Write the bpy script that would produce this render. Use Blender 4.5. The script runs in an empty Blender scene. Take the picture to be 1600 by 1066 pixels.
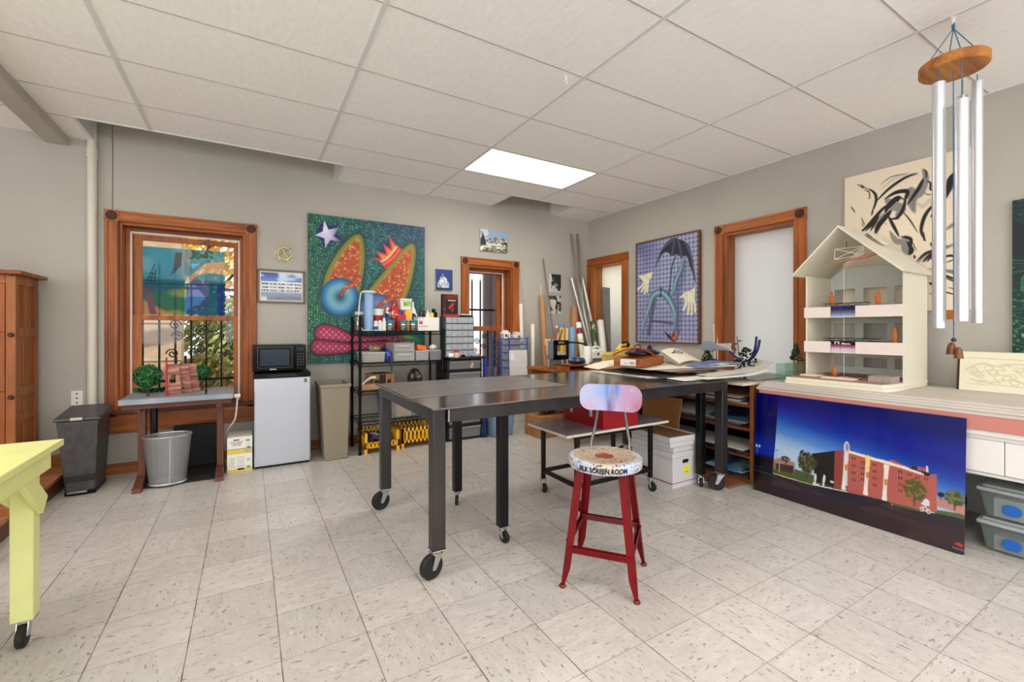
import bpy, bmesh, math, random
import numpy as np
from mathutils import Vector, Matrix
random.seed(7)
SC = bpy.context.scene
COL = SC.collection
PI = math.pi
R = math.radians
# ------------------------------------------------------------------ camera numbers (metres; X along the back wall, Y into the room, Z up)
F, TH, Y0, HC = 692.0, 0.5364, 514.35, 1.219
SN, CS = math.sin(TH), math.cos(TH)
YB, XR, HCEIL = 4.92, 4.20, 2.773
def _pt(px, d, py):
 r = (px - 800) / F * d
 return Vector((r * CS + d * SN, -r * SN + d * CS, HC + (Y0 - py) / F * d))
def atY(px, py, y): return _pt(px, y / (CS - (px - 800) / F * SN), py)      # a measured point on the plane Y = y
def atX(px, py, x): return _pt(px, x / ((px - 800) / F * CS + SN), py)      # ... on the plane X = x
def atZ(px, py, z): return _pt(px, F * (z - HC) / (Y0 - py), py)            # ... at height z
def lin(c):
 out = []
 for v in c[:3]:
  v = v / 255.0
  out.append(v / 12.92 if v <= 0.04045 else ((v + 0.055) / 1.055) ** 2.4)
 return tuple(out)
# ------------------------------------------------------------------ materials
MATS = {}
def mat(name, rgb, rough=0.5, metal=0.0, var=None, bump=None, trans=0.0, alpha=1.0, ior=1.45, emit=None, spec=0.5, coat=0.0, sheen=0.0):
 """var = (rgb2, scale, (sx,sy,sz), lo, hi): second colour mixed in through stretched noise."""
 if name in MATS: return MATS[name]
 m = bpy.data.materials.new(name); m.use_nodes = True
 nt = m.node_tree; N = nt.nodes; L = nt.links
 p = N['Principled BSDF']
 p.inputs['Base Color'].default_value = (*lin(rgb), 1)
 p.inputs['Roughness'].default_value = rough
 p.inputs['Metallic'].default_value = metal
 p.inputs['IOR'].default_value = ior
 p.inputs['Specular IOR Level'].default_value = spec
 p.inputs['Transmission Weight'].default_value = trans
 p.inputs['Alpha'].default_value = alpha
 p.inputs['Coat Weight'].default_value = coat
 p.inputs['Sheen Weight'].default_value = sheen
 if emit:
  p.inputs['Emission Color'].default_value = (*lin(emit[0]), 1)
  p.inputs['Emission Strength'].default_value = emit[1]
 def noise(scale, st, detail=4):
  tc = N.new('ShaderNodeTexCoord'); mp = N.new('ShaderNodeMapping'); mp.inputs['Scale'].default_value = st
  nz = N.new('ShaderNodeTexNoise'); nz.inputs['Scale'].default_value = scale; nz.inputs['Detail'].default_value = detail
  L.new(tc.outputs['Object'], mp.inputs[0]); L.new(mp.outputs[0], nz.inputs['Vector'])
  return nz
 if var:
  rgb2, scale, st, lo, hi = var
  nz = noise(scale, st)
  cr = N.new('ShaderNodeValToRGB')
  cr.color_ramp.elements[0].position = lo; cr.color_ramp.elements[1].position = hi
  cr.color_ramp.elements[0].color = (*lin(rgb), 1); cr.color_ramp.elements[1].color = (*lin(rgb2), 1)
  L.new(nz.outputs['Fac'], cr.inputs[0]); L.new(cr.outputs[0], p.inputs['Base Color'])
 if bump:
  scale, strength, st = bump
  nz = noise(scale, st, 6)
  bp = N.new('ShaderNodeBump'); bp.inputs['Strength'].default_value = strength; bp.inputs['Distance'].default_value = 0.004
  L.new(nz.outputs['Fac'], bp.inputs['Height']); L.new(bp.outputs[0], p.inputs['Normal'])
 MATS[name] = m
 return m
def wood(name, a, b, axis, rough=0.5, scale=9.0, coat=0.05):
 """Grain running along one axis of the object."""
 if name in MATS: return MATS[name]
 m = bpy.data.materials.new(name); m.use_nodes = True
 nt = m.node_tree; N = nt.nodes; L = nt.links; p = N['Principled BSDF']
 st = [1.0, 1.0, 1.0]; st['xyz'.index(axis)] = 0.07
 tc = N.new('ShaderNodeTexCoord'); mp = N.new('ShaderNodeMapping'); mp.inputs['Scale'].default_value = st
 n1 = N.new('ShaderNodeTexNoise'); n1.inputs['Scale'].default_value = scale; n1.inputs['Detail'].default_value = 5; n1.inputs['Distortion'].default_value = 1.2
 n2 = N.new('ShaderNodeTexNoise'); n2.inputs['Scale'].default_value = scale * 9; n2.inputs['Detail'].default_value = 3
 L.new(tc.outputs['Object'], mp.inputs[0]); L.new(mp.outputs[0], n1.inputs['Vector']); L.new(mp.outputs[0], n2.inputs['Vector'])
 cr = N.new('ShaderNodeValToRGB'); cr.color_ramp.elements[0].position = 0.32; cr.color_ramp.elements[1].position = 0.68
 cr.color_ramp.elements[0].color = (*lin(b), 1); cr.color_ramp.elements[1].color = (*lin(a), 1)
 L.new(n1.outputs['Fac'], cr.inputs[0])
 mx = N.new('ShaderNodeMix'); mx.data_type = 'RGBA'; mx.blend_type = 'MULTIPLY'; mx.inputs['Factor'].default_value = 0.35
 c2 = N.new('ShaderNodeValToRGB'); c2.color_ramp.elements[0].position = 0.35; c2.color_ramp.elements[1].position = 0.6
 c2.color_ramp.elements[0].color = (.45, .4, .36, 1)
 L.new(n2.outputs['Fac'], c2.inputs[0]); L.new(cr.outputs[0], mx.inputs['A']); L.new(c2.outputs[0], mx.inputs['B'])
 L.new(mx.outputs['Result'], p.inputs['Base Color'])
 p.inputs['Roughness'].default_value = rough; p.inputs['Coat Weight'].default_value = coat; p.inputs['Coat Roughness'].default_value = 0.25
 MATS[name] = m
 return m
def glass(name, tint=(255, 255, 255), rough=0.0, opacity=0.12):
 """Thin clear sheet: mostly straight-through, with a glossy share."""
 if name in MATS: return MATS[name]
 m = bpy.data.materials.new(name); m.use_nodes = True
 nt = m.node_tree; N = nt.nodes; L = nt.links; N.remove(N['Principled BSDF'])
 t = N.new('ShaderNodeBsdfTransparent'); t.inputs[0].default_value = (*lin(tint), 1)
 g = N.new('ShaderNodeBsdfGlossy'); g.inputs['Roughness'].default_value = max(rough, .02); g.inputs[0].default_value = (1, 1, 1, 1)
 mx = N.new('ShaderNodeMixShader'); mx.inputs[0].default_value = opacity
 L.new(t.outputs[0], mx.inputs[1]); L.new(g.outputs[0], mx.inputs[2]); L.new(mx.outputs[0], N['Material Output'].inputs[0])
 MATS[name] = m
 return m
def cloudy(name, tint, clear=0.5, rough=0.4, transl=0.2):
 """Frosted plastic: part see-through, part diffuse/translucent."""
 if name in MATS: return MATS[name]
 m = bpy.data.materials.new(name); m.use_nodes = True
 nt = m.node_tree; N = nt.nodes; L = nt.links; p = N['Principled BSDF']
 p.inputs['Base Color'].default_value = (*lin(tint), 1); p.inputs['Roughness'].default_value = rough
 t = N.new('ShaderNodeBsdfTransparent'); t.inputs[0].default_value = (*[min(1, .25 + .75 * v) for v in lin(tint)], 1)
 tl = N.new('ShaderNodeBsdfTranslucent'); tl.inputs[0].default_value = (*lin(tint), 1)
 m1 = N.new('ShaderNodeMixShader'); m1.inputs[0].default_value = transl
 m2 = N.new('ShaderNodeMixShader'); m2.inputs[0].default_value = clear
 L.new(p.outputs[0], m1.inputs[1]); L.new(tl.outputs[0], m1.inputs[2])
 L.new(m1.outputs[0], m2.inputs[1]); L.new(t.outputs[0], m2.inputs[2]); L.new(m2.outputs[0], N['Material Output'].inputs[0])
 MATS[name] = m
 return m
def vcol(name, rough=0.5, transl=0.0, clear=0.0, coat=0.0):
 """Pigment stored on the canvas itself (colour attribute 'pigment')."""
 if name in MATS: return MATS[name]
 m = bpy.data.materials.new(name); m.use_nodes = True
 nt = m.node_tree; N = nt.nodes; L = nt.links; p = N['Principled BSDF']
 a = N.new('ShaderNodeAttribute'); a.attribute_name = 'pigment'
 L.new(a.outputs['Color'], p.inputs['Base Color']); p.inputs['Roughness'].default_value = rough; p.inputs['Coat Weight'].default_value = coat
 if transl or clear:
  tl = N.new('ShaderNodeBsdfTranslucent'); L.new(a.outputs['Color'], tl.inputs[0])
  t = N.new('ShaderNodeBsdfTransparent'); L.new(a.outputs['Color'], t.inputs[0])
  m1 = N.new('ShaderNodeMixShader'); m1.inputs[0].default_value = transl
  m2 = N.new('ShaderNodeMixShader'); m2.inputs[0].default_value = clear
  L.new(p.outputs[0], m1.inputs[1]); L.new(tl.outputs[0], m1.inputs[2]); L.new(m1.outputs[0], m2.inputs[1]); L.new(t.outputs[0], m2.inputs[2])
  L.new(m2.outputs[0], N['Material Output'].inputs[0])
 MATS[name] = m
 return m
# ------------------------------------------------------------------ objects
def tag(o, label=None, cat=None, group=None, kind=None):
 if label: o['label'] = label
 if cat: o['category'] = cat
 if group: o['group'] = group
 if kind: o['kind'] = kind
 return o
def thing(name, label, cat, loc=(0, 0, 0), rz=0.0, group=None, rot=None):
 o = bpy.data.objects.new(name, None); COL.objects.link(o)
 o.empty_display_size = 0.05
 o.location = loc; o.rotation_euler = rot if rot else (0, 0, rz)
 return tag(o, label, cat, group)
def struct(name, loc=(0, 0, 0)):
 o = bpy.data.objects.new(name, None); COL.objects.link(o); o.location = loc; o['kind'] = 'structure'
 return o
def wm(o):
 M = o.matrix_basis.copy()
 while o.parent is not None:
  o = o.parent; M = o.matrix_basis @ M
 return M
def basis(o):
 return Matrix.LocRotScale(o.location, o.rotation_euler, o.scale)
def wmx(o):
 M = basis(o)
 while o.parent is not None:
  o = o.parent; M = basis(o) @ M
 return M
def dup(root, loc=None, rz=None, label=None, group=None, rot=None):
 r = root.copy(); COL.objects.link(r)
 if loc is not None: r.location = loc
 if rz is not None: r.rotation_euler = (0, 0, rz)
 if rot is not None: r.rotation_euler = rot
 if label: r['label'] = label
 if group: r['group'] = group
 for ch in list(root.children):
  c = ch.copy(); COL.objects.link(c); c.parent = r
  for g in list(ch.children):
   d = g.copy(); COL.objects.link(d); d.parent = c
 return r
class B:
 """Collects simple solids into one mesh."""
 def __init__(s): s.v = []; s.f = []; s.m = []; s.M = None
 def _add(s, vs, fs, m=0):
  n = len(s.v)
  if s.M is not None: vs = [s.M @ Vector(v) for v in vs]
  s.v += [tuple(v) for v in vs]; s.f += [tuple(i + n for i in f) for f in fs]; s.m += [m] * len(fs)
  return s
 def box(s, a, b, m=0):
  x0, x1 = sorted((a[0], b[0])); y0, y1 = sorted((a[1], b[1])); z0, z1 = sorted((a[2], b[2]))
  return s._add([(x0, y0, z0), (x1, y0, z0), (x1, y1, z0), (x0, y1, z0), (x0, y0, z1), (x1, y0, z1), (x1, y1, z1), (x0, y1, z1)],
                      [(0, 3, 2, 1), (4, 5, 6, 7), (0, 1, 5, 4), (1, 2, 6, 5), (2, 3, 7, 6), (3, 0, 4, 7)], m)
 def frustum(s, a, b, m=0, cap=True):
  """a, b = (x0,y0,x1,y1,z) bottom and top rectangles."""
  vs = []
  for (x0, y0, x1, y1, z) in (a, b): vs += [(x0, y0, z), (x1, y0, z), (x1, y1, z), (x0, y1, z)]
  fs = [(0, 1, 5, 4), (1, 2, 6, 5), (2, 3, 7, 6), (3, 0, 4, 7), (0, 3, 2, 1)]
  if cap: fs.append((4, 5, 6, 7))
  return s._add(vs, fs, m)
 def hexa(s, vs, m=0):
  return s._add(vs, [(0, 3, 2, 1), (4, 5, 6, 7), (0, 1, 5, 4), (1, 2, 6, 5), (2, 3, 7, 6), (3, 0, 4, 7)], m)
 def rod(s, p, q, r, r2=None, n=12, m=0, cap=True):
  p, q = Vector(p), Vector(q); r2 = r if r2 is None else r2
  d = (q - p).normalized(); a = d.orthogonal().normalized(); b = d.cross(a)
  vs = []
  for c, rr in ((p, r), (q, r2)):
   for i in range(n):
    t = 2 * PI * i / n; vs.append(c + a * (rr * math.cos(t)) + b * (rr * math.sin(t)))
  fs = [(i, (i + 1) % n, n + (i + 1) % n, n + i) for i in range(n)]
  if cap: fs += [tuple(reversed(range(n))), tuple(range(n, 2 * n))]
  return s._add(vs, fs, m)
 def beam(s, p, q, w, h, m=0, up=(0, 0, 1)):
  """Rectangular bar from p to q, w across, h along 'up'."""
  p, q = Vector(p), Vector(q); d = (q - p).normalized(); u = Vector(up)
  a = d.cross(u); a = a.normalized() if a.length > 1e-6 else Vector((1, 0, 0)); u = a.cross(d).normalized()
  vs = []
  for c in (p, q):
   vs += [c - a * w / 2 - u * h / 2, c + a * w / 2 - u * h / 2, c + a * w / 2 + u * h / 2, c - a * w / 2 + u * h / 2]
  return s._add(vs, [(0, 1, 5, 4), (1, 2, 6, 5), (2, 3, 7, 6), (3, 0, 4, 7), (3, 2, 1, 0), (4, 5, 6, 7)], m)
 def tube(s, pts, r, n=8, m=0, cap=True):
  pts = [Vector(p) for p in pts]; rs = r if isinstance(r, (list, tuple)) else [r] * len(pts)
  vs, fs = [], []; a = None
  for i, p in enumerate(pts):
   d = (pts[min(i + 1, len(pts) - 1)] - pts[max(i - 1, 0)]).normalized()
   a = d.orthogonal().normalized() if a is None else (a - d * a.dot(d)).normalized()
   b = d.cross(a)
   for k in range(n):
    t = 2 * PI * k / n; vs.append(p + a * (rs[i] * math.cos(t)) + b * (rs[i] * math.sin(t)))
  for i in range(len(pts) - 1):
   for k in range(n):
    fs.append((i * n + k, i * n + (k + 1) % n, (i + 1) * n + (k + 1) % n, (i + 1) * n + k))
  if cap: fs += [tuple(reversed(range(n))), tuple(range((len(pts) - 1) * n, len(pts) * n))]
  return s._add(vs, fs, m)
 def lathe(s, prof, c=(0, 0, 0), n=24, m=0, axis='z', sx=1.0, sy=1.0):
  c = Vector(c); vs, fs = [], []
  for r, z in prof:
   for i in range(n):
    t = 2 * PI * i / n; x, y = r * math.cos(t) * sx, r * math.sin(t) * sy
    vs.append(c + Vector({'z': (x, y, z), 'x': (z, x, y), 'y': (y, z, x)}[axis]))
  k = len(prof)
  for j in range(k - 1):
   for i in range(n):
    fs.append((j * n + i, j * n + (i + 1) % n, (j + 1) * n + (i + 1) % n, (j + 1) * n + i))
  if prof[0][0] > 1e-6: fs.append(tuple(reversed(range(n))))
  if prof[-1][0] > 1e-6: fs.append(tuple(range((k - 1) * n, k * n)))
  return s._add(vs, fs, m)
 def ball(s, c, r, m=0, n=12, sq=(1, 1, 1)):
  k = max(4, n // 2); prof = [(max(1e-4, math.sin(PI * j / k)), -math.cos(PI * j / k)) for j in range(k + 1)]
  c = Vector(c); vs, fs = [], []
  for rr, z in prof:
   for i in range(n):
    t = 2 * PI * i / n; vs.append(c + Vector((r * rr * math.cos(t) * sq[0], r * rr * math.sin(t) * sq[1], r * z * sq[2])))
  for j in range(k):
   for i in range(n): fs.append((j * n + i, j * n + (i + 1) % n, (j + 1) * n + (i + 1) % n, (j + 1) * n + i))
  return s._add(vs, fs, m)
 def prism(s, poly, o, u, v, w, m=0):
  """poly of (a,b) in the plane o + a u + b v, thickened along the vector w."""
  o, u, v, w = Vector(o), Vector(u), Vector(v), Vector(w); n = len(poly)
  vs = [o + u * a + v * b for a, b in poly] + [o + u * a + v * b + w for a, b in poly]
  fs = [tuple(reversed(range(n))), tuple(range(n, 2 * n))] + [(i, (i + 1) % n, n + (i + 1) % n, n + i) for i in range(n)]
  return s._add(vs, fs, m)
 def plate(s, c, u, v, hw, hh, rad, t, m=0, seg=5):
  """Rounded-corner plate centred at c, half sizes hw, hh, thickness t along u x v."""
  u, v = Vector(u).normalized(), Vector(v).normalized(); w = u.cross(v) * t; poly = []
  for cx, cy, a0 in ((hw - rad, hh - rad, 0), (-hw + rad, hh - rad, 90), (-hw + rad, -hh + rad, 180), (hw - rad, -hh + rad, 270)):
   for i in range(seg + 1):
    a = R(a0 + 90 * i / seg); poly.append((cx + rad * math.cos(a), cy + rad * math.sin(a)))
  return s.prism(poly, c, u, v, w, m)
 def sheet(s, fn, nu, nv, t, m=0):
  """Curved sheet: fn(a,b)->point, thickness t downwards."""
  vs, fs = [], []
  for k in (0, 1):
   for i in range(nu + 1):
    for j in range(nv + 1):
     p = Vector(fn(i / nu, j / nv)); vs.append(p - Vector((0, 0, t * k)))
  q = (nu + 1) * (nv + 1); ix = lambda i, j, k: k * q + i * (nv + 1) + j
  for i in range(nu):
   for j in range(nv):
    fs.append((ix(i, j, 0), ix(i + 1, j, 0), ix(i + 1, j + 1, 0), ix(i, j + 1, 0)))
    fs.append((ix(i, j + 1, 1), ix(i + 1, j + 1, 1), ix(i + 1, j, 1), ix(i, j, 1)))
  for i in range(nu):
   for j in (0, nv): fs.append((ix(i, j, 0), ix(i, j, 1), ix(i + 1, j, 1), ix(i + 1, j, 0)))
  for j in range(nv):
   for i in (0, nu): fs.append((ix(i, j, 0), ix(i, j + 1, 0), ix(i, j + 1, 1), ix(i, j, 1)))
  return s._add(vs, fs, m)
 def text(s, body, size, o, u, v, lift=0.0008, m=0, align='CENTER', warp=None, maxw=None, bold=0.0):
  """Lettering lying in the plane o + u, v."""
  cu = bpy.data.curves.new('t', 'FONT'); cu.body = body; cu.size = size; cu.offset = bold; cu.align_x = align; cu.align_y = 'CENTER'; cu.resolution_u = 3
  ob = bpy.data.objects.new('t', cu); COL.objects.link(ob)
  dg = bpy.context.evaluated_depsgraph_get(); me = bpy.data.meshes.new_from_object(ob.evaluated_get(dg))
  vs = [w.co.copy() for w in me.vertices]; fs = [tuple(p.vertices) for p in me.polygons]
  bpy.data.objects.remove(ob); bpy.data.curves.remove(cu); bpy.data.meshes.remove(me)
  if not vs: return s
  if maxw:
   w = max(q.x for q in vs) - min(q.x for q in vs)
   if w > maxw: vs = [Vector((q.x * maxw / w, q.y, 0)) for q in vs]
  if warp: out = [warp(q.x, q.y) for q in vs]
  else:
   o, u, v = Vector(o), Vector(u).normalized(), Vector(v).normalized(); n = u.cross(v)
   out = [o + u * q.x + v * q.y + n * lift for q in vs]
  return s._add(out, fs, m)
 def build(s, name, mats, parent=None, bev=0.0, smooth=True, world=True, origin=None, seg=2, label=None, subsurf=0, loc=None, ang=35):
  mats = mats if isinstance(mats, (list, tuple)) else [mats]
  vs = [Vector(v) for v in s.v]
  if parent is not None and world:
   inv = wmx(parent).inverted(); vs = [inv @ v for v in vs]
  o = None
  if parent is None and origin is None and world:
   xs = [v.x for v in vs]; ys = [v.y for v in vs]; zs = [v.z for v in vs]
   origin = ((min(xs) + max(xs)) / 2, (min(ys) + max(ys)) / 2, min(zs))
  if origin is not None and parent is None:
   q = Vector(origin); vs = [v - q for v in vs]
  me = bpy.data.meshes.new(name); me.from_pydata([tuple(v) for v in vs], [], s.f)
  for x in mats: me.materials.append(x)
  me.polygons.foreach_set('material_index', s.m)
  me.update()
  bm = bmesh.new(); bm.from_mesh(me); bmesh.ops.recalc_face_normals(bm, faces=bm.faces); bm.to_mesh(me); bm.free()
  if smooth:
   me.shade_smooth(); me.set_sharp_from_angle(angle=R(ang))
  o = bpy.data.objects.new(name, me); COL.objects.link(o)
  if parent is not None: o.parent = parent
  elif origin is not None: o.location = origin
  if loc is not None: o.location = loc
  if bev:
   b = o.modifiers.new('edge', 'BEVEL'); b.width = bev; b.segments = seg; b.limit_method = 'ANGLE'; b.angle_limit = R(40); b.harden_normals = False
  if subsurf:
   q = o.modifiers.new('sub', 'SUBSURF'); q.levels = subsurf; q.render_levels = subsurf
  if label: o['label'] = label
  return o
def box_thing(name, label, cat, a, b, m, bev=0.003, group=None):
 return tag(B().box(a, b).build(name, m, bev=bev), label, cat, group)
# ------------------------------------------------------------------ pigment on canvas (evaluated on a fine grid, stored per vertex)
def rnd(ix, iy, k=0):
 h = np.sin(ix * 127.1 + iy * 311.7 + k * 74.7) * 43758.5453
 return h - np.floor(h)
def vnoise(x, y, k=0):
 ix, iy = np.floor(x), np.floor(y); fx, fy = x - ix, y - iy
 fx = fx * fx * (3 - 2 * fx); fy = fy * fy * (3 - 2 * fy)
 return (rnd(ix, iy, k) * (1 - fx) + rnd(ix + 1, iy, k) * fx) * (1 - fy) + (rnd(ix, iy + 1, k) * (1 - fx) + rnd(ix + 1, iy + 1, k) * fx) * fy
def cells(x, y, jit=0.8):
 """Distance to nearest and second nearest jittered cell centre, and a random number per cell."""
 ix, iy = np.floor(x), np.floor(y); d1 = np.full(x.shape, 9.0); d2 = d1.copy(); idv = np.zeros(x.shape)
 for a in (-1, 0, 1):
  for b in (-1, 0, 1):
   cx, cy = ix + a, iy + b
   px = cx + .5 + jit * (rnd(cx, cy, 1) - .5); py = cy + .5 + jit * (rnd(cx, cy, 2) - .5)
   d = np.hypot(x - px, y - py); near = d < d1
   d2 = np.where(near, d1, np.minimum(d2, d)); idv = np.where(near, rnd(cx, cy, 3), idv); d1 = np.minimum(d1, d)
 return d1, d2, idv
def sstep(a, b, x):
 t = np.clip((x - a) / (b - a), 0, 1); return t * t * (3 - 2 * t)
def inpoly(x, y, P):
 ins = np.zeros(x.shape, bool); n = len(P)
 for i in range(n):
  x1, y1 = P[i]; x2, y2 = P[(i + 1) % n]
  if y1 == y2: continue
  c = ((y1 > y) != (y2 > y)) & (x < (x2 - x1) * (y - y1) / (y2 - y1) + x1); ins ^= c
 return ins
def dline(x, y, P, closed=False):
 d = np.full(x.shape, 1e9); s = np.zeros(x.shape); n = len(P); m = n if closed else n - 1
 for i in range(m):
  x1, y1 = P[i]; x2, y2 = P[(i + 1) % n]; dx, dy = x2 - x1, y2 - y1; L2 = dx * dx + dy * dy + 1e-12
  t = np.clip(((x - x1) * dx + (y - y1) * dy) / L2, 0, 1); q = np.hypot(x - x1 - t * dx, y - y1 - t * dy)
  near = q < d; s = np.where(near, (i + t) / m, s); d = np.minimum(d, q)
 return d, s
def curve(P, k=8):
 """Catmull-Rom through the points."""
 out = []; n = len(P)
 for i in range(n - 1):
  p0, p1, p2, p3 = P[max(i - 1, 0)], P[i], P[i + 1], P[min(i + 2, n - 1)]
  for j in range(k):
   t = j / k
   out.append(tuple(.5 * ((2 * p1[c]) + (-p0[c] + p2[c]) * t + (2 * p0[c] - 5 * p1[c] + 4 * p2[c] - p3[c]) * t * t + (-p0[c] + 3 * p1[c] - 3 * p2[c] + p3[c]) * t ** 3) for c in range(len(p1))))
 out.append(tuple(P[-1])); return out
class Paint:
 """Canvas in its own coordinates: x right 0..1, y DOWN 0..1 (aspect-corrected: x in 0..w/h)."""
 def __init__(s, w, h, n):
  s.h = h; s.w = w; s.ny = n; s.nx = max(2, int(n * w / h)); s.asp = w / h
  x = np.linspace(0, w / h, s.nx + 1); y = np.linspace(0, 1, s.ny + 1); s.x, s.y = np.meshgrid(x, y)
  s.im = np.ones(s.x.shape + (3,)); s.px = 1.0 / n
 def over(s, col, a):
  c = np.array(lin(col)) if not isinstance(col, np.ndarray) else col
  a = np.clip(a, 0, 1)[..., None]; s.im = s.im * (1 - a) + c * a
 def poly(s, P, col, soft=0.0, close=0):
  m = inpoly(s.x, s.y, P)
  if soft: d, _ = dline(s.x, s.y, P, True); sd = np.where(m, d, -d); s.over(col, sstep(-soft, soft, sd))
  else: s.over(col, m.astype(float))
 def stroke(s, P, w, col, soft=None, a=1.0, taper=False, k=8):
  P = curve(P, k) if k else P
  d, t = dline(s.x, s.y, P); soft = s.px if soft is None else soft
  ww = w * (np.sin(np.clip(t, 0.02, .98) * PI) ** .6) if taper else w
  s.over(col, a * (1 - sstep(-soft, soft, d - ww)))
 def ell(s, cx, cy, rx, ry, col, soft=0.02, ang=0, a=1.0):
  c, n = math.cos(ang), math.sin(ang); X, Y = s.x - cx, s.y - cy
  q = np.hypot((X * c + Y * n) / rx, (-X * n + Y * c) / ry); s.over(col, a * (1 - sstep(1 - soft, 1 + soft, q)))
 def mesh(s, name, o, u, v, mats, parent=None, thick=0.0, tdir=None, origin=None, warp=None):
  """o = top-left corner, u = unit right, v = unit down."""
  o, u, v = Vector(o), Vector(u), Vector(v)
  X = (s.x * s.h).ravel(); Y = (s.y * s.h).ravel()
  co = np.array(o)[None] + X[:, None] * np.array(u)[None] + Y[:, None] * np.array(v)[None]
  nxp = s.nx + 1; n0 = len(co)
  i, j = np.meshgrid(np.arange(s.nx), np.arange(s.ny)); a = (j * nxp + i).ravel()
  fs = np.stack([a, a + nxp, a + nxp + 1, a + 1], 1).tolist(); mi = [0] * len(fs)
  vs = co.tolist()
  if thick:
   w = Vector(tdir) * thick
   c = [o, o + u * s.w, o + u * s.w + v * s.h, o + v * s.h]; k = len(vs)
   e = (u + v).normalized() * 0
   vs += [tuple(p) for p in c] + [tuple(p + w) for p in c]
   fs += [[k, k + 1, k + 5, k + 4], [k + 1, k + 2, k + 6, k + 5], [k + 2, k + 3, k + 7, k + 6], [k + 3, k, k + 4, k + 7], [k + 4, k + 5, k + 6, k + 7]]
   mi += [1] * 5
  if warp: vs = [tuple(warp(Vector(p))) for p in vs]
  if parent is not None:
   inv = wmx(parent).inverted(); vs = [tuple(inv @ Vector(p)) for p in vs]
  elif origin is None:
   origin = o + u * s.w / 2 + v * s.h
  if parent is None:
   q = Vector(origin); vs = [(p[0] - q.x, p[1] - q.y, p[2] - q.z) for p in vs]
  me = bpy.data.meshes.new(name); me.from_pydata(vs, [], fs)
  for m in (mats if isinstance(mats, (list, tuple)) else [mats]): me.materials.append(m)
  me.polygons.foreach_set('material_index', mi); me.update()
  at = me.color_attributes.new('pigment', 'FLOAT_COLOR', 'POINT')
  cc = np.ones((len(vs), 4)); cc[:n0, :3] = s.im.reshape(-1, 3); cc[n0:, :3] = s.im[0, 0]
  at.data.foreach_set('color', cc.ravel())
  ob = bpy.data.objects.new(name, me); COL.objects.link(ob)
  if parent is not None: ob.parent = parent
  else: ob.location = origin
  return ob
# ================================================================== MATERIALS
WA, WB = (194, 108, 34), (126, 58, 14)                 # orange pine trim
for ax in 'xyz': wood('pine_' + ax, WA, WB, ax)
for ax in 'xyz': wood('cab_' + ax, (190, 114, 44), (136, 72, 24), ax)
for ax in 'xyz': wood('dark_' + ax, (120, 66, 42), (78, 40, 26), ax, rough=.5)
WHITE = mat('white_paint', (236, 233, 226), .5)
BLACK = mat('black_metal', (10, 10, 11), .45, .0, spec=.2)
BLACKP = mat('black_plastic', (9, 9, 10), .3, spec=.2)
RUBBER = mat('black_rubber', (28, 28, 29), .65)
CHROME = mat('bright_zinc', (200, 200, 198), .28, 1.0)
DKIN = mat('dark_inside', (30, 27, 25), .8)  # painted shade for the insides of tube ends and model openings
PAPER = mat('white_paper', (240, 237, 230), .7)
KRAFT = mat('kraft_card', (176, 124, 74), .8, var=((158, 106, 62), 14, (1, 1, 1), .35, .65))
INK = mat('black_ink', (24, 24, 26), .6)
def wall_material():
 m = mat('wall_paint', (186, 182, 171), .75, var=((178, 174, 165), 1.3, (1, 1, 1), .35, .7), bump=(55, .12, (1, 1, 1)))
 return m
WALL = wall_material()
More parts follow.
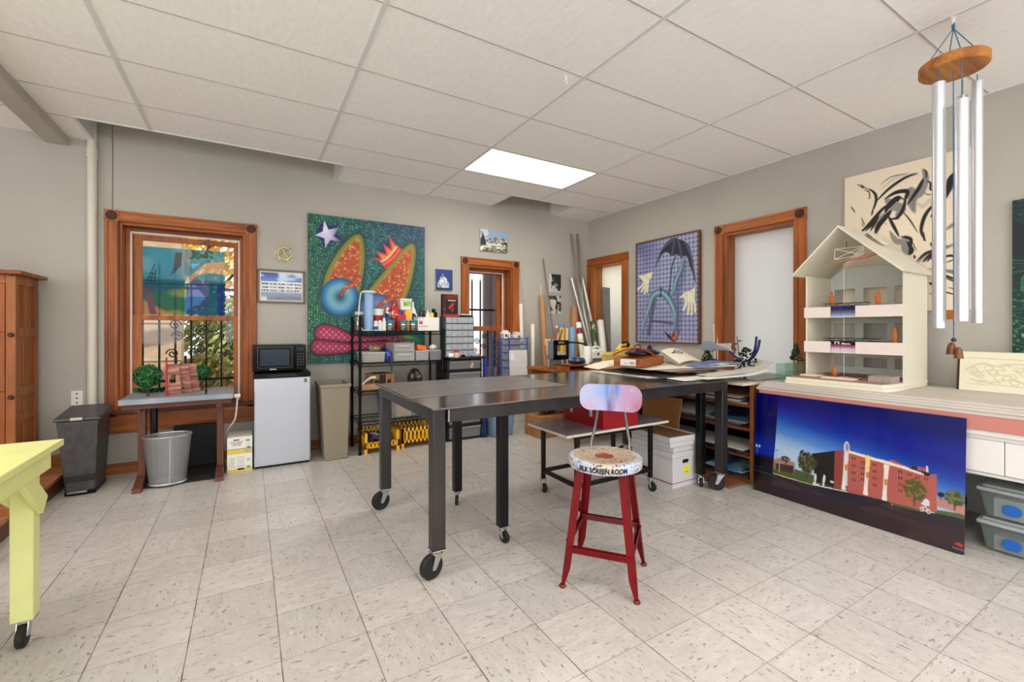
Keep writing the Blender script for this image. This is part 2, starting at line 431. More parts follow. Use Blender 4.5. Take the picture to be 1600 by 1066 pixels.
def floor_material():
 m = bpy.data.materials.new('vinyl_tiles'); m.use_nodes = True
 nt = m.node_tree; N = nt.nodes; L = nt.links; p = N['Principled BSDF']
 S = 0.3048
 def math_(op, a, b=None):
  n = N.new('ShaderNodeMath'); n.operation = op
  for i, q in enumerate((a, b)):
   if q is None: continue
   if isinstance(q, (int, float)): n.inputs[i].default_value = q
   else: L.new(q, n.inputs[i])
  return n.outputs[0]
 g = N.new('ShaderNodeNewGeometry'); sp = N.new('ShaderNodeSeparateXYZ'); L.new(g.outputs['Position'], sp.inputs[0])
 u = math_('SUBTRACT', math_('DIVIDE', sp.outputs[0], S), 0.34); v = math_('DIVIDE', sp.outputs[1], S)
 iu, iv = math_('FLOOR', u), math_('FLOOR', v); fu, fv = math_('FRACT', u), math_('FRACT', v)
 cid = N.new('ShaderNodeCombineXYZ'); L.new(iu, cid.inputs[0]); L.new(iv, cid.inputs[1])
 wn = N.new('ShaderNodeTexWhiteNoise'); wn.noise_dimensions = '2D'; L.new(cid.outputs[0], wn.inputs['Vector'])
 par = math_('MODULO', math_('ABSOLUTE', math_('ADD', iu, iv)), 2.0)
 # grain direction swaps tile by tile
 cA = N.new('ShaderNodeCombineXYZ'); L.new(math_('MULTIPLY', u, 1.0), cA.inputs[0]); L.new(math_('MULTIPLY', v, 0.32), cA.inputs[1]); L.new(wn.outputs['Value'], cA.inputs[2])
 cB = N.new('ShaderNodeCombineXYZ'); L.new(math_('MULTIPLY', u, 0.32), cB.inputs[0]); L.new(math_('MULTIPLY', v, 1.0), cB.inputs[1]); L.new(wn.outputs['Value'], cB.inputs[2])
 vm = N.new('ShaderNodeMix'); vm.data_type = 'VECTOR'; L.new(par, vm.inputs['Factor']); L.new(cA.outputs[0], vm.inputs['A']); L.new(cB.outputs[0], vm.inputs['B'])
 def noise(scale, det, dist=0.0):
  n = N.new('ShaderNodeTexNoise'); n.inputs['Scale'].default_value = scale; n.inputs['Detail'].default_value = det; n.inputs['Distortion'].default_value = dist
  L.new(vm.outputs['Result'], n.inputs['Vector']); return n.outputs['Fac']
 def ramp(fac, stops):
  r = N.new('ShaderNodeValToRGB'); r.color_ramp.elements[0].position = stops[0][0]; r.color_ramp.elements[0].color = (*lin(stops[0][1]), 1)
  r.color_ramp.elements[1].position = stops[1][0]; r.color_ramp.elements[1].color = (*lin(stops[1][1]), 1)
  for q, c in stops[2:]:
   e = r.color_ramp.elements.new(q); e.color = (*lin(c), 1)
  L.new(fac, r.inputs[0]); return r.outputs[0]
 def mixc(f, a, b, blend='MIX'):
  n = N.new('ShaderNodeMix'); n.data_type = 'RGBA'; n.blend_type = blend
  for q, s in ((f, 'Factor'), (a, 'A'), (b, 'B')):
   if isinstance(q, float): n.inputs[s].default_value = q
   elif isinstance(q, tuple): n.inputs[s].default_value = (*lin(q), 1)
   else: L.new(q, n.inputs[s])
  return n.outputs['Result']
 base = ramp(noise(9, 5, .6), [(.3, (200, 195, 190)), (.72, (215, 211, 207))])
 tint = ramp(wn.outputs['Value'], [(0, (240, 239, 238)), (1, (255, 254, 254))])
 base = mixc(1.0, base, tint, 'MULTIPLY')
 fleck = ramp(noise(24, 2), [(.64, (0, 0, 0)), (.68, (255, 255, 255))])
 base = mixc(math_('MULTIPLY', fleck, .62), base, (112, 102, 92))
 fl2 = ramp(noise(40, 2, .3), [(.66, (0, 0, 0)), (.70, (255, 255, 255))])
 base = mixc(math_('MULTIPLY', fl2, .5), base, (92, 80, 70))
 fl3 = ramp(noise(30, 3), [(.27, (255, 255, 255)), (.31, (0, 0, 0))])
 base = mixc(math_('MULTIPLY', fl3, .5), base, (244, 240, 230))
 # worn grime in large patches
 big = N.new('ShaderNodeTexNoise'); big.inputs['Scale'].default_value = 1.1; big.inputs['Detail'].default_value = 3; L.new(g.outputs['Position'], big.inputs['Vector'])
 base = mixc(math_('MULTIPLY', ramp(big.outputs['Fac'], [(.45, (0, 0, 0)), (.75, (255, 255, 255))]), .22), base, (178, 168, 154))
 # seams: the long ones across X are open and dirty, the others tight
 du = math_('MINIMUM', fu, math_('SUBTRACT', 1.0, fu)); dv = math_('MINIMUM', fv, math_('SUBTRACT', 1.0, fv))
 wob = N.new('ShaderNodeTexNoise'); wob.inputs['Scale'].default_value = 9; L.new(g.outputs['Position'], wob.inputs['Vector'])
 su = math_('LESS_THAN', du, math_('MULTIPLY', wob.outputs['Fac'], .0125)); sv = math_('LESS_THAN', dv, math_('MULTIPLY', wob.outputs['Fac'], .0095))
 base = mixc(math_('MULTIPLY', su, .8), base, (86, 68, 52)); base = mixc(math_('MULTIPLY', sv, .62), base, (104, 84, 66))
 L.new(base, p.inputs['Base Color'])
 rn = N.new('ShaderNodeMapRange'); rn.inputs['To Min'].default_value = .22; rn.inputs['To Max'].default_value = .42
 L.new(big.outputs['Fac'], rn.inputs['Value']); L.new(rn.outputs[0], p.inputs['Roughness'])
 p.inputs['Specular IOR Level'].default_value = .5
 return m
FLOOR = floor_material()
TILE = mat('ceiling_tile', (254, 254, 253), .9, var=((249, 248, 246), 40, (1, .35, 1), .4, .6), bump=(70, .25, (1, .4, 1)))
TBAR = mat('ceiling_bar', (222, 225, 228), .5)
SEAM = mat('ceiling_seam', (186, 180, 172), .8)
SLOT = mat('slot_white', (232, 230, 226), .7)
# ================================================================== ROOM SHELL
XL, YF, ZT = -4.6, -3.9, 3.25
def st(o): o['kind'] = 'structure'; return o
st(B().box((XL - .3, YF - .3, -.2), (XR + .3, YB + .3, 0)).build('floor', FLOOR, origin=(0, 0, 0), smooth=False))
def wall_cells(name, us, vs, holes, make):
 """One wall: solid cells of a grid with the openings left out."""
 b = B()
 for i in range(len(us) - 1):
  for j in range(len(vs) - 1):
   if any(us[i] >= h[0] - 1e-6 and us[i + 1] <= h[1] + 1e-6 and vs[j] >= h[2] - 1e-6 and vs[j + 1] <= h[3] + 1e-6 for h in holes): continue
   make(b, us[i], us[i + 1], vs[j], vs[j + 1])
 return st(b.build(name, WALL, origin=(0, 0, 0), smooth=False))
W1 = (-.94, -.025, .50, 2.125); W2 = (2.30, 2.925, .50, 2.0)
W3 = (4.235, 4.81, .55, 2.11); W4 = (2.107, 2.795, .55, 2.19)
wall_cells('wall_back', [XL, W1[0], W1[1], W2[0], W2[1], XR + .3], [0, .5, 2.0, 2.125, ZT], [W1, (W2[0], W2[1], .5, 2.0)],
           lambda b, a, c, e, g: b.box((a, YB, e), (c, YB + .3, g)))
wall_cells('wall_right', [YF - .3, W4[0], W4[1], W3[0], W3[1], YB], [0, .55, 2.11, 2.19, ZT], [W4, W3],
           lambda b, a, c, e, g: b.box((XR, a, e), (XR + .3, c, g)))
FW = [(-3.6, -1.4, .8, 2.5), (-.6, 1.6, .8, 2.5), (2.2, 3.8, .8, 2.5)]         # unseen windows behind the viewer, added to brighten the room
LW = [(-2.6, -.4, .8, 2.4), (.6, 2.6, .8, 2.4)]                                 # unseen left wall windows, inferred from the bookcase shadow
wall_cells('wall_front', sorted({XL, XR + .3, *[q for h in FW for q in h[:2]]}), [0, .8, 2.5, ZT], FW, lambda b, a, c, e, g: b.box((a, YF - .3, e), (c, YF, g)))
wall_cells('wall_left', sorted({YF, YB, *[q for h in LW for q in h[:2]]}), [0, .8, 2.4, ZT], LW, lambda b, a, c, e, g: b.box((XL - .3, a, e), (XL, c, g)))
st(B().box((XL - .3, YF - .3, ZT), (XR + .3, YB + .3, ZT + .15)).build('roof_slab', WALL, origin=(0, 0, 0)))
# plain frames for the added windows behind the viewer
for k, (a, c, e, g) in enumerate(FW):
 b = B()
 for p, q in (((a, e), (c, e + .07)), ((a, g - .07), (c, g)), ((a, e + .07), (a + .06, g - .07)), ((c - .06, e + .07), (c, g - .07)), (((a + c) / 2 - .03, e + .07), ((a + c) / 2 + .03, g - .07))):
  b.box((p[0], YF - .2, p[1]), (q[0], YF - .12, q[1]))
 st(b.build('window_%d' % (5 + k), WHITE))
for k, (a, c, e, g) in enumerate(LW):
 b = B()
 for p, q in (((a, e), (c, e + .07)), ((a, g - .07), (c, g)), ((a, e + .07), (a + .06, g - .07)), ((c - .06, e + .07), (c, g - .07)), (((a + c) / 2 - .03, e + .07), ((a + c) / 2 + .03, g - .07))):
  b.box((XL - .2, p[0], p[1]), (XL - .12, q[0], q[1]))
 st(b.build('window_%d' % (8 + k), WHITE))
# ---- suspended ceiling: lay-in tiles, bars, light openings, cut-outs over the windows
GX = [-3.10, -1.88, -.66, .5608, 1.78, 3.0]
GY = [-3.36, -2.753, -2.144, -1.534, -.924, -.315, .295, .905, 1.514, 2.124, 2.734, 3.343, 3.953]
SL = 4.42
LIGHTS = [(1.78, 3.0, 3.343, 3.953), (.5608, 1.78, -.315, .295), (-1.88, -.66, 1.514, 2.124), (1.78, 3.0, -1.534, -.924), (-1.88, -.66, -2.144, -1.534), (-3.10, -1.88, -.315, .295)]
xs = sorted([XL, XR, -1.10, .775, 2.62, 3.54] + GX); ys = sorted([YF, YB, SL] + GY)
b = B()
for i in range(len(xs) - 1):
 for j in range(len(ys) - 1):
  a, c, e, g = xs[i], xs[i + 1], ys[j], ys[j + 1]
  if any(a >= l[0] - 1e-6 and c <= l[1] + 1e-6 and e >= l[2] - 1e-6 and g <= l[3] + 1e-6 for l in LIGHTS): continue
  if e >= SL - 1e-6 and (-1.11 < a < .77 or 2.61 < a < 3.53): continue
  b.box((a, e, HCEIL), (c, g, HCEIL + .016), 0)
def barx(x, y0, y1, w=.024, m=1): b.box((x - w / 2, y0, HCEIL - .004), (x + w / 2, y1, HCEIL + .02), m)
def bary(y, x0, x1, w=.008, m=2): b.box((x0, y - w / 2, HCEIL - .0025), (x1, y + w / 2, HCEIL + .02), m)
for x in GX: barx(x, YF, SL if (-1.1 < x < .78 or 2.62 < x < 3.54) else YB)
for y in GY: bary(y, XL, XR)
for a, c in ((XL, -1.10), (.775, 2.62), (3.54, XR)): bary(SL + .02, a, c)
for a, c in ((-1.10, .775), (2.62, 3.54)):                                      # edge angle and upstands of the cut-outs
 b.box((a, SL - .012, HCEIL - .006), (c, SL + .006, HCEIL + .03), 1)
 b.box((a, SL - .004, HCEIL + .03), (c, SL + .006, ZT), 3)
 for x in (a, c):
  b.box((x - .012, SL, HCEIL - .006), (x + .012, YB, HCEIL + .03), 1)
  b.box((x - .006, SL, HCEIL + .03), (x + .006, YB, ZT), 3)
b.box((XR - .02, YF, HCEIL - .006), (XR, YB, HCEIL + .01), 1)
st(b.build('ceiling', [TILE, TBAR, SEAM, SLOT], origin=(0, 0, 0), smooth=False))
st(B().box((-1.39, YF, 2.703), (-1.25, YB - .001, HCEIL - .001)).build('ceiling_beam', WALL, bev=.004))
LAMP = mat('lamp_diffuser', (255, 250, 236), .5, emit=((255, 240, 205), 5.0))
for k, (a, c, e, g) in enumerate(LIGHTS):
 t = thing('ceiling_light', 'glowing rectangular fluorescent light panel set into the tiled ceiling' if k == 0 else 'glowing fluorescent light panel in the ceiling out of the picture', 'ceiling light', ((a + c) / 2, (e + g) / 2, HCEIL), group=None if k == 0 else 'ceiling lights behind the viewer')
 q = B(); w = .022
 for p, r in (((a, e), (c, e + w)), ((a, g - w), (c, g)), ((a, e + w), (a + w, g - w)), ((c - w, e + w), (c, g - w))):
  q.box((p[0], p[1], HCEIL - .003), (r[0], r[1], HCEIL + .06))
 q.box((a, e, HCEIL + .06), (c, g, HCEIL + .065)); q.build('frame', TBAR, t)
 B().box((a + w, e + w, HCEIL + .004), (c - w, g - w, HCEIL + .008)).build('diffuser', LAMP, t)
# ---- wooden step at the left, skirting
wood('oak_floor', (196, 128, 78), (150, 86, 48), 'x', rough=.35)
b = B()
for k in range(14):
 y0 = 3.2 + k * .123
 b.box((XL, y0, .105), (-1.2, min(y0 + .1215, YB), .13), 0)
b.box((XL, 3.2, 0), (-1.215, YB, .105), 1)
st(b.build('floor_platform', [MATS['oak_floor'], MATS['dark_y']], bev=.002))
b = B().box((-1.19, YB - .022, 0), (2.31, YB, .085)).box((2.4, YB - .022, 0), (XR - .001, YB, .085)).box((XL, YB - .022, .13), (-1.2, YB, .215))
st(b.build('baseboard_back', MATS['cab_x'], bev=.004))
st(B().box((XR - .022, YF, 0), (XR, YB - .025, .085)).build('baseboard_right', MATS['cab_y'], bev=.004))
# ================================================================== WINDOWS
PANE = glass('window_glass', (250, 252, 252), 0.0, .012)
def rosette(c, nrm, s, parent):
 q = B(); c = Vector(c)
 if nrm == 'y':
  q.box((c.x - s / 2, c.y - .03, c.z - s / 2), (c.x + s / 2, c.y, c.z + s / 2))
  for rr, h in ((.040, .034), (.028, .038), (.013, .044)):
   q.lathe([(rr, -h), (rr - .004, -h - .004), (rr - .010, -h + .001), (1e-4, -h + .001)], c, 28, 1, 'y')
 else:
  q.box((c.x - .03, c.y - s / 2, c.z - s / 2), (c.x, c.y + s / 2, c.z + s / 2))
  for rr, h in ((.040, .034), (.028, .038), (.013, .044)):
   q.lathe([(rr, -h), (rr - .004, -h - .004), (rr - .010, -h + .001), (1e-4, -h + .001)], c, 28, 1, 'x')
 return q.build('corner_rosette', [MATS['cab_x'], mat('rosette_dark', (84, 38, 16), .4)], parent, bev=.002)
def win_back(name, hole, cw, glassbox, zsill, zmeet, apron, deep=.13, sash=.045, rail=.045):
 x0, x1, z0, z1 = hole; y = YB
 t = struct(name, ((x0 + x1) / 2, y, z0))
 for xa, xb in ((x0 - cw, x0), (x1, x1 + cw)):
  q = B().box((xa, y - .022, z0 - .02), (xb, y, z1))
  q.box((xa + .006, y - .030, z0 - .02), (xa + .022, y, z1)).box((xb - .030, y - .030, z0 - .02), (xb - .006, y, z1))
  q.build('side_casing', MATS['pine_z'], t, bev=.003)
 q = B().box((x0, y - .022, z1), (x1, y, z1 + cw)).box((x0, y - .030, z1 + cw - .022), (x1, y, z1 + cw - .006)).box((x0, y - .030, z1 + .006), (x1, y, z1 + .03))
 q.build('head_casing', MATS['pine_x'], t, bev=.003)
 for x in (x0 - cw / 2, x1 + cw / 2): rosette((x, y, z1 + cw / 2), 'y', cw + .004, t)
 # jamb lining
 yb = y + .30
 B().box((x0 - .001, y - .004, z0), (x0 + .02, yb, z1)).box((x1 - .02, y - .004, z0), (x1 + .001, yb, z1)).box((x0 + .0205, y + deep - .03, z0), (x0 + .0498, y + deep - .005, z1 - .0205)).box((x1 - .0498, y + deep - .03, z0), (x1 - .0205, y + deep - .005, z1 - .0205)).build('jamb', MATS['pine_z'], t, bev=.002)
 B().box((x0 + .02, y - .004, z1 - .02), (x1 - .02, yb, z1 + .001)).box((x0 + .05, y + deep - .03, z1 - .05), (x1 - .05, y + deep - .005, z1 - .0205)).build('head_jamb', MATS['pine_x'], t, bev=.002)
 B().box((x0 + .05, y + deep - .02, z0), (x0 + .062, y + deep, z1 - .05)).box((x1 - .062, y + deep - .02, z0), (x1 - .05, y + deep, z1 - .05)).box((x0 + .0622, y + deep - .02, z1 - .062), (x1 - .0622, y + deep, z1 - .05)).build('parting_strip', WHITE, t)
 gx0, gx1, gtop = glassbox
 for nm, za, zb, yo in (('upper_sash', zmeet - rail / 2, gtop + sash, deep + .035), ('lower_sash', zsill, zmeet + rail / 2, deep)):
  q = B(); yy = y + yo
  q.box((x0 + .046, yy, za), (gx0, yy + .034, zb)).box((gx1, yy, za), (x1 - .046, yy + .034, zb))
  q.box((gx0, yy, zb - (rail if nm == 'lower_sash' else sash)), (gx1, yy + .034, zb)).box((gx0, yy, za), (gx1, yy + .034, za + (rail if nm == 'upper_sash' else .07)))
  s_ = q.build(nm, MATS['pine_z'], t, bev=.003)
  B().box((gx0 - .004, yy + .015, za + .02), (gx1 + .004, yy + .019, zb - .02)).build('glass_pane', PANE, s_)
 B().box((x0 - cw - .02, y - .05, zsill - .035), (x1 + cw + .02, y, zsill)).box((x0, y, zsill - .035), (x1, y + .3, zsill)).build('sill', MATS['dark_x'], t, bev=.006)
 if apron: B().box((x0 - cw, y - .022, apron), (x1 + cw, y, zsill - .035)).build('apron', MATS['pine_x'], t, bev=.003)
 return t
t1 = win_back('window_1', W1, .092, (-.817, -.126, 2.015), .535, 1.322, .34)
t2 = win_back('window_2', W2, .096, (2.405, 2.80, 1.93), .535, 1.225, .36, deep=.16, sash=.045, rail=.06)
def grille(parent, xs_, y, z0, z1, cross, scrolls):
 q = B()
 for x, zt in xs_: q.box((x - .008, y - .008, z0), (x + .008, y + .008, zt))
 for x, zt in xs_: q.rod((x, y, zt), (x, y, zt + .05), .011, .001, 8)
 for z in cross: q.box((min(a for a, _ in xs_) - .12, y - .006, z - .012), (max(a for a, _ in xs_) + .12, y + .006, z + .012))
 for cx, cz, r, s in scrolls:
  pts = [(cx + s * r * (1 - k / 26) * math.cos(k * .45), y, cz + r * (1 - k / 26) * math.sin(k * .45)) for k in range(24)]
  q.tube(pts, .006, 6)
 return q.build('security_grille', BLACK, parent)
yg = 5.36
gx = [atY(p, 500, yg).x for p in (223, 249, 274, 299, 322.5, 346)]
zt = [atY(250, p, yg).z for p in (430, 417, 420, 421, 423, 424)]
grille(t1, list(zip(gx, zt)), yg, .62, 2, [1.62, .72], [(gx[1] + .03 + .09, 1.26, .05, 1), (gx[2] + .02, 1.15, .05, -1), (gx[3] + .08, 1.2, .06, 1), (gx[1] + .10, .98, .05, -1), (gx[3] + .07, 1.02, .05, -1)])
gx2 = [atY(p, 500, 5.4).x for p in (737.5, 750.5)] + [atY(762, 500, 5.4).x, atY(773, 500, 5.4).x]
grille(t2, [(gx2[0], 1.86), (gx2[1], 1.86), (gx2[2], 1.2), (gx2[3], 1.2)], 5.4, .70, 2, [1.48], [(gx2[1] + .06, 1.12, .04, 1), (gx2[1] - .05, 1.05, .045, -1), (gx2[1] + .05, .98, .04, -1), (gx2[0] + .03, .92, .045, 1)])
def panel_material(name, top, bottom, zsplit, tw=.6):
 m = bpy.data.materials.new(name); m.use_nodes = True
 nt = m.node_tree; N = nt.nodes; L = nt.links; p = N['Principled BSDF']; p.inputs['Roughness'].default_value = .28
 g = N.new('ShaderNodeNewGeometry'); sp = N.new('ShaderNodeSeparateXYZ'); L.new(g.outputs['Position'], sp.inputs[0])
 w = N.new('ShaderNodeTexWave'); w.inputs['Scale'].default_value = 26; w.bands_direction = 'Y'; L.new(g.outputs['Position'], w.inputs['Vector'])
 bp = N.new('ShaderNodeBump'); bp.inputs['Strength'].default_value = .35; bp.inputs['Distance'].default_value = .004; L.new(w.outputs['Fac'], bp.inputs['Height'])
 cr = N.new('ShaderNodeMix'); cr.data_type = 'RGBA'; cr.inputs['A'].default_value = (*lin(top), 1); cr.inputs['B'].default_value = (*lin(bottom), 1); L.new(w.outputs['Fac'], cr.inputs['Factor'])
 L.new(cr.outputs['Result'], p.inputs['Base Color']); L.new(bp.outputs[0], p.inputs['Normal'])
 t = N.new('ShaderNodeBsdfTranslucent'); L.new(cr.outputs['Result'], t.inputs[0])
 mx = N.new('ShaderNodeMixShader'); mx.inputs[0].default_value = tw; L.new(p.outputs[0], mx.inputs[1]); L.new(t.outputs[0], mx.inputs[2])
 L.new(mx.outputs[0], N['Material Output'].inputs[0])
 return m
st(B().box((4.95, 3.6, -.05), (5.02, 5.6, 1.36)).build('yard_fence_panel', mat('fence_blue', (118, 132, 186), .8)))  # unseen panel added outside to shade and tint the lower small window
POLY = panel_material('fluted_polycarbonate', (240, 240, 238), (228, 228, 228), 1.3, .62)
POLYB = panel_material('bright_polycarbonate', (255, 253, 240), (254, 250, 236), 1.3, .95)
def win_right(name, hole, cw, rosettes):
 y0, y1, z0, z1 = hole; x = XR
 t = struct(name, (x, (y0 + y1) / 2, z0))
 for ya, yb in ((y0 - cw, y0), (y1, y1 + cw)):
  B().box((x - .022, ya, z0), (x, yb, z1)).box((x - .030, ya + .006, z0), (x, ya + .022, z1)).box((x - .030, yb - .03, z0), (x, yb - .006, z1)).build('side_casing', MATS['pine_z'], t, bev=.003)
 ea, eb = (y0, y1) if rosettes else (y0 - cw, y1 + cw)
 B().box((x - .022, ea, z1), (x, eb, z1 + cw)).box((x - .03, ea, z1 + cw - .022), (x, eb, z1 + cw - .006)).box((x - .03, ea, z1 + .006), (x, eb, z1 + .03)).build('head_casing', MATS['pine_y'], t, bev=.003)
 if rosettes:
  for y in (y0 - cw / 2, y1 + cw / 2): rosette((x, y, z1 + cw / 2), 'x', cw + .004, t)
 B().box((x - .004, y0 - .001, z0), (x + .3, y0 + .018, z1)).box((x - .004, y1 - .018, z0), (x + .3, y1 + .001, z1)).build('jamb', MATS['cab_z'], t, bev=.002)
 B().box((x - .004, y0 + .018, z1 - .018), (x + .3, y1 - .018, z1 + .001)).build('head_jamb', MATS['cab_y'], t, bev=.002)
 B().box((x - .03, y0 - cw, z0 - .03), (x + .3, y1 + cw, z0)).build('sill', MATS['pine_y'], t, bev=.004)
 B().box((x + .150, y0 + .018, z0), (x + .162, y1 - .018, z1 - .018)).build('translucent_panel', POLY if rosettes else POLYB, t, smooth=False)
 return t
win_right('window_3', W3, .108, False)
win_right('window_4', W4, .096, True)
# ================================================================== OUTSIDE
STUCCO = mat('stucco', (214, 190, 160), .9, var=((194, 168, 138), 7, (1, 1, 1), .3, .7), bump=(30, .4, (1, 1, 1)))
PAVE = mat('pink_paving', (214, 182, 170), .85, var=((186, 150, 138), 9, (1, 1, 1), .35, .7))
st(B().box((-14, YB + .3, -.25), (16, 26, -.05)).build('ground_outside', PAVE, smooth=False))
st(B().box((4.5, -8, -.25), (16, YB + .3, -.05)).build('ground_yard', mat('pale_concrete', (232, 230, 224), .8), smooth=False))  # unseen ground, made pale to bounce sun into the right wall windows
b = B().box((-6, 7.4, -.05), (-.78, 7.7, 2.6))
for z in (.35, .8, 1.3, 1.8): b.box((-6, 7.385, z), (-.78, 7.4, z + .012), 1)
st(b.build('garden_wall', [STUCCO, mat('stucco_joint', (196, 176, 152), .9)], smooth=False))
GREYST = mat('grey_stucco', (150, 138, 146), .85)
b = B()
yc = 5.90
p0, p1 = atY(757, 500, yc), atY(790, 500, yc)
b.box((p0.x, yc, -.05), (p1.x + .3, yc + .07, 4.2)); b.box((p0.x + .12, yc - .03, -.05), (p0.x + .2, yc, 4.2))
st(b.build('porch_pillar', GREYST, bev=.01))
b = B()
for k in range(5):
 b.beam((-2.6 + .1 * k, 5.6 + .55 * k, 2.45), (.2 + .1 * k, 5.6 + .55 * k, 3.0), .07, .12)
st(b.build('pergola_trim', mat('pale_timber', (240, 228, 220), .7)))
def foliage(b, c, r, n, size, rng, sq=(1, 1, 1)):
 for _ in range(n):
  while True:
   p = Vector((rng.uniform(-1, 1), rng.uniform(-1, 1), rng.uniform(-1, 1)))
   if .25 < p.length < 1: break
  p = Vector((p.x * sq[0], p.y * sq[1], p.z * sq[2])) * r + Vector(c)
  a = Vector((rng.gauss(0, 1), rng.gauss(0, 1), rng.gauss(0, 1))).normalized(); u = a.orthogonal().normalized(); v = a.cross(u)
  s_ = size * rng.uniform(.6, 1.3)
  b._add([p - u * s_ * .5, p + v * s_ * .22, p + u * s_ * .5, p - v * s_ * .22], [(0, 1, 2, 3)], rng.choice((0, 0, 1)))
def tree(name, label, cat, x, y, h, r, cols, seed, n=900, sq=(1, 1, 1), size=.14, trunk=.07, group=None):
 rng = random.Random(seed)
 t = thing(name, label, cat, (x, y, -.05), group=group)
 q = B().tube([(x, y, -.05), (x + .05, y + .02, h * .35), (x - .03, y, h * .7), (x, y, h)], [trunk, trunk * .8, trunk * .55, trunk * .3], 8)
 for k in range(6):
  a = rng.uniform(0, 6.28); q.tube([(x, y, h * .55), (x + math.cos(a) * r * .4, y + math.sin(a) * r * .4, h * .8), (x + math.cos(a) * r * .75, y + math.sin(a) * r * .75, h)], [trunk * .4, trunk * .3, .01], 6)
 q.build('trunk', mat('bark', (96, 74, 58), .9), t)
 q = B(); foliage(q, (x, y, h), r, n, size, rng, sq)
 q.build('crown', [mat('leaf_%s_a' % name, cols[0], .7), mat('leaf_%s_b' % name, cols[1], .7)], t, smooth=False)
tree('autumn_tree', 'yellow leaved autumn tree outside behind the painted window pane', 'tree', -.55, 8.9, 3.1, 1.5, ((248, 222, 130), (238, 196, 96)), 3, 2600, (1.25, .8, .85), .2)
tree('garden_shrub', 'pale green leafy shrub outside at the right of the barred lower window pane', 'shrub', -.30, 8.3, 1.15, .60, ((182, 190, 116), (136, 150, 84)), 5, 1700, (1, .8, 1), .14, .04)
tree('garden_bush', 'dark olive bush outside in front of the pale shrub', 'shrub', -.50, 7.0, .55, .36, ((150, 146, 84), (186, 164, 92)), 8, 900, (1, .7, .9), .12, .03)
tree('garden_conifer', 'grey green conifer outside at far right of the left window', 'tree', 1.0, 10.6, 1.5, .8, ((160, 168, 124), (120, 134, 96)), 11, 1200, (.8, .8, 1.3), .12, .05)
# ================================================================== LEFT SIDE OF THE ROOM
# ---- pipe, outlet, hairline wire
b = B().rod((-1.105, YB - .034, .13 * 0), (-1.105, YB - .034, 3.2), .031, n=20)
pipe = thing('wall_pipe', 'cream painted vertical pipe running up the wall beside the wooden framed left window', 'pipe', (-1.105, YB - .034, 0))
b.build('pipe_tube', mat('cream_pipe', (222, 216, 202), .45), pipe)
B().rod((-1.105, YB - .034, 2.62), (-1.105, YB - .034, 2.70), .036, n=20).build('coupling', MATS['cream_pipe'], pipe)
t = thing('wall_outlet', 'white wall plate with three dark holes above the black pedal bin', 'outlet', (-1.203, YB, .60))
B().plate((-1.203, YB - .001, .656), (1, 0, 0), (0, 0, 1), .036, .060, .004, .006).build('cover_plate', WHITE, t, bev=.001)
for z in (.619, .656, .693):
 B().rod((-1.203, YB - .0085, z), (-1.203, YB - .006, z), .006, n=12).build('hole', BLACKP, t)
tag(B().tube([(-.985, YB - .003, 2.23), (-.983, YB - .003, 2.6), (-.985, YB - .003, 3.0)], .0025, 5).build('thin_wire', mat('wire_grey', (120, 112, 100), .7)), 'thin dark wire running up the wall from the corner of the left window', 'wire')
# ---- bookcase
t = thing('glass_bookcase', 'honey pine bookcase with glazed doors and dark knobs at the left edge', 'bookcase', (-1.86, 4.64, .13))
x0, x1, yf, yk, z0, z1 = -2.32, -1.405, 4.45, 4.84, .13, 1.60
b = B()
b.box((x1 - .05, yf, z0), (x1, yf + .05, z1)).box((x1 - .05, yk - .05, z0), (x1, yk, z1)).box((x1 - .022, yf + .05, z0), (x1 - .012, yk - .05, z1))
for z in (.13, .55, .74, 1.16, 1.535): b.box((x1 - .022, yf + .05, z), (x1 - .002, yk - .05, z + .065))
for k in range(1, 8): b.box((x1 - .013, yf + .05 + k * .036, z0), (x1 - .009, yf + .05 + k * .036 + .006, z1))
b.build('side_panel', MATS['cab_z'], t, bev=.002)
B().box((x0, yf, z0), (x0 + .04, yk, z1)).build('side_panel', MATS['cab_z'], t, bev=.002)
B().box((x0, yk - .012, z0), (x1 - .05, yk - .002, z1)).build('back_panel', MATS['dark_z'], t)
B().box((x0 - .04, yf - .05, z1), (x1 + .045, yk + .03, z1 + .028)).build('top_board', MATS['pine_x'], t, bev=.006)
B().box((x0, yf + .0005, 1.5365), (x1 - .0505, yf + .03, z1)).box((x0, yf + .0005, z0), (x1 - .0505, yf + .03, .2285)).build('face_rail', MATS['pine_x'], t, bev=.003)
SH = [.50, .88, 1.22]
for z in SH: B().box((x0 + .04, yf + .02, z - .022), (x1 - .05, yk - .012, z)).build('shelf', MATS['pine_x'], t, bev=.002)
for za, zb in ((.23, .782), (.784, 1.197), (1.199, 1.535)):
 xm = x1 - .052; b = B()
 b.box((x0 + .005, yf - .004, za), (x0 + .05, yf + .018, zb)).box((xm - .03, yf - .004, za), (xm, yf + .018, zb)).box((x0 + .0502, yf - .003, za), (xm - .0302, yf + .017, za + .03)).box((x0 + .0502, yf - .003, zb - .03), (xm - .0302, yf + .017, zb))
 d = b.build('door', MATS['pine_z'], t, bev=.002)
 B().box((x0 + .05, yf + .006, za + .03), (xm - .03, yf + .009, zb - .03)).build('glass_pane', PANE, d)
for py in (428, 523.5, 621):
 p = atY(17.5, py, yf - .01)
 B().lathe([(1e-4, -.030), (.010, -.029), (.0155, -.022), (.0155, -.016), (.007, -.010), (.007, .006)], (p.x, yf, p.z), 16, 0, 'y').build('knob', mat('dark_knob', (52, 34, 26), .35), t)
b = B().lathe([(.02, 0), (.03, .003), (.075, .045), (.078, .05), (.07, .047), (.02, .008)], (-1.515, 4.62, 1.221), 24)
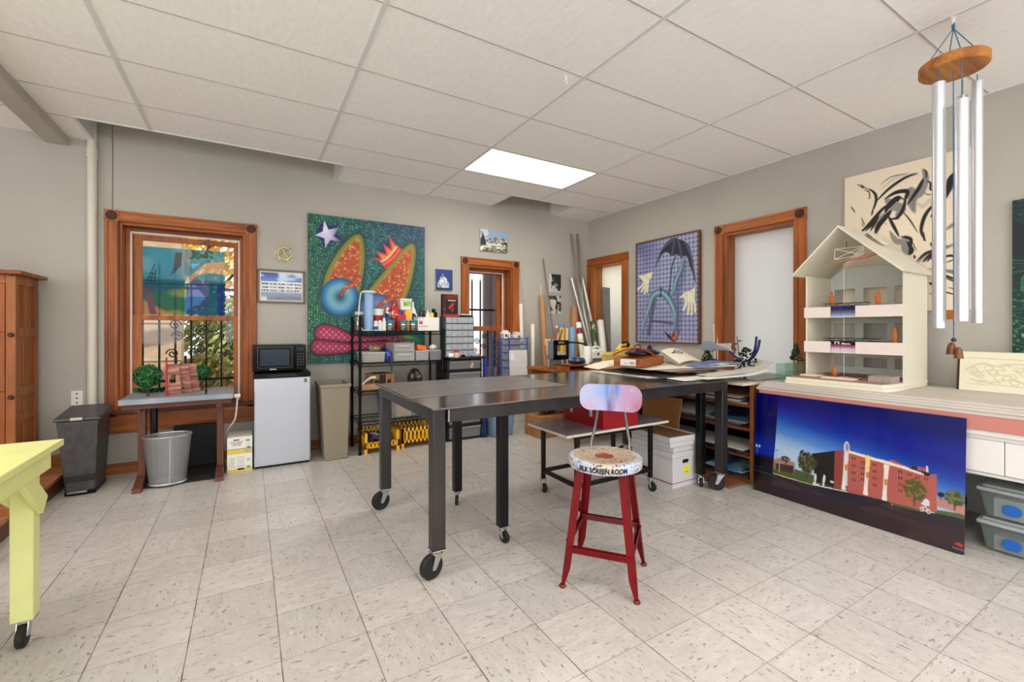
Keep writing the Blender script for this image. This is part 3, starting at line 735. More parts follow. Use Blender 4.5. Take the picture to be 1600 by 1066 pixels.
tag(b.build('glass_bowl', mat('pale_green_glass', (190, 205, 190), .15)), 'pale green bowl behind glass in the upper part of the pine bookcase', 'bowl')
box_thing('blue_binder', 'dark blue binder standing behind glass on the middle bookcase shelf', 'binder', (-1.56, 4.56, .881), (-1.50, 4.78, 1.02), mat('navy', (28, 48, 108), .5))
b = B().lathe([(.03, 0), (.055, .03), (.06, .06), (.045, .085), (.047, .09)], (-1.51, 4.495, .881), 20)
tag(b.build('glazed_pot', mat('olive_glaze', (128, 128, 74), .3)), 'small olive green pot behind glass in front of the blue binder', 'pot')
# ---- pedal bin
CH = mat('charcoal_plastic', (74, 72, 72), .42, var=((62, 60, 61), 20, (1, 1, 1), .4, .6))
t = thing('pedal_bin', 'dark charcoal slim pedal bin with lid standing under the wall plate', 'trash can', (-1.065, 4.58, 0))
b = B().frustum((-1.148, 4.425, -.982, 4.715, .02), (-1.192, 4.405, -.958, 4.74, .548))
b.build('body', CH, t, bev=.014, seg=3)
b = B().hexa([(-1.206, 4.392, .548), (-.944, 4.392, .548), (-.944, 4.752, .548), (-1.206, 4.752, .548), (-1.200, 4.398, .575), (-.950, 4.398, .575), (-.958, 4.74, .622), (-1.192, 4.74, .622)])
b.build('lid', mat('charcoal_lid', (66, 63, 62), .35), t, bev=.008, seg=3)
B().box((-1.112, 4.386, .553), (-1.045, 4.40, .574)).build('lid_clip', mat('silver_grey', (190, 188, 182), .35, .3), t, bev=.002)
B().hexa([(-1.143, 4.414, .10), (-.987, 4.414, .10), (-.987, 4.43, .10), (-1.143, 4.43, .10), (-1.152, 4.404, .145), (-.980, 4.404, .145), (-.98, 4.42, .145), (-1.152, 4.42, .145)]).build('front_recess', mat('charcoal_deep', (46, 42, 42), .5), t, bev=.002)
B().box((-1.13, 4.385, .022), (-1.02, 4.44, .036)).build('pedal', mat('pedal_steel', (150, 150, 148), .3, .8), t, bev=.003)
B().box((-1.15, 4.42, 0), (-.98, 4.72, .03)).build('base', BLACKP, t, bev=.004)
# ---- lime work table
LIME = mat('lime_paint', (228, 231, 158), .45, var=((222, 225, 146), 5, (1, 1, 1), .4, .65))
t = thing('lime_table', 'bright yellow green painted wooden table on a caster at the left edge', 'table', (-1.35, 1.9, 0))
B().box((-2.05, 1.25, .735), (-.662, 2.545, .762)).build('tabletop', LIME, t, bev=.003)
b = B().box((-.715, 1.30, .655), (-.690, 2.505, .735)).box((-2.01, 2.48, .655), (-.715, 2.505, .735)).box((-2.01, 1.30, .655), (-1.985, 2.48, .735)).box((-2.01, 1.30, .655), (-.715, 1.325, .735))
b.build('apron', LIME, t, bev=.003)
for x, y in ((-.745, 2.448), (-1.955, 2.448), (-.745, 1.36), (-1.955, 1.36)):
 lo = .096
 L_ = B().box((x - .036, y - .032, lo), (x + .030, y + .032, .735)).build('leg', LIME, t, bev=.004)
 s = 1 if y > 2 else -1; e = 1 if x > -1 else -1
 B().beam((x + e * .040, y + s * .02, .52), (x + e * .040, y - s * .20, .715), .020, .075, 0, (0, s * .66, .75)).build('brace', LIME, t, bev=.003)
 B().beam((x + e * .0, y - .0, .54), (x - e * .19, y, .725), .022, .07, 0, (e * .7, 0, .72)).build('brace', LIME, t, bev=.003)
 c = B()
 c.box((x - .03, y - .03, lo - .004), (x + .03, y + .03, lo)).rod((x, y, .085), (x, y, lo), .014)
 c.beam((x - .016, y - .012, .092), (x - .016, y - .032, .040), .004, .034, 0, (0, 1, .4)).beam((x + .016, y - .012, .092), (x + .016, y - .032, .040), .004, .034, 0, (0, 1, .4))
 c = c.build('caster', CHROME, t, bev=.001)
 B().lathe([(.012, -.013), (.036, -.013), (.042, -.009), (.042, .009), (.036, .013), (.012, .013)], (x, y - .030, .042), 24, 0, 'x').build('wheel', RUBBER, c)
# ---- drafting desk in front of the left window
DK = 'dark_'
t = thing('trestle_desk', 'small desk with grey slab top on brown wooden trestle legs under the left window', 'desk', (-.46, 4.45, 0))
B().box((-.812, 4.20, .662), (-.106, 4.74, .702)).build('desk_top', mat('grey_slab', (162, 168, 176), .55, var=((134, 142, 152), 5, (1, 1, 1), .35, .7)), t, bev=.004)
for y in (4.24, 4.66): B().box((-.80, y, .622), (-.12, y + .03, .661)).build('rail', MATS['dark_x'], t, bev=.003)
for x in (-.715, -.205):
 B().box((x - .024, 4.43, .05), (x + .024, 4.49, .625)).build('leg', MATS['dark_z'], t, bev=.003)
 q = B().prism([(4.235, 0), (4.70, 0), (4.70, .03), (4.52, .085), (4.41, .085), (4.24, .032)], (x - .027, 0, 0), (0, 1, 0), (0, 0, 1), (.054, 0, 0))
 q.build('foot', MATS['dark_y'], t, bev=.003)
 B().box((x - .02, 4.26, .595), (x + .02, 4.68, .63)).build('bearer', MATS['dark_y'], t, bev=.002)
tag(B().rod((-.664, 4.60, .012), (-.664, 4.60, .615), .026, n=18).build('steel_post', mat('dark_steel_post', (52, 54, 60), .3, .7)), 'dark steel post standing behind the left leg of the grey topped desk', 'post')
MATB = mat('black_mat', (34, 33, 33), .8, bump=(60, .4, (1, 6, 1)))
box_thing('floor_mat', 'black ribbed mat lying on the floor under the grey topped desk', 'mat', (-.76, 4.33, 0), (-.20, 4.80, .011), MATB)
box_thing('leaning_board', 'large black panel standing on edge under the desk against the wall', 'panel', (-.56, 4.80, .0115), (-.235, 4.835, .375), mat('black_board', (26, 26, 28), .6, bump=(40, .2, (1, 1, 1))))
# topiary trees on the desk
GRN = [mat('topiary_a', (34, 92, 44), .8), mat('topiary_b', (58, 124, 58), .8), mat('topiary_c', (20, 58, 30), .9)]
def topiary(label, x, y, z, rad, trunk, seed):
 rng = random.Random(seed)
 t = thing('topiary_tree', label, 'model tree', (x, y, z), group=None)
 B().tube([(x, y, z), (x + .003, y, z + trunk * .5), (x, y, z + trunk + .02)], [.008, .006, .006], 8).lathe([(.016, 0), (.014, .004), (1e-4, .005)], (x, y, z), 12).build('trunk', mat('twig', (84, 56, 40), .8), t)
 b = B(); c = Vector((x, y, z + trunk + rad))
 b.ball(c, rad * .86, 2, 20)
 for _ in range(420):
  d = Vector((rng.gauss(0, 1), rng.gauss(0, 1), rng.gauss(0, 1))).normalized(); p = c + d * rad * rng.uniform(.86, 1.0)
  u = d.orthogonal().normalized(); u.rotate(Matrix.Rotation(rng.uniform(0, 6), 3, d)); v = d.cross(u); s_ = rad * .16
  b._add([p - u * s_, p + v * s_ * .6 + d * s_ * .3, p + u * s_, p - v * s_ * .6 + d * s_ * .3], [(0, 1, 2, 3)], rng.choice((0, 0, 1)))
 b.build('foliage', GRN, t, smooth=False)
def onD(px, py, y): return atY(px, py, y)
p = onD(231, 588, 4.36); topiary('round green topiary model tree at the left front of the grey desk top', p.x, 4.36, .702, .092, max(.02, p.z - .702 - .092), 2)
p = onD(316, 581, 4.56); topiary('green topiary ball behind the brown layered model on the desk', p.x, 4.56, .702, .062, p.z - .702 - .062, 4)
# low dark garland at the back left
rng = random.Random(12); b = B()
for k in range(90):
 a = k / 90; x = -.79 + .20 * a; y = 4.60 + .05 * math.sin(a * 9); z = .702 + .012 + rng.uniform(0, .018)
 b.ball((x + rng.uniform(-.01, .01), y + rng.uniform(-.03, .03), z), rng.uniform(.008, .014), rng.choice((0, 2)), 6)
tag(b.build('leaf_garland', GRN), 'low dark green garland lying behind the front topiary on the desk', 'garland')
# layered brown model
LAY = bpy.data.materials.new('layered_board'); LAY.use_nodes = True
nt = LAY.node_tree; P_ = nt.nodes['Principled BSDF']; P_.inputs['Roughness'].default_value = .7
tc = nt.nodes.new('ShaderNodeTexCoord'); mp = nt.nodes.new('ShaderNodeMapping'); mp.inputs['Scale'].default_value = (1, 1, 9); nz = nt.nodes.new('ShaderNodeTexNoise'); nz.inputs['Scale'].default_value = 4.5; nz.inputs['Detail'].default_value = 2
cr = nt.nodes.new('ShaderNodeValToRGB'); E_ = cr.color_ramp.elements; E_[0].position = .3; E_[0].color = (*lin((108, 70, 66)), 1); E_[1].position = .62; E_[1].color = (*lin((206, 150, 122)), 1); e = E_.new(.46); e.color = (*lin((150, 92, 84)), 1)
nt.links.new(tc.outputs['Object'], mp.inputs[0]); nt.links.new(mp.outputs[0], nz.inputs['Vector']); nt.links.new(nz.outputs['Fac'], cr.inputs[0]); nt.links.new(cr.outputs[0], P_.inputs['Base Color'])
t = thing('folded_model', 'brown layered folding screen model with red post on the grey desk top', 'model', (-.44, 4.40, .702))
def panel(name, q, y0, y1, hole=None):
 """q = four px corners (bl, br, tr, tl) of one leaf of the screen, standing on the desk between depths y0 and y1"""
 pts = []
 for (px, py), yy in zip(q, (y0, y1, y1, y0)):
  v = atY(px, py, yy); pts.append(Vector((v.x, yy, v.z)))
 pts[0].z = pts[1].z = .703
 w = (pts[1] - pts[0]).cross(Vector((0, 0, 1))).normalized() * -.008
 bb = B()
 if hole:
  a, c, e, g = hole
  def P2(s, r): return (pts[0] * (1 - s) + pts[1] * s) * (1 - r) + (pts[3] * (1 - s) + pts[2] * s) * r
  for sa, sb, ra, rb in ((0, a, 0, 1), (c, 1, 0, 1), (a, c, 0, e), (a, c, g, 1)):
   v4 = [P2(sa, ra), P2(sb, ra), P2(sb, rb), P2(sa, rb)]; bb.hexa(v4 + [v + w for v in v4])
 else: bb.hexa(pts + [v + w for v in pts])
 return bb.build(name, LAY, t, bev=.001)
panel('screen_leaf', [(258, 614), (284, 614), (279, 569), (262, 569)], 4.34, 4.36, (.22, .66, .38, .66))
panel('screen_leaf', [(283, 612), (300, 611), (294, 568), (277, 569)], 4.42, 4.43, (.1, .3, .1, .36))
panel('screen_leaf', [(298, 610), (313, 607), (306, 568), (292, 569)], 4.47, 4.50, None)
p = atY(260, 560, 4.33); B().box((p.x - .006, 4.326, .703), (p.x + .006, 4.338, p.z + .006)).build('red_post', mat('red_paint', (178, 24, 30), .4), t)
for px, py, yy in ((275, 557, 4.42), (290, 556, 4.48)):
 p = atY(px, py, yy); q = atY(px, 570, yy); B().rod((p.x, yy - .006, .703), (p.x, yy - .006, p.z), .009, n=10).build('dark_post', BLACKP, t)
t = thing('tiny_figure', 'tiny black standing figure on the right half of the grey desk top', 'figurine', (atY(322, 614, 4.30).x, 4.30, .702))
x = t.location.x
B().lathe([(.010, 0), (.009, .004), (.004, .008), (.007, .020), (.008, .030), (.004, .036), (.005, .040), (.0045, .046), (1e-4, .049)], (x, 4.30, .702), 12).build('figure_body', BLACKP, t)
# adapter and cord at the right corner
t = thing('power_adapter', 'white power adapter with cord hanging at the right corner of the grey desk', 'adapter', (-.085, 4.30, .60))
B().box((-.104, 4.285, .655), (-.06, 4.32, .685)).build('plug_body', WHITE, t, bev=.004)
B().box((-.088, 4.298, .685), (-.076, 4.31, .735)).build('plug_blade', mat('brown_plug', (92, 70, 60), .4), t, bev=.001)
pts = [(-.082, 4.31, .655), (-.085, 4.33, .58), (-.10, 4.40, .46), (-.15, 4.52, .36), (-.185, 4.66, .24), (-.19, 4.78, .12), (-.18, 4.86, .1)]
B().tube(curve(pts, 5), .006, 8).build('cord', WHITE, t)
# ---- wire waste basket (oval mesh)
MESHW = bpy.data.materials.new('steel_mesh'); MESHW.use_nodes = True
nt = MESHW.node_tree; N = nt.nodes; L = nt.links; P_ = N['Principled BSDF']
P_.inputs['Base Color'].default_value = (*lin((158, 158, 160)), 1); P_.inputs['Metallic'].default_value = .5; P_.inputs['Roughness'].default_value = .4
tc = N.new('ShaderNodeTexCoord'); sp = N.new('ShaderNodeSeparateXYZ'); L.new(tc.outputs['Object'], sp.inputs[0])
def mnode(op, a, b=None):
 n = N.new('ShaderNodeMath'); n.operation = op
 for i, q in enumerate((a, b)):
  if q is None: continue
  if isinstance(q, (int, float)): n.inputs[i].default_value = q
  else: L.new(q, n.inputs[i])
 return n.outputs[0]
ang = mnode('ARCTAN2', sp.outputs[1], sp.outputs[0])
fa = mnode('FRACT', mnode('MULTIPLY', ang, 46)); fz = mnode('FRACT', mnode('MULTIPLY', sp.outputs[2], 230))
solid = mnode('MAXIMUM', mnode('LESS_THAN', fa, .55), mnode('LESS_THAN', fz, .55))
tr = N.new('ShaderNodeBsdfTransparent'); mx = N.new('ShaderNodeMixShader'); L.new(solid, mx.inputs[0]); L.new(tr.outputs[0], mx.inputs[1]); L.new(P_.outputs[0], mx.inputs[2]); L.new(mx.outputs[0], N['Material Output'].inputs[0])
bc = (-.545, 4.365)
t = thing('mesh_basket', 'oval silver wire mesh waste basket in front of the trestle desk', 'waste basket', (bc[0], bc[1], .011))
def oval(r0x, r0y, z0, r1x, r1y, z1, th, m, cap=False):
 n = 40; bb = B(); vs = []
 for rx, ry, z in ((r0x, r0y, z0), (r1x, r1y, z1)):
  for i in range(n): a = 2 * PI * i / n; vs.append((bc[0] + rx * math.cos(a), bc[1] + ry * math.sin(a), z))
 fs = [(i, (i + 1) % n, n + (i + 1) % n, n + i) for i in range(n)]
 if cap: fs.append(tuple(range(n)))
 return bb._add(vs, fs, m)
oval(.118, .085, .025, .152, .115, .385, 0, 0).build('mesh_wall', MESHW, t)
STEEL = mat('basket_steel', (196, 196, 198), .35, .7)
for rx, ry, z, r_ in ((.152, .115, .388, .0065), (.118, .085, .022, .008)):
 B().tube([(bc[0] + rx * math.cos(2 * PI * i / 40), bc[1] + ry * math.sin(2 * PI * i / 40), z) for i in range(41)], r_, 8).build('rim', STEEL, t)
b = B(); n = 40
b._add([(bc[0] + .118 * math.cos(2 * PI * i / n), bc[1] + .085 * math.sin(2 * PI * i / n), .018) for i in range(n)], [tuple(range(n))]); b.build('bottom', STEEL, t)
B().beam((bc[0] + .022, bc[1] - .084, .025), (bc[0] + .028, bc[1] - .115, .386), .008, .004, 0, (0, 1, 0)).build('seam', STEEL, t)
# ---- coconut water cartons
t0 = None
CW = mat('carton_white', (240, 238, 228), .6); CY = mat('carton_yellow', (238, 204, 92), .6); CG = mat('carton_green', (70, 140, 84), .6); CB = mat('coconut_tan', (206, 180, 132), .7); CGREY = mat('carton_grey_print', (170, 172, 176), .7)
for k, (z, lab) in enumerate(((0, 'white carton with small print, lower of the two beside the fridge'), (.15, 'white and yellow carton printed coconut water, upper of the two beside the fridge'))):
 t = thing('juice_carton', lab, 'carton', (-.065, 4.56, z), group='cartons beside the fridge')
 xa, xb, ya = -.157, .027, 4.442; zt_ = z + (.15 if k == 0 else .147)
 B().box((xa, ya, z), (xb, 4.70, zt_)).build('carton_body', CW, t, bev=.002)
 q = B(); f = ya - .0006; rect = lambda x0, x1, z0, z1, m: q.box((x0, f, z0), (x1, ya + .001, z1), m)
 if k == 1:
  rect(xa + .001, xb - .001, z + .003, z + .042, 0); rect(xa + .001, xb - .001, z + .042, z + .047, 1)
  q.lathe([(.028, 0), (.028, .0012), (1e-4, .0014)], (xb - .032, ya - .0015, z + .034), 20, 2, 'y'); q.ball((xb - .026, ya - .001, z + .052), .013, 1, 8, (1.3, .1, .7))
  rect(xa + .045, xa + .088, z + .118, z + .127, 3)
  q.text('COCONUT', .026, ((xa + xb) / 2 - .022, ya - .0004, z + .100), (1, 0, 0), (0, 0, 1), .0008, 3, maxw=.092)
  q.text('WATER', .022, ((xa + xb) / 2 - .022, ya - .0004, z + .080), (1, 0, 0), (0, 0, 1), .0008, 3, maxw=.064)
  for i in range(5): rect(xb - .046 + .006 * i, xb - .0425 + .006 * i, z + .104, z + .122, 3)
  q.text('12 PK', .012, (xb - .033, ya - .0004, z + .078), (1, 0, 0), (0, 0, 1), .0008, 3)
 else:
  rect(xa + .001, xb - .001, z + .002, z + .026, 0)
  for i in range(7): rect(xa + .016, xa + .058 - .004 * (i % 3), z + .118 - .012 * i, z + .122 - .012 * i, 4)
  for i in range(6): rect(xa + .07, xb - .055 - .006 * (i % 2), z + .124 - .013 * i, z + .127 - .013 * i, 4)
  rect(xa + .07, xb - .05, z + .044, z + .047, 1); rect(xa + .076, xa + .124, z + .016, z + .030, 3)
  for i in range(5): rect(xb - .042 + .006 * i, xb - .0385 + .006 * i, z + .022, z + .045, 3)
  rect(xb - .04, xb - .018, z + .10, z + .104, 3); rect(xb - .04, xb - .018, z + .088, z + .092, 3)
 q.build('printing', [CY, CG, CB, INK, CGREY], t, smooth=False)
# ---- fridge and microwave
t = thing('mini_fridge', 'silver grey compact fridge with black top standing beside the left window', 'fridge', (.263, 4.65, 0))
B().box((.048, 4.478, .012), (.480, 4.88, .79)).build('cabinet_body', mat('fridge_grey', (60, 62, 66), .45), t, bev=.006)
FR = mat('fridge_silver', (192, 196, 205), .28, .35)
B().box((.040, 4.43, .018), (.487, 4.474, .786)).build('door', FR, t, bev=.010, seg=3)
q = B().hexa([(.036, 4.425, .79), (.490, 4.425, .79), (.487, 4.88, .79), (.040, 4.88, .79), (.036, 4.44, .832), (.490, 4.44, .832), (.487, 4.88, .838), (.040, 4.88, .838)])
q.build('top_cap', BLACKP, t, bev=.008, seg=3)
B().prism([(.14, .795), (.38, .795), (.36, .818), (.16, .818)], (0, 4.4235, 0), (1, 0, 0), (0, 0, 1), (0, .012, 0)).build('handle_recess', mat('deep_black', (10, 10, 11), .5), t)
B().box((.05, 4.45, 0), (.475, 4.87, .016)).build('plinth', BLACKP, t)
q = B().box((.428, 4.4285, .735), (.462, 4.431, .769), 0).box((.431, 4.4278, .755), (.459, 4.4288, .766), 1).box((.431, 4.4278, .738), (.459, 4.4288, .749), 1).box((.431, 4.4276, .7505), (.459, 4.4286, .7535), 2)
q.build('badge', [CHROME, BLACKP, WHITE], t)
t = thing('microwave_oven', 'black microwave oven standing on top of the compact fridge', 'microwave', (.24, 4.66, .838))
x0, x1, y0, y1, z0, z1 = .030, .452, 4.455, 4.83, .846, 1.076
B().box((x0, y0 + .012, z0), (x1, y1, z1)).build('casing', BLACKP, t, bev=.006)
B().box((x0, y0 - .006, z0 + .002), (x1 - .092, y0 + .011, z1 - .002)).build('door', mat('gloss_black', (6, 6, 7), .12, spec=.25), t, bev=.005)
q = B(); w = .0022; fx0, fx1, fz0, fz1 = x0 + .036, x1 - .115, z0 + .03, z1 - .014
for a, c in (((fx0, fz0), (fx1, fz0 + w)), ((fx0, fz1 - w), (fx1, fz1)), ((fx0, fz0 + w), (fx0 + w, fz1 - w)), ((fx1 - w, fz0 + w), (fx1, fz1 - w))): q.box((a[0], y0 - .009, a[1]), (c[0], y0 - .004, c[1]))
q.build('door_trim', mat('trim_dim', (92, 94, 96), .3, .8), t)
B().box((fx0 + .02, y0 - .0075, fz0 + .018), (fx1 - .022, y0 - .005, fz1 - .026)).build('door_window', mat('oven_window', (44, 54, 66), .12, spec=.35), t)
B().box((x1 - .090, y0 - .006, z0 + .002), (x1 - .001, y0 + .011, z1 - .002)).build('control_panel', mat('gloss_black', (14, 14, 16), .12), t, bev=.004)
for r_ in range(5):
 for c in range(3):
  B().box((x1 - .074 + .022 * c, y0 - .0078, z0 + .045 + .024 * r_), (x1 - .060 + .022 * c, y0 - .005, z0 + .058 + .024 * r_)).build('button', mat('button_grey', (46, 46, 50), .4), t)
B().box((x1 - .074, y0 - .0078, z1 - .052), (x1 - .016, y0 - .005, z1 - .028)).build('display', mat('display_dark', (18, 28, 30), .1), t)
B().box((.16, y0 - .008, z0 + .011), (.212, y0 - .005, z0 + .022)).build('badge', mat('trim_silver', (168, 170, 172)), t)
for x in (x0 + .04, x1 - .04):
 for y in (y0 + .05, y1 - .05): B().rod((x, y, .838), (x, y, z0 + .002), .012).build('foot', BLACKP, t)
# ---- tall beige bin
BG = mat('beige_plastic', (146, 136, 118), .5)
t = thing('tall_bin', 'tall beige open plastic waste bin standing between the fridge and the wire shelf', 'trash can', (.70, 4.53, 0))
b = B()
def ring(b, x0, y0, x1, y1, zb, X0, Y0, X1, Y1, zt_, th):
 b.frustum((x0, y0, x1, y1, zb), (X0, Y0, X1, Y1, zt_), cap=False)
 b.frustum((x0 + th, y0 + th, x1 - th, y1 - th, zb + th), (X0 + th, Y0 + th, X1 - th, Y1 - th, zt_), cap=False)
ring(b, .60, 4.385, .806, 4.70, 0, .568, 4.372, .824, 4.755, .70, .004); b.build('body', BG, t, bev=.012, seg=3)
q = B()
for a, c in (((.560, 4.364), (.832, 4.376)), ((.560, 4.752), (.832, 4.764)), ((.560, 4.3762), (.572, 4.7518)), ((.820, 4.3762), (.832, 4.7518))): q.box((a[0], a[1], .676), (c[0], c[1], .706))
q.build('rim', BG, t, bev=.004)
# ---- things on the back wall
GOLD = mat('pale_gold', (214, 196, 140), .35, .6)
t = thing('wall_ornament', 'small pale gold openwork ornament hung on the wall above the framed photograph', 'ornament', (.29, YB - .01, 1.94))
q = B(); c = Vector((.305, YB - .014, 1.965))
rp = lambda r, a, s=1: (c.x + r * math.cos(a) * s, c.y, c.z + r * math.sin(a))
q.tube([rp(.06, a * .35 + .3) for a in range(18)], .0055, 6)
q.tube(curve([rp(.075, 2.2), rp(.03, 2.0), rp(.0, 0), rp(.05, -.9), rp(.085, -1.2)], 5), .006, 6)
q.tube(curve([rp(.09, .8, .9), rp(.05, .9), rp(.03, 3.0), rp(.07, 3.8), rp(.095, 4.6)], 5), .006, 6)
q.tube(curve([rp(.06, 1.6), rp(.085, 1.75), rp(.12, 1.95), rp(.125, 2.05)], 4), [.004] * 12 + [.002], 6)
for a in (.5, 1.6, 2.8, 3.9, 5.0, 5.8): q.ball(rp(.062, a), .012, 0, 8, (1, .4, 1))
q.build('openwork', GOLD, t)
B().ball((.228, YB - .01, 1.968), .013, 0, 8, (1, .5, 1)).tube([(.236, YB - .012, 1.968), (.262, YB - .012, 1.97)], .003, 6).build('pendant', mat('pale_glass', (214, 216, 204), .2), t)
# framed photograph of a white building
t = thing('framed_photograph', 'framed photograph of a long white building by water, between window and large painting', 'picture', (.278, YB - .012, 1.47))
x0, x1, z0, z1 = .071, .487, 1.474, 1.800
q = B(); w = .018
for a, c in (((x0, z0), (x1, z0 + w)), ((x0, z1 - w), (x1, z1)), ((x0, z0 + w), (x0 + w, z1 - w)), ((x1 - w, z0 + w), (x1, z1 - w))): q.box((a[0], YB - .024, a[1]), (c[0], YB - .002, c[1]))
q.build('frame', mat('pewter_frame', (106, 96, 88), .4, .4), t, bev=.003)
B().box((x0 + .016, YB - .014, z0 + .016), (x1 - .016, YB - .006, z1 - .016)).build('mount', mat('mount_card', (232, 222, 206), .7), t)
pt = Paint(x1 - x0 - .06, z1 - z0 - .06, 90); x, y = pt.x / pt.asp, pt.y
pt.over((40, 66, 140), np.ones_like(y)); pt.over((92, 138, 206), sstep(0, .34, y)); pt.over((204, 220, 240), sstep(.55, .8, vnoise(x * 4, y * 9)) * (y < .34))
pt.over((236, 238, 240), ((y > .33) & (y < .72)).astype(float))
for r_, yy in enumerate((.38, .50, .62)):
 col = ((y > yy) & (y < yy + .075) & (np.abs(((x * 5) % 1) - .5) < .44)).astype(float); pt.over((92, 96, 108), col * (.5 + .5 * (vnoise(x * 34, y * 20, r_) > .42)))
pt.over((206, 196, 170), ((y > .6) & (y < .75) & (x > .64) & (x < .76)) * .6)
pt.over((146, 156, 176), sstep(.70, .76, y)); pt.over((84, 94, 120), sstep(.74, .95, y) * (.4 + .6 * vnoise(x * 5, y * 26))); pt.over((224, 226, 232), sstep(.8, .98, y) * (x < .14))
pt.mesh('print', (x0 + .03, YB - .0155, z1 - .03), (1, 0, 0), (0, 0, -1), vcol('glossy_print', .25), t)
# ================================================================== LARGE SCALE PAINTING
x0, x1, z0, z1 = .514, 1.739, .866, 2.389; yp = 4.885
pt = Paint(x1 - x0, z1 - z0, 330); H = z1 - z0
def cv(zx, zy):                                    # reading off the photograph, on the canvas plane
 v = atY(480 + zx / 4.442, 330 + zy / 4.442, yp); return ((v.x - x0) / H, (z1 - v.z) / H)
CV = lambda *q: [cv(a, c) for a, c in q]
x, y = pt.x, pt.y
d1, d2, idv = cells(x * 62, y * 62, .8); edge = d2 - d1
tone = vnoise(x * 3, y * 3)
ground = np.array(lin((44, 138, 128)))[None, None] * np.ones(x.shape + (3,))
def blend(A, c, a): return A * (1 - a[..., None]) + np.array(lin(c)) * a[..., None]
ground = blend(ground, (56, 146, 84), sstep(.30, .0, x)); ground = blend(ground, (66, 108, 156), sstep(.35, .0, y) * sstep(.25, .7, x)); ground = blend(ground, (116, 178, 156), sstep(.6, .95, idv) * .5); ground = blend(ground, (22, 74, 80), sstep(.45, .05, idv) * .7)
ground = blend(ground, (12, 44, 58), sstep(.42, .10, edge)); ground = blend(ground, (20, 62, 84), sstep(.3, .7, tone) * .25)
pt.im = ground
def scales(mask, P, base, dark, light, n=60):
 a, c, i = cells(pt.x * n, pt.y * n, .9)
 im = np.array(lin(base))[None, None] * np.ones(pt.x.shape + (3,)); im = blend(im, light, sstep(.55, 1, i) * .8); im = blend(im, dark, sstep(.25, .04, c - a) * .85)
 pt.over(im, mask)
# dark navy shadow shapes behind the star and crown, halo round the cones
pt.poly(CV((62, 130), (100, 70), (130, 90), (215, 100), (205, 150), (265, 215), (205, 205), (110, 250), (95, 195), (60, 175)), (20, 42, 96), .012)
coneA = curve(CV((100, 560), (135, 420), (215, 280), (300, 185), (355, 160), (385, 190), (400, 300), (390, 430), (360, 570), (300, 690), (200, 720), (120, 660), (100, 560)), 6)
coneB = curve(CV((375, 640), (450, 520), (560, 390), (650, 280), (720, 225), (752, 260), (745, 380), (715, 520), (665, 660), (640, 740), (400, 740), (375, 640)), 6)
for C_ in (coneA, coneB):
 m = inpoly(x, y, C_); d, _ = dline(x, y, C_, True); sd = np.where(m, d, -d)
 pt.over((36, 58, 56), sstep(-.04, 0, sd) * .85); pt.over((120, 132, 44), sstep(-.004, .006, sd)); pt.over((172, 140, 52), sstep(.010, .03, sd) * .8)
 scales(sstep(.018, .042, sd), None, (196, 84, 46), (120, 36, 22), (236, 176, 100), 62)
def disc(cx, cy, rx, ry, rot, cols):
 c0 = cv(cx, cy); e = cv(cx + rx, cy); g = cv(cx, cy + ry); a, b_ = e[0] - c0[0], g[1] - c0[1]
 q = np.hypot((x - c0[0]) / a, (y - c0[1]) / b_)
 inside = 1 - sstep(.98, 1.0, q)
 pt.over((20, 70, 120), inside); pt.over(cols[0], inside * sstep(1.0, .82, q)); pt.over(cols[1], inside * sstep(.85, .55, q) * .9); pt.over(cols[2], inside * sstep(.5, .05, q))
 return c0
c0 = disc(228, 596, 130, 136, 0, ((34, 122, 178), (120, 178, 196), (26, 78, 112)))
c1 = disc(485, 705, 132, 134, 0, ((72, 112, 170), (128, 136, 178), (60, 78, 128)))
for tip, tail, w in ((cv(232, 604), [cv(355, 470), cv(330, 505), cv(262, 535), cv(236, 590)], .022), (cv(484, 700), [cv(600, 580), cv(575, 612), cv(515, 645), cv(490, 690)], .022)):
 P = curve(tail, 8); d, s = dline(x, y, P); wd = w * (1 - .8 * s); mk = 1 - sstep(-.002, .002, d - wd)
 pt.over((92, 40, 30), 1 - sstep(-.002, .003, d - wd - .004)); scales(mk, None, (204, 92, 52), (130, 44, 28), (246, 214, 160), 60)
# star
st5 = CV((118, 62), (148, 130), (222, 112), (182, 172), (240, 215), (160, 200), (125, 252), (120, 188), (52, 166), (108, 142))
pt.poly(st5, (196, 190, 226)); sx0, sy0 = cv(150, 160); m = inpoly(x, y, st5)
pt.over((232, 228, 246), m * sstep(.10, .0, np.hypot(x - sx0 + .03, y - sy0 + .03))); pt.over((112, 70, 138), m * sstep(-.01, .09, (x - sx0)))
# crown with its dark echo
pt.poly(CV((470, 330), (500, 260), (520, 250), (545, 215), (570, 225), (580, 260), (620, 300), (540, 370)), (22, 46, 92), .015)
cr_ = CV((432, 320), (505, 330), (478, 275), (548, 298), (526, 225), (580, 262), (566, 168), (622, 240), (660, 262), (625, 322), (545, 404), (512, 350))
pt.poly(cr_, (204, 62, 50)); m = inpoly(x, y, cr_); d, _ = dline(x, y, cr_, True)
pt.over((238, 150, 92), m * sstep(.004, .022, d) * .85); pt.stroke(CV((512, 352), (560, 322), (622, 246)), .0045, (252, 206, 140)); pt.poly(CV((520, 360), (565, 332), (628, 258), (658, 266), (622, 320), (546, 400)), (200, 48, 48), .008)
pt.stroke(CV((530, 372), (590, 330), (640, 270)), .006, (236, 112, 92), .006)
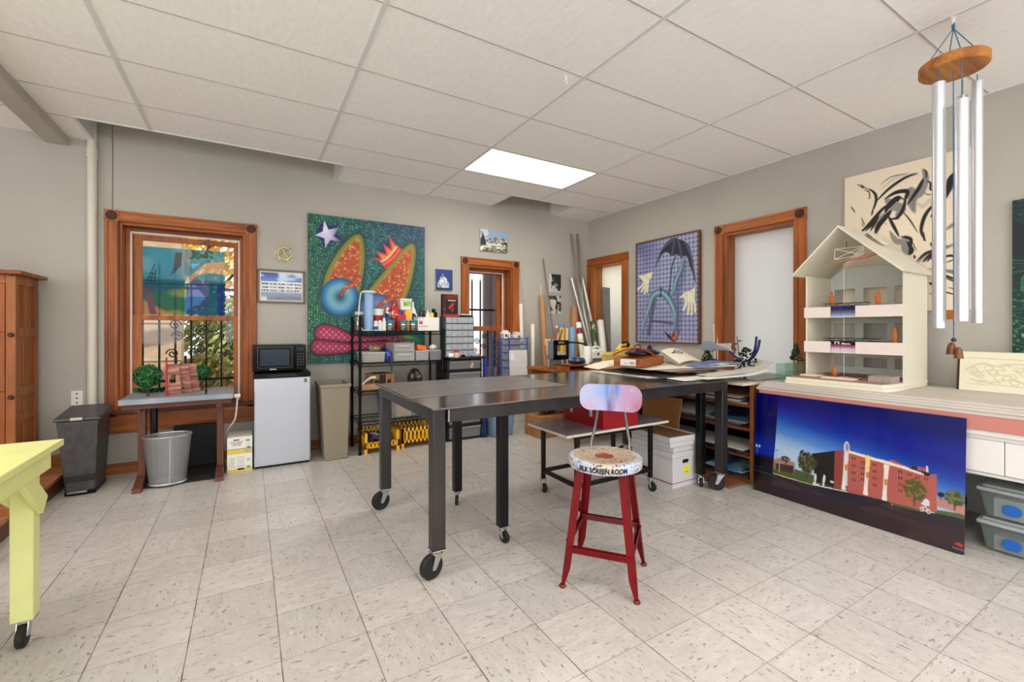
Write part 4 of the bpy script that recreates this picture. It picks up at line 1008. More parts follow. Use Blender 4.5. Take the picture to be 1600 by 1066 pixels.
# crimson snake-like forms
for P, wid in ((CV((120, 850), (200, 860), (280, 880), (400, 895), (560, 890), (700, 880)), (.058, .012)), (CV((80, 945), (180, 950), (280, 948), (400, 935), (560, 925), (700, 915)), (.046, .012))):
 P = curve(P, 8); d, s = dline(x, y, P); wd = wid[0] * (1 - sstep(0, .55, s)) + .024 * sstep(0, .5, s)
 m = 1 - sstep(-.002, .002, d - wd); pt.over((40, 14, 40), 1 - sstep(-.002, .012, d - wd - .006)); pt.over((172, 34, 84), m)
 r_ = d / np.maximum(wd, 1e-3); pt.over((214, 88, 134), m * sstep(.9, .15, r_) * .9)
 a_ = (pt.x * 26 + pt.y * 26) % 1; b_ = (pt.x * 26 - pt.y * 26) % 1; net = np.minimum(np.minimum(a_, 1 - a_), np.minimum(b_, 1 - b_)); pt.over((140, 22, 62), m * sstep(.16, .06, net) * .8); pt.over((248, 190, 200), m * sstep(.30, .42, net) * .55 * sstep(.9, .3, r_))
pt.stroke(CV((650, 870), (720, 880), (790, 905)), .022, (60, 150, 74), .02, .9, True); pt.stroke(CV((670, 872), (730, 880)), .008, (150, 206, 90), .01, .7, True)
big = pt.mesh('scale_picture', (x0, yp, z1), (1, 0, 0), (0, 0, -1), [vcol('canvas_paint', .55), mat('canvas_edge', (70, 84, 78), .7)], None, .03, (0, 1, 0), origin=((x0 + x1) / 2, yp, z0))
tag(big, 'large painting of two scaly cones, blue discs, star and crown on teal', 'painting')
# ---- small pictures on the back wall
def small_picture(label, name, x0, x1, z0, z1, fn, edge=(226, 222, 214), th=.022, n=70):
 q = Paint(x1 - x0, z1 - z0, n); fn(q, q.x / q.asp, q.y)
 o = q.mesh(name, (x0, YB - th, z1), (1, 0, 0), (0, 0, -1), [vcol('canvas_paint', .55), mat('edge_%s' % name, edge, .7)], None, th - .001, (0, 1, 0), origin=((x0 + x1) / 2, YB - th, z0))
 return tag(o, label, 'picture')
def dome(q, x, y):
 q.over((28, 62, 132), np.ones_like(x)); q.ell(.5 * q.asp, .44, .15 * q.asp, .13, (60, 80, 140), .2)
 q.ell(.44 * q.asp, .58, .25 * q.asp, .22, (228, 234, 240), .06); q.over((28, 62, 132), ((y < .62) & (np.abs(x - .42) > .34)) * 1.0)
 q.over((210, 218, 226), ((y > .60) & (y < .9) & (np.abs(x - .45) < .33)) * 1.0); q.over((60, 70, 92), ((vnoise(x * 22, y * 16) > .55) & (y > .42) & (y < .9) & (np.abs(x - .44) < .30)) * .8)
 q.over((120, 140, 176), ((np.abs(x - .42) < .05) & (y > .2) & (y < .4)) * .9); q.over((30, 44, 60), ((y > .88)) * (vnoise(x * 12, y * 12) > .35) * .9)
small_picture('small blue picture of a pale domed building hung left of the barred window', 'dome_picture', 1.875, 2.088, 1.678, 1.922, dome)
def mountain(q, x, y):
 q.over((206, 214, 222), np.ones_like(x)); q.over((126, 160, 200), ((vnoise(x * 5, y * 6) > .45) & (y < .4)) * .8)
 rid = .18 + .30 * np.abs(x - .62) * 1.5 + .12 * vnoise(x * 9, y * 0)
 q.over((132, 132, 140), (y > rid) * 1.0); q.over((226, 224, 222), ((y > rid) & (vnoise(x * 26, y * 22) > .56)) * .9); q.over((74, 78, 84), ((y > rid) & (vnoise(x * 20 + 9, y * 25) > .66)) * .9)
 q.over((222, 222, 214), (y > .64) * 1.0); q.over((40, 50, 38), ((y > .52) & (x > .78)) * (vnoise(x * 26, y * 12) > .35) * 1.0); q.over((36, 50, 40), (y > .15 + .75 * np.abs(x - .09) * 5) * (x < .2) * (y < .8) * 1.0)
 q.over((126, 122, 84), ((y > .72) & (vnoise(x * 9, y * 9) > .42)) * .9); q.over((232, 232, 228), ((y > .76) & (vnoise(x * 8 + 3, y * 9) > .62)) * .9); q.over((48, 54, 36), ((y > .84) & (vnoise(x * 12, y * 12) > .5)) * .9)
small_picture('small picture of grey snowy mountain peak hung above the barred window', 'mountain_picture', 2.455, 2.838, 2.192, 2.456, mountain, (206, 200, 190), .03)
def bw(k):
 def f(q, x, y):
  q.over((216, 212, 204), np.ones_like(x)); n = vnoise(x * 7, y * 5, k) * .6 + vnoise(x * 18, y * 14, k) * .4
  q.over((34, 32, 30), sstep(.40, .52, n + (.35 if k == 0 else .12) * (sstep(0, 1, x) - .4) - .15 * (y > .8)) * (y < (.97 if k == 0 else .9)))
  if k: q.over((222, 218, 210), ((np.abs(x - .46) < .07) & (y > .2) & (y < .75)) * .8 + ((x < .32) & (y > .24) & (y < .6)) * .7); q.over((40, 38, 36), ((np.abs(x - .64) < .06) & (y > .1)) * .9 + (y < .2) * (x < .6) * .9)
  else: q.over((200, 196, 188), ((y > .78) & (x < .75)) * .5); q.over((30, 28, 28), ((x > .5) & (y < .75)) * .6)
 return f
small_picture('black and white print of dark tree trunks, upper of two pinned near the corner', 'print_picture', 3.505, 3.708, 1.722, 1.970, bw(0), (214, 208, 198), .006)
small_picture('black and white print of pale columns, lower of two pinned near the corner', 'print_picture', 3.505, 3.708, 1.428, 1.675, bw(1), (214, 208, 198), .006)
# translucent painted sheet standing in the upper sash
wx0, wx1, wz0, wz1 = -.806, -.196, 1.348, 1.955; yw = 5.045
pt = Paint(wx1 - wx0, wz1 - wz0, 150); H = wz1 - wz0
def cw(zx, zy):
 v = atY(160 + zx / 4.442, 320 + zy / 4.442, yw); return ((v.x - wx0) / H, (wz1 - v.z) / H)
CWc = lambda *q: [cw(a, c) for a, c in q]; x, y = pt.x, pt.y
pt.over((58, 158, 198), np.ones_like(x)); pt.over((112, 190, 220), sstep(.3, .7, vnoise(x * 4, y * 4)) * .6); pt.over((30, 110, 140), sstep(.44, .5, y)); pt.over((48, 110, 60), sstep(.45, .85, y + .25 * (x - .3)) * (x < .5) * .8)
pt.over((150, 168, 84), sstep(.4, .75, vnoise(x * 5 + 3, y * 6)) * (y > .47) * (x > .25) * (x < .52) * .8)
pt.poly(CWc((285, 660), (390, 720), (520, 780), (280, 780)), (196, 150, 96), .03); pt.poly(CWc((290, 560), (330, 580), (382, 770), (330, 775)), (120, 76, 104), .01)
pt.over((64, 84, 156), ((x > .52) & (x < .8) & (y > .45)) * sstep(.3, .6, vnoise(x * 24, y * 24)) * .9); pt.over((120, 130, 190), ((x > .54) & (x < .8) & (y > .45) & (y < .72)) * .7); pt.over((22, 52, 150), (x > .9) * (y > .5) * .9)
pt.poly(CWc((505, 330), (555, 332), (545, 430), (500, 470), (466, 498), (492, 440)), (84, 92, 104)); pt.over((56, 92, 70), ((x > .5) & (x < .85) & (y < .16)) * (vnoise(x * 30, y * 30) > .45) * .9)
pt.poly(CWc((570, 545), (590, 505), (640, 470), (720, 405), (860, 395), (860, 490), (740, 475), (660, 490), (600, 548)), (240, 206, 170)); pt.over((206, 222, 230), ((x > .46) & (x < .56) & (y < .45)) * .35)
for P in (CWc((305, 535), (340, 470), (362, 415)), CWc((335, 535), (352, 470)), CWc((362, 535), (370, 450)), CWc((318, 500), (375, 505)), CWc((326, 475), (372, 480)), CWc((310, 525), (375, 530))): pt.stroke(P, .006, (30, 36, 40), k=0)
pt.stroke(CWc((285, 545), (860, 560)), .010, (20, 70, 110), k=0)
pt.im = pt.im ** .8
tag(pt.mesh('painted_film', (wx0, yw, wz1), (1, 0, 0), (0, 0, -1), vcol('stained_film', .3, .75, .42), None, origin=((wx0 + wx1) / 2, yw, wz0)), 'blue translucent painted sheet filling the upper sash of the left window', 'painting')
# ================================================================== BLACK WIRE SHELF AND ITS LOAD
sx0, sx1, sy0, sy1 = .925, 1.775, 4.43, 4.81
SHZ = [.10, .315, .610, .885, 1.195]
t = thing('wire_shelf', 'black wire shelving unit against the large painting loaded with craft supplies', 'shelf unit', ((sx0 + sx1) / 2, (sy0 + sy1) / 2, 0))
for x in (sx0, sx1):
 for y in (sy0, sy1):
  zt_ = 1.345 if x == sx0 else 1.22
  B().rod((x, y, .012), (x, y, zt_), .0135, n=14).lathe([(.018, 0), (.018, .012), (.0135, .014)], (x, y, 0), 14).lathe([(.0135, zt_), (.012, zt_ + .006), (1e-4, zt_ + .009)], (x, y, 0), 14).build('post', BLACK, t)
def clear_box(name, label, cat, a, b_, tint, group=None, clear=.64, lid=None, th=.003, contents=None):
 """Open or lidded see-through bin with walls of its own."""
 x0, y0, z0 = a; x1, y1, z1 = b_
 t = thing(name, label, cat, ((x0 + x1) / 2, (y0 + y1) / 2, z0), group=group)
 e = (x1 - x0) * .03
 q = B(); ring(q, x0 + e, y0 + e, x1 - e, y1 - e, z0, x0, y0, x1, y1, z1, th)
 q.build('bin_body', cloudy('cloudy_%d_%d_%d_%d' % (*tint, int(clear * 100)), tint, clear), t, bev=.002)
 q = B(); w = .006
 for p, r in (((x0 - .004, y0 - .004), (x1 + .004, y0 + w)), ((x0 - .004, y1 - w), (x1 + .004, y1 + .004)), ((x0 - .004, y0 + w), (x0 + w, y1 - w)), ((x1 - w, y0 + w), (x1 + .004, y1 - w))): q.box((p[0], p[1], z1 - .008), (r[0], r[1], z1))
 q.build('rim', cloudy('cloudy_rim', (226, 228, 230), .15), t)
 if lid: B().box((x0 - .006, y0 - .006, z1), (x1 + .006, y1 + .006, z1 + .012)).build('lid', lid, t, bev=.004)
 if contents:
  rng = random.Random(int(x0 * 1000)); q = B()
  for k in range(contents[0]):
   s_ = rng.uniform(.018, .036)
   c = Vector((rng.uniform(x0 + e + .03, x1 - e - .03), rng.uniform(y0 + e + .03, y1 - e - .03), z0 + .012 + (z1 - z0) * rng.uniform(.05, .78)))
   q.M = Matrix.Translation(c) @ Matrix.Rotation(rng.uniform(0, 3), 4, 'Z') @ Matrix.Rotation(rng.uniform(-.6, .6), 4, 'X')
   q.box((-s_, -s_ * .5, -s_ * .3), (s_, s_ * .5, s_ * .3), rng.randrange(len(contents[1])))
  q.M = None; ob = q.build('contents', contents[1], t); ob['kind'] = 'stuff'
 return t
for z in SHZ:
 q = B()
 if z > .2 or True:
  for y in (sy0, sy1): q.rod((sx0, y, z), (sx1, y, z), .005, n=8).rod((sx0, y, z - .03), (sx1, y, z - .03), .004, n=8)
  for x in (sx0, sx1): q.rod((x, sy0, z), (x, sy1, z), .005, n=8).rod((x, sy0, z - .03), (x, sy1, z - .03), .004, n=8)
  for k in range(1, 30): q.rod((sx0 + (sx1 - sx0) * k / 30, sy0, z + .003), (sx0 + (sx1 - sx0) * k / 30, sy1, z + .003), .002, n=6)
  for k in range(14):
   xa, xb = sx0 + (sx1 - sx0) * k / 14, sx0 + (sx1 - sx0) * (k + 1) / 14
   q.beam((xa, sy0, z - (.03 if k % 2 else 0)), (xb, sy0, z - (0 if k % 2 else .03)), .003, .003)
  for x in (sx0, sx1):
   for y in (sy0, sy1): q.rod((x, y, z - .04), (x, y, z + .006), .018, n=14)
 if z == .10: continue
 q.build('shelf_deck', BLACK, t)
T = SHZ[4] + .006
cl = lambda px, y=4.5: atY(px, 517, y).x
# thermos like pale blue pitcher with white lid, handle
LB = mat('pale_blue_plastic', (150, 186, 224), .4); WP = mat('white_plastic', (238, 238, 234), .4)
t = thing('blue_pitcher', 'tall pale blue pitcher with white lid and thin white handle on the top shelf', 'pitcher', (1.035, 4.55, T))
B().lathe([(.042, .006), (.044, .30), (.043, .36), (.046, .375)], (1.035, 4.55, T), 24).build('pitcher_body', LB, t)
B().lathe([(.046, .375), (.072, .382), (.074, .392), (.05, .402), (1e-4, .404)], (1.035, 4.55, T), 28).build('lid', WP, t)
B().lathe([(.064, 0), (.066, .006), (.05, .012), (1e-4, .013)], (1.035, 4.55, T), 28).build('base', WP, t)
B().tube(curve([(.972, 4.55, T + .392), (.955, 4.55, T + .36), (.938, 4.545, T + .2), (.945, 4.545, T + .07), (.972, 4.55, T + .012)], 6), .007, 8).build('handle', mat('handle_mint', (214, 228, 218), .4), t)
def jar(name, label, x, y, r, h, body, lidm, lidh=.022, lr=1.0, stuffm=None, group=None, cat='jar', fill=.7):
 t = thing(name, label, cat, (x, y, T), group=group)
 B().lathe([(r * .94, 0), (r, .006), (r, h * .86), (r * .86, h * .93), (r * .86, h)], (x, y, T), 20).build('jar_body', body, t)
 if stuffm: B().lathe([(r * .9, .004), (r * .92, h * fill), (1e-4, h * fill + .004)], (x, y, T), 16).build('contents', stuffm, t)
 B().lathe([(r * lr, h - .004), (r * lr, h + lidh), (r * lr * .9, h + lidh + .003), (1e-4, h + lidh + .003)], (x, y, T), 20).build('lid', lidm, t)
 return t
JAR = glass('jar_glass', (236, 240, 238), .05, .22); TEAL = mat('teal_lid', (24, 122, 136), .4)
jar('storage_jar', 'tan filled glass jar with cream lid standing left of the pale blue pitcher', .968, 4.68, .042, .17, JAR, mat('cream_plastic', (232, 228, 208), .5), stuffm=mat('tan_grains', (150, 134, 96), .9, var=((110, 96, 66), 90, (1, 1, 1), .4, .6)), fill=.85)
for k, (px, lab) in enumerate(((610, 'clear jar with teal lid, leftmost of three on the top shelf front'), (630, 'clear jar with teal lid, middle of three on the top shelf front'), (646, 'clear jar with teal lid beside the white printed box'))):
 jar('storage_jar', lab, cl(px, 4.475), 4.475, .042, .082, JAR, TEAL, .022, 1.06, mat('jar_pigment_%d' % k, ((96, 92, 84), (88, 84, 88), (104, 92, 80))[k], .8), 'teal lidded jars')
t = jar('spice_bottle', 'small red bottle with white cap just right of the pale blue pitcher', cl(577, 4.55), 4.55, .026, .135, mat('red_label', (172, 40, 42), .4), WP, .03, .7, cat='bottle')
t = jar('spice_bottle', 'small dark brown bottle standing behind the little white bottles', cl(583, 4.6), 4.62, .026, .12, mat('brown_bottle', (84, 50, 36), .3), mat('black_cap', (26, 26, 28), .4), .02, .8, cat='bottle')
for px, col, h, lab in ((587, (232, 232, 230), .075, 'white bottle with blue label at the front of the top shelf, leftmost'), (594, (226, 228, 232), .082, 'white squeeze bottle between the blue labelled bottle and the cream one'), (600, (236, 230, 206), .10, 'cream bottle left of the first teal lidded jar')):
 t = jar('small_bottle', lab, cl(px, 4.46), 4.46, .020, h, mat('bottle_%d' % px, col, .4), WP, .022, .55, cat='bottle', group='small white bottles on the top shelf')
 if px == 587: B().lathe([(.0206, .012), (.0206, .045)], (cl(px, 4.46), 4.46, T), 20).build('label_band', mat('blue_label', (40, 78, 160), .5), t)
# white tub with red band
x = cl(590, 4.62); t = thing('plastic_tub', 'white plastic tub with red label band behind the small bottles', 'tub', (x, 4.62, T))
B().lathe([(.048, 0), (.058, .205)], (x, 4.62, T), 24).build('tub_body', WP, t)
B().lathe([(.0535, .10), (.0565, .16)], (x, 4.62, T), 24).build('label_band', mat('red_label', (172, 40, 42)), t)
B().lathe([(.061, .205), (.061, .222), (.05, .226), (1e-4, .226)], (x, 4.62, T), 24).build('lid', WP, t)
# bags, boxes stacked at the back
def blob(name, label, cat, c, r, sq, cols, seed, n=26, group=None):
 rng = random.Random(seed); b = B(); c = Vector(c)
 vs, fs = [], []; k = 10
 for j in range(k + 1):
  for i in range(n):
   a, e = 2 * PI * i / n, PI * j / k - PI / 2
   w = 1 + .22 * math.sin(3 * a + seed) * math.cos(e) + .16 * math.sin(5 * a + 2 * e + seed * 2) + rng.uniform(-.06, .06)
   vs.append((c.x + r * sq[0] * w * math.cos(e) * math.cos(a), c.y + r * sq[1] * w * math.cos(e) * math.sin(a), max(c.z, c.z + r * sq[2] * (1 + (w * math.sin(e) if e > 0 else -math.cos(e) * .0 + math.sin(e))))))
 for j in range(k):
  for i in range(n): fs.append((j * n + i, j * n + (i + 1) % n, (j + 1) * n + (i + 1) % n, (j + 1) * n + i))
 b._add(vs, fs, 0); b.m = [rng.choice(range(len(cols))) if (i // 7) % 3 == 0 else 0 for i in range(len(b.f))]
 return tag(b.build(name, cols, subsurf=1), label, cat, group)
RED = mat('glossy_red', (196, 30, 36), .35); NAVY = mat('navy_foil', (30, 50, 110), .3); WHT = mat('foil_white', (232, 228, 222), .4)
TB = mat('tan_plastic', (150, 118, 84), .5)
blob('foil_bag', 'crumpled navy blue bag left of the red and white bag on the top shelf', 'bag', (cl(604, 4.6), 4.6, T), .055, (1, .8, 1.55), [NAVY, mat('grey_foil', (120, 124, 140), .3)], 3)
blob('snack_bag', 'red and white crumpled snack bag lying high on the top shelf', 'bag', (cl(614, 4.68), 4.68, T + .0), .075, (1, .7, 1.75), [RED, WHT, mat('gold_foil', (206, 160, 60), .3)], 5)
box_thing('red_carton', 'bright red carton with pale stripe behind the middle teal lidded jar', 'box', (cl(619.5, 4.6), 4.57, T), (cl(633, 4.6), 4.64, T + .168), RED)
t = thing('yellow_carton', 'yellow box with white bottle label standing on the top shelf behind the jars', 'box', (cl(638, 4.6), 4.61, T))
B().box((cl(632.5, 4.6), 4.58, T), (cl(643, 4.6), 4.65, T + .218)).build('carton_body', mat('yellow_box', (236, 190, 60), .5), t, bev=.002)
B().box((cl(634, 4.6), 4.578, T + .06), (cl(641, 4.6), 4.581, T + .14)).build('printed_label', mat('peach_label', (238, 170, 130), .5), t)
box_thing('purple_carton', 'white and purple box under the green labelled tub', 'box', (cl(622, 4.7), 4.66, T), (cl(632.6, 4.7), 4.76, T + .222), mat('violet_box', (92, 76, 168), .5))
x = cl(633, 4.7); t = thing('green_label_tub', 'square white tub with green picture label on top of the stacked boxes', 'tub', (x, 4.71, T + .222))
B().frustum((x - .058, 4.665, x + .052, 4.755, T + .222), (x - .066, 4.655, x + .060, 4.765, T + .325)).build('tub_body', WP, t, bev=.006)
B().box((x - .07, 4.65, T + .325), (x + .064, 4.77, T + .343)).build('lid', mat('ivory_lid', (232, 234, 214), .4), t, bev=.004)
B().hexa([(x - .034, 4.6585, T + .262), (x + .048, 4.6585, T + .262), (x + .048, 4.668, T + .262), (x - .034, 4.668, T + .262), (x - .036, 4.6545, T + .312), (x + .05, 4.6545, T + .312), (x + .05, 4.664, T + .312), (x - .036, 4.664, T + .312)]).build('picture_label', mat('green_label', (104, 160, 62), .5, var=((196, 214, 130), 40, (1, 1, 1), .4, .6)), t)
blob('blue_bag', 'crumpled bright blue bag right of the yellow box on the top shelf', 'bag', (cl(647, 4.62), 4.64, T), .040, (1, .8, 2.2), [mat('royal_blue', (34, 66, 150), .35), mat('black_foil', (22, 22, 26), .3)], 9)
# white printed box and things on it
t = thing('white_box', 'white printed cardboard box at the right end of the top shelf', 'box', (cl(670, 4.5), 4.58, T))
xa, xb = cl(653, 4.47), cl(686, 4.47)
B().box((xa, 4.47, T), (xb, 4.68, T + .142)).build('box_body', mat('box_white', (240, 234, 228), .6), t, bev=.002)
q = B().box((xa + .014, 4.469, T + .07), (xa + .052, 4.471, T + .105), 0).box((xa + .016, 4.4685, T + .092), (xa + .05, 4.4695, T + .096), 2)
q.box((xa + .014, 4.469, T + .042), (xa + .11, 4.471, T + .052), 3).box((xa + .014, 4.469, T + .122), (xa + .022, 4.471, T + .134), 1).box((xa + .05, 4.469, T + .122), (xa + .064, 4.471, T + .132), 3)
q.build('printing', [RED, INK, WHT, mat('carton_grey_print', (170, 172, 176))], t)
z = T + .142
t = thing('yellow_drill', 'yellow and black power drill lying on the white printed box', 'drill', (cl(675, 4.55), 4.55, z))
x = cl(675, 4.55); YEL = mat('tool_yellow', (232, 214, 46), .4)
B().box((x - .035, 4.53, z), (x + .015, 4.58, z + .05)).rod((x - .035, 4.555, z + .035), (x - .06, 4.555, z + .035), .02).build('housing', YEL, t, bev=.006)
B().box((x + .016, 4.525, z), (x + .052, 4.585, z + .06)).build('battery', BLACKP, t, bev=.004)
B().ball((x + .02, 4.555, z + .075), .024, 0, 10).build('motor_cap', BLACKP, t)
blob('black_pouch', 'crumpled black and grey pouch at the left end on the white printed box', 'pouch', (cl(660, 4.57), 4.57, z), .035, (1.1, .8, 1.1), [mat('pouch_black', (40, 36, 38), .6), mat('pouch_grey', (150, 140, 132), .6)], 4)
tag(B().lathe([(.02, 0), (.022, .03), (.008, .055), (.006, .075), (1e-4, .077)], (cl(668, 4.5), 4.50, z), 16).build('glue_bottle', WP), 'small white glue bottle between pouch and drill on the white box', 'bottle')
# white funnel shape seen against the painting
tag(B().lathe([(.05, 0), (.012, .11), (.010, .16)], (cl(646, 4.72), 4.74, T + .16), 18).lathe([(.046, 0), (.046, .16)], (cl(646, 4.72), 4.74, T), 18).build('paper_funnel', PAPER), 'pale paper cone standing behind the blue bag on the top shelf', 'cone')
# ---- second shelf
Z2 = SHZ[3] + .006
g2 = lambda px, y=4.45: atY(px, 560, y).x
clear_box('clear_bin', 'clear shallow bin with crumpled tan paper at the left of the second shelf', 'bin', (g2(566), 4.45, Z2), (g2(602), 4.70, Z2 + .098), (232, 230, 226), contents=(26, [TB, PAPER, mat('olive_bits', (146, 138, 104), .7)]))
blob('paper_clump', 'crumpled olive paper heaped on top of the left clear bin', 'paper', (g2(587, 4.58), 4.58, Z2 + .099), .04, (1.4, .9, .75), [mat('olive_paper', (142, 128, 92), .7), mat('tan_paper', (186, 168, 130), .7)], 6)
blob('blue_plastic_bag', 'shiny blue plastic bag between the clear bins on the second shelf', 'bag', (g2(607), 4.47, Z2), .036, (.8, .8, 1.7), [mat('shiny_blue', (30, 62, 168), .2), mat('shiny_blue_light', (96, 130, 214), .2)], 7)
tag(B().tube(curve([(g2(609.5, 4.425), 4.42, Z2 + .06), (g2(611, 4.42), 4.415, Z2 - .02), (g2(612, 4.42), 4.415, Z2 - .10)], 5), [.010] * 5 + [.008] * 5 + [.004], 8).build('hanging_strap', mat('strap_navy', (42, 48, 66), .6)), 'dark strap hanging below the blue bag in front of the second shelf', 'strap')
t = thing('drawer_box', 'small clear two drawer box in the middle of the second shelf', 'drawer box', (g2(631), 4.58, Z2))
xa, xb = g2(615, 4.44), g2(648, 4.44)
B().box((xa, 4.45, Z2), (xb, 4.72, Z2 + .006)).box((xa, 4.45, Z2 + .183), (xb, 4.72, Z2 + .19)).box((xa, 4.45, Z2), (xa + .006, 4.72, Z2 + .19)).box((xb - .006, 4.45, Z2), (xb, 4.72, Z2 + .19)).box((xa, 4.45, Z2 + .092), (xb, 4.72, Z2 + .097)).box((xa, 4.714, Z2), (xb, 4.72, Z2 + .19)).build('case', cloudy('cloudy_case', (238, 236, 234), .66), t, bev=.001)
for k in (0, 1):
 z = Z2 + .008 + .09 * k
 d = B().box((xa + .008, 4.442, z), (xb - .008, 4.448, z + .082)).box((xa + .008, 4.448, z), (xb - .008, 4.70, z + .004)).build('drawer', cloudy('cloudy_case', (214, 212, 210)), t, bev=.001)
 B().box((xa + .05, 4.434, z + .052), (xb - .05, 4.442, z + .062)).build('pull', cloudy('cloudy_rim', (226, 228, 230)), d)
blob('cloth_clump', 'dark red and tan cloth heaped on the clear two drawer box', 'cloth', (g2(618, 4.6), 4.6, Z2 + .19), .05, (1.5, .9, .5), [mat('maroon_cloth', (112, 52, 70), .8), mat('tan_cloth', (166, 146, 104), .8)], 11)
clear_box('clear_bin', 'clear open bin left of two at the right end of the second shelf', 'bin', (g2(650), 4.45, Z2), (g2(670), 4.68, Z2 + .105), (230, 230, 232), contents=(24, [PAPER, mat('peach_bits', (226, 160, 130), .7), mat('grey_bits', (160, 162, 168), .7)]))
clear_box('clear_bin', 'grey clear open bin at the far right end of the second shelf', 'bin', (g2(672), 4.45, Z2), (g2(690), 4.68, Z2 + .105), (196, 198, 202), contents=(22, [mat('grey_bits', (160, 162, 168)), mat('pink_bits', (206, 96, 110), .7)]))
tag(B().plate((g2(659, 4.5), 4.5, Z2 + .135), (.96, 0, -.16), (0, .3, 1), .05, .026, .006, -.085).build('orange_box', mat('orange_card', (244, 112, 30), .5), bev=.002), 'bright orange box tilted on top of the right hand clear bins', 'box')
blob('white_scrap', 'white crumpled scrap sticking out of the far right bin', 'scrap', (g2(678, 4.5), 4.52, Z2 + .106), .03, (1.2, .8, .9), [PAPER], 13)
# ---- third shelf
Z3 = SHZ[2] + .006
t = thing('brown_carton', 'brown cardboard box with black printed emblem on the third shelf', 'box', (g2(595), 4.62, Z3))
xa, xb = atY(577, 590, 4.55).x, atY(616, 590, 4.55).x
B().box((xa, 4.55, Z3), (xb, 4.74, Z3 + .145)).build('box_body', KRAFT, t, bev=.002)
q = B().box((xa + .10, 4.549, Z3 + .02), (xa + .165, 4.551, Z3 + .14)).box((xa + .016, 4.549, Z3 + .04), (xa + .03, 4.551, Z3 + .11)).lathe([(.026, -.0012), (.026, .001)], (xa + .075, 4.55, Z3 + .065), 16, 0, 'y').lathe([(.022, -.0012), (.022, .001)], (xa + .20, 4.55, Z3 + .07), 16, 0, 'y').box((xa + .06, 4.57, Z3 + .145), (xa + .2, 4.73, Z3 + .15))
q.build('emblem', mat('emblem_black', (30, 26, 24), .6), t)
blob('plastic_bundle', 'dark crumpled plastic bundle right of the brown box on the third shelf', 'bundle', (atY(647, 580, 4.6).x, 4.6, Z3), .07, (1.1, .8, 1.25), [mat('bundle_dark', (54, 44, 42), .25), mat('bundle_grey', (120, 116, 118), .25), mat('bundle_brown', (84, 52, 44), .3)], 15)
t = thing('wooden_tray', 'shallow wooden tray at the left end of the third shelf', 'tray', (1.02, 4.58, Z3))
xa, xb = .945, 1.115
B().box((xa, 4.45, Z3), (xb, 4.54, Z3 + .008)).box((xa, 4.45, Z3), (xb, 4.46, Z3 + .06)).box((xa, 4.53, Z3), (xb, 4.54, Z3 + .06)).box((xa, 4.46, Z3), (xa + .01, 4.53, Z3 + .06)).box((xb - .01, 4.46, Z3), (xb, 4.53, Z3 + .06)).build('tray_body', wood('birch_x', (196, 148, 104), (162, 116, 78), 'x'), t, bev=.002)
tag(B().sheet(lambda a, c: (.94 + .15 * a, 4.455 + .07 * c, Z3 + .075 + .06 * math.sin(a * 2.2) - .05 * (1 - a) + .012 * math.sin(c * 7 + a * 4)), 10, 8, .002).build('white_bag', WP, subsurf=1), 'white plastic bag lying over the wooden tray on the third shelf', 'bag')
# ---- fourth shelf: big clear tote
Z4 = SHZ[1] + .006
xa, xb = 1.165, 1.72
t = clear_box('storage_tote', 'big clear storage tote with peach and green folders on the lower shelf', 'tote', (xa, 4.44, Z4), (xb, 4.79, Z4 + .245), (222, 230, 232), clear=.87, lid=cloudy('tote_lid', (232, 236, 236), .5))
for k, (c, lab, xx) in enumerate((((240, 178, 138), 'peach paper folder standing inside the big clear tote', 1.29), ((128, 214, 158), 'green paper folder standing inside the big clear tote', 1.475), ((226, 226, 222), 'white paper folder standing inside the big clear tote', 1.60))):
 tag(B().box((xx, 4.47 + .02 * k, Z4 + .006), (xx + (.16, .10, .09)[k], 4.62 + .02 * k, Z4 + (.17, .19, .15)[k])).build('paper_folder', mat('folder_%d' % k, c, .7)), lab, 'folder')
# ---- yellow crates on the floor below
YC = mat('yellow_crate', (244, 186, 44), .4)
def crate(label, xa, xb, y0, y1, h, fronth, slots):
 t = thing('stacking_crate', label, 'crate', ((xa + xb) / 2, (y0 + y1) / 2, 0), group='yellow crates under the wire shelf')
 b = B(); th = .006
 for x in (xa, xb - .028):
  for y in (y0, y1 - .03): b.box((x, y, 0), (x + .028, y + .03, h))
 b.box((xa, y0, .05), (xb, y1, .056))
 zb = .056
 def slotted(p, u, L_, z0, z1, n):
  u = Vector(u); p = Vector(p); nrm = Vector((-u.y, u.x, 0)) * th
  def bar(a, c, e, g):
   q = [p + u * a + Vector((0, 0, e)), p + u * c + Vector((0, 0, e)), p + u * c + nrm + Vector((0, 0, e)), p + u * a + nrm + Vector((0, 0, e))]
   b.hexa(q + [w + Vector((0, 0, g - e)) for w in q])
  hh = (z1 - z0) * .2
  bar(0, L_, z0, z0 + hh); bar(0, L_, z1 - hh, z1); s_ = L_ / (n * 2 + 1)
  for k in range(n + 1): bar(2 * k * s_, (2 * k + 1) * s_, z0, z1)
 slotted((xa, y0, 0), (1, 0, 0), xb - xa, .05, fronth, slots); slotted((xb, y1, 0), (-1, 0, 0), xb - xa, .05, h, slots)
 slotted((xa, y1, 0), (0, -1, 0), y1 - y0, .05, h, 8); slotted((xb, y0, 0), (0, 1, 0), y1 - y0, .05, h, 8)
 b.build('crate_body', YC, t, bev=.0015); return t
c1 = crate('yellow plastic crate full of dark cables, left one under the wire shelf', .962, 1.305, 4.405, 4.74, .205, .115, 9)
rng = random.Random(3); q = B()
for k in range(16):
 pts = [(rng.uniform(1.02, 1.25), rng.uniform(4.48, 4.67), .085 + .10 * rng.random()) for _ in range(5)]
 q.tube(curve(pts, 5), .009, 6, rng.randrange(4))
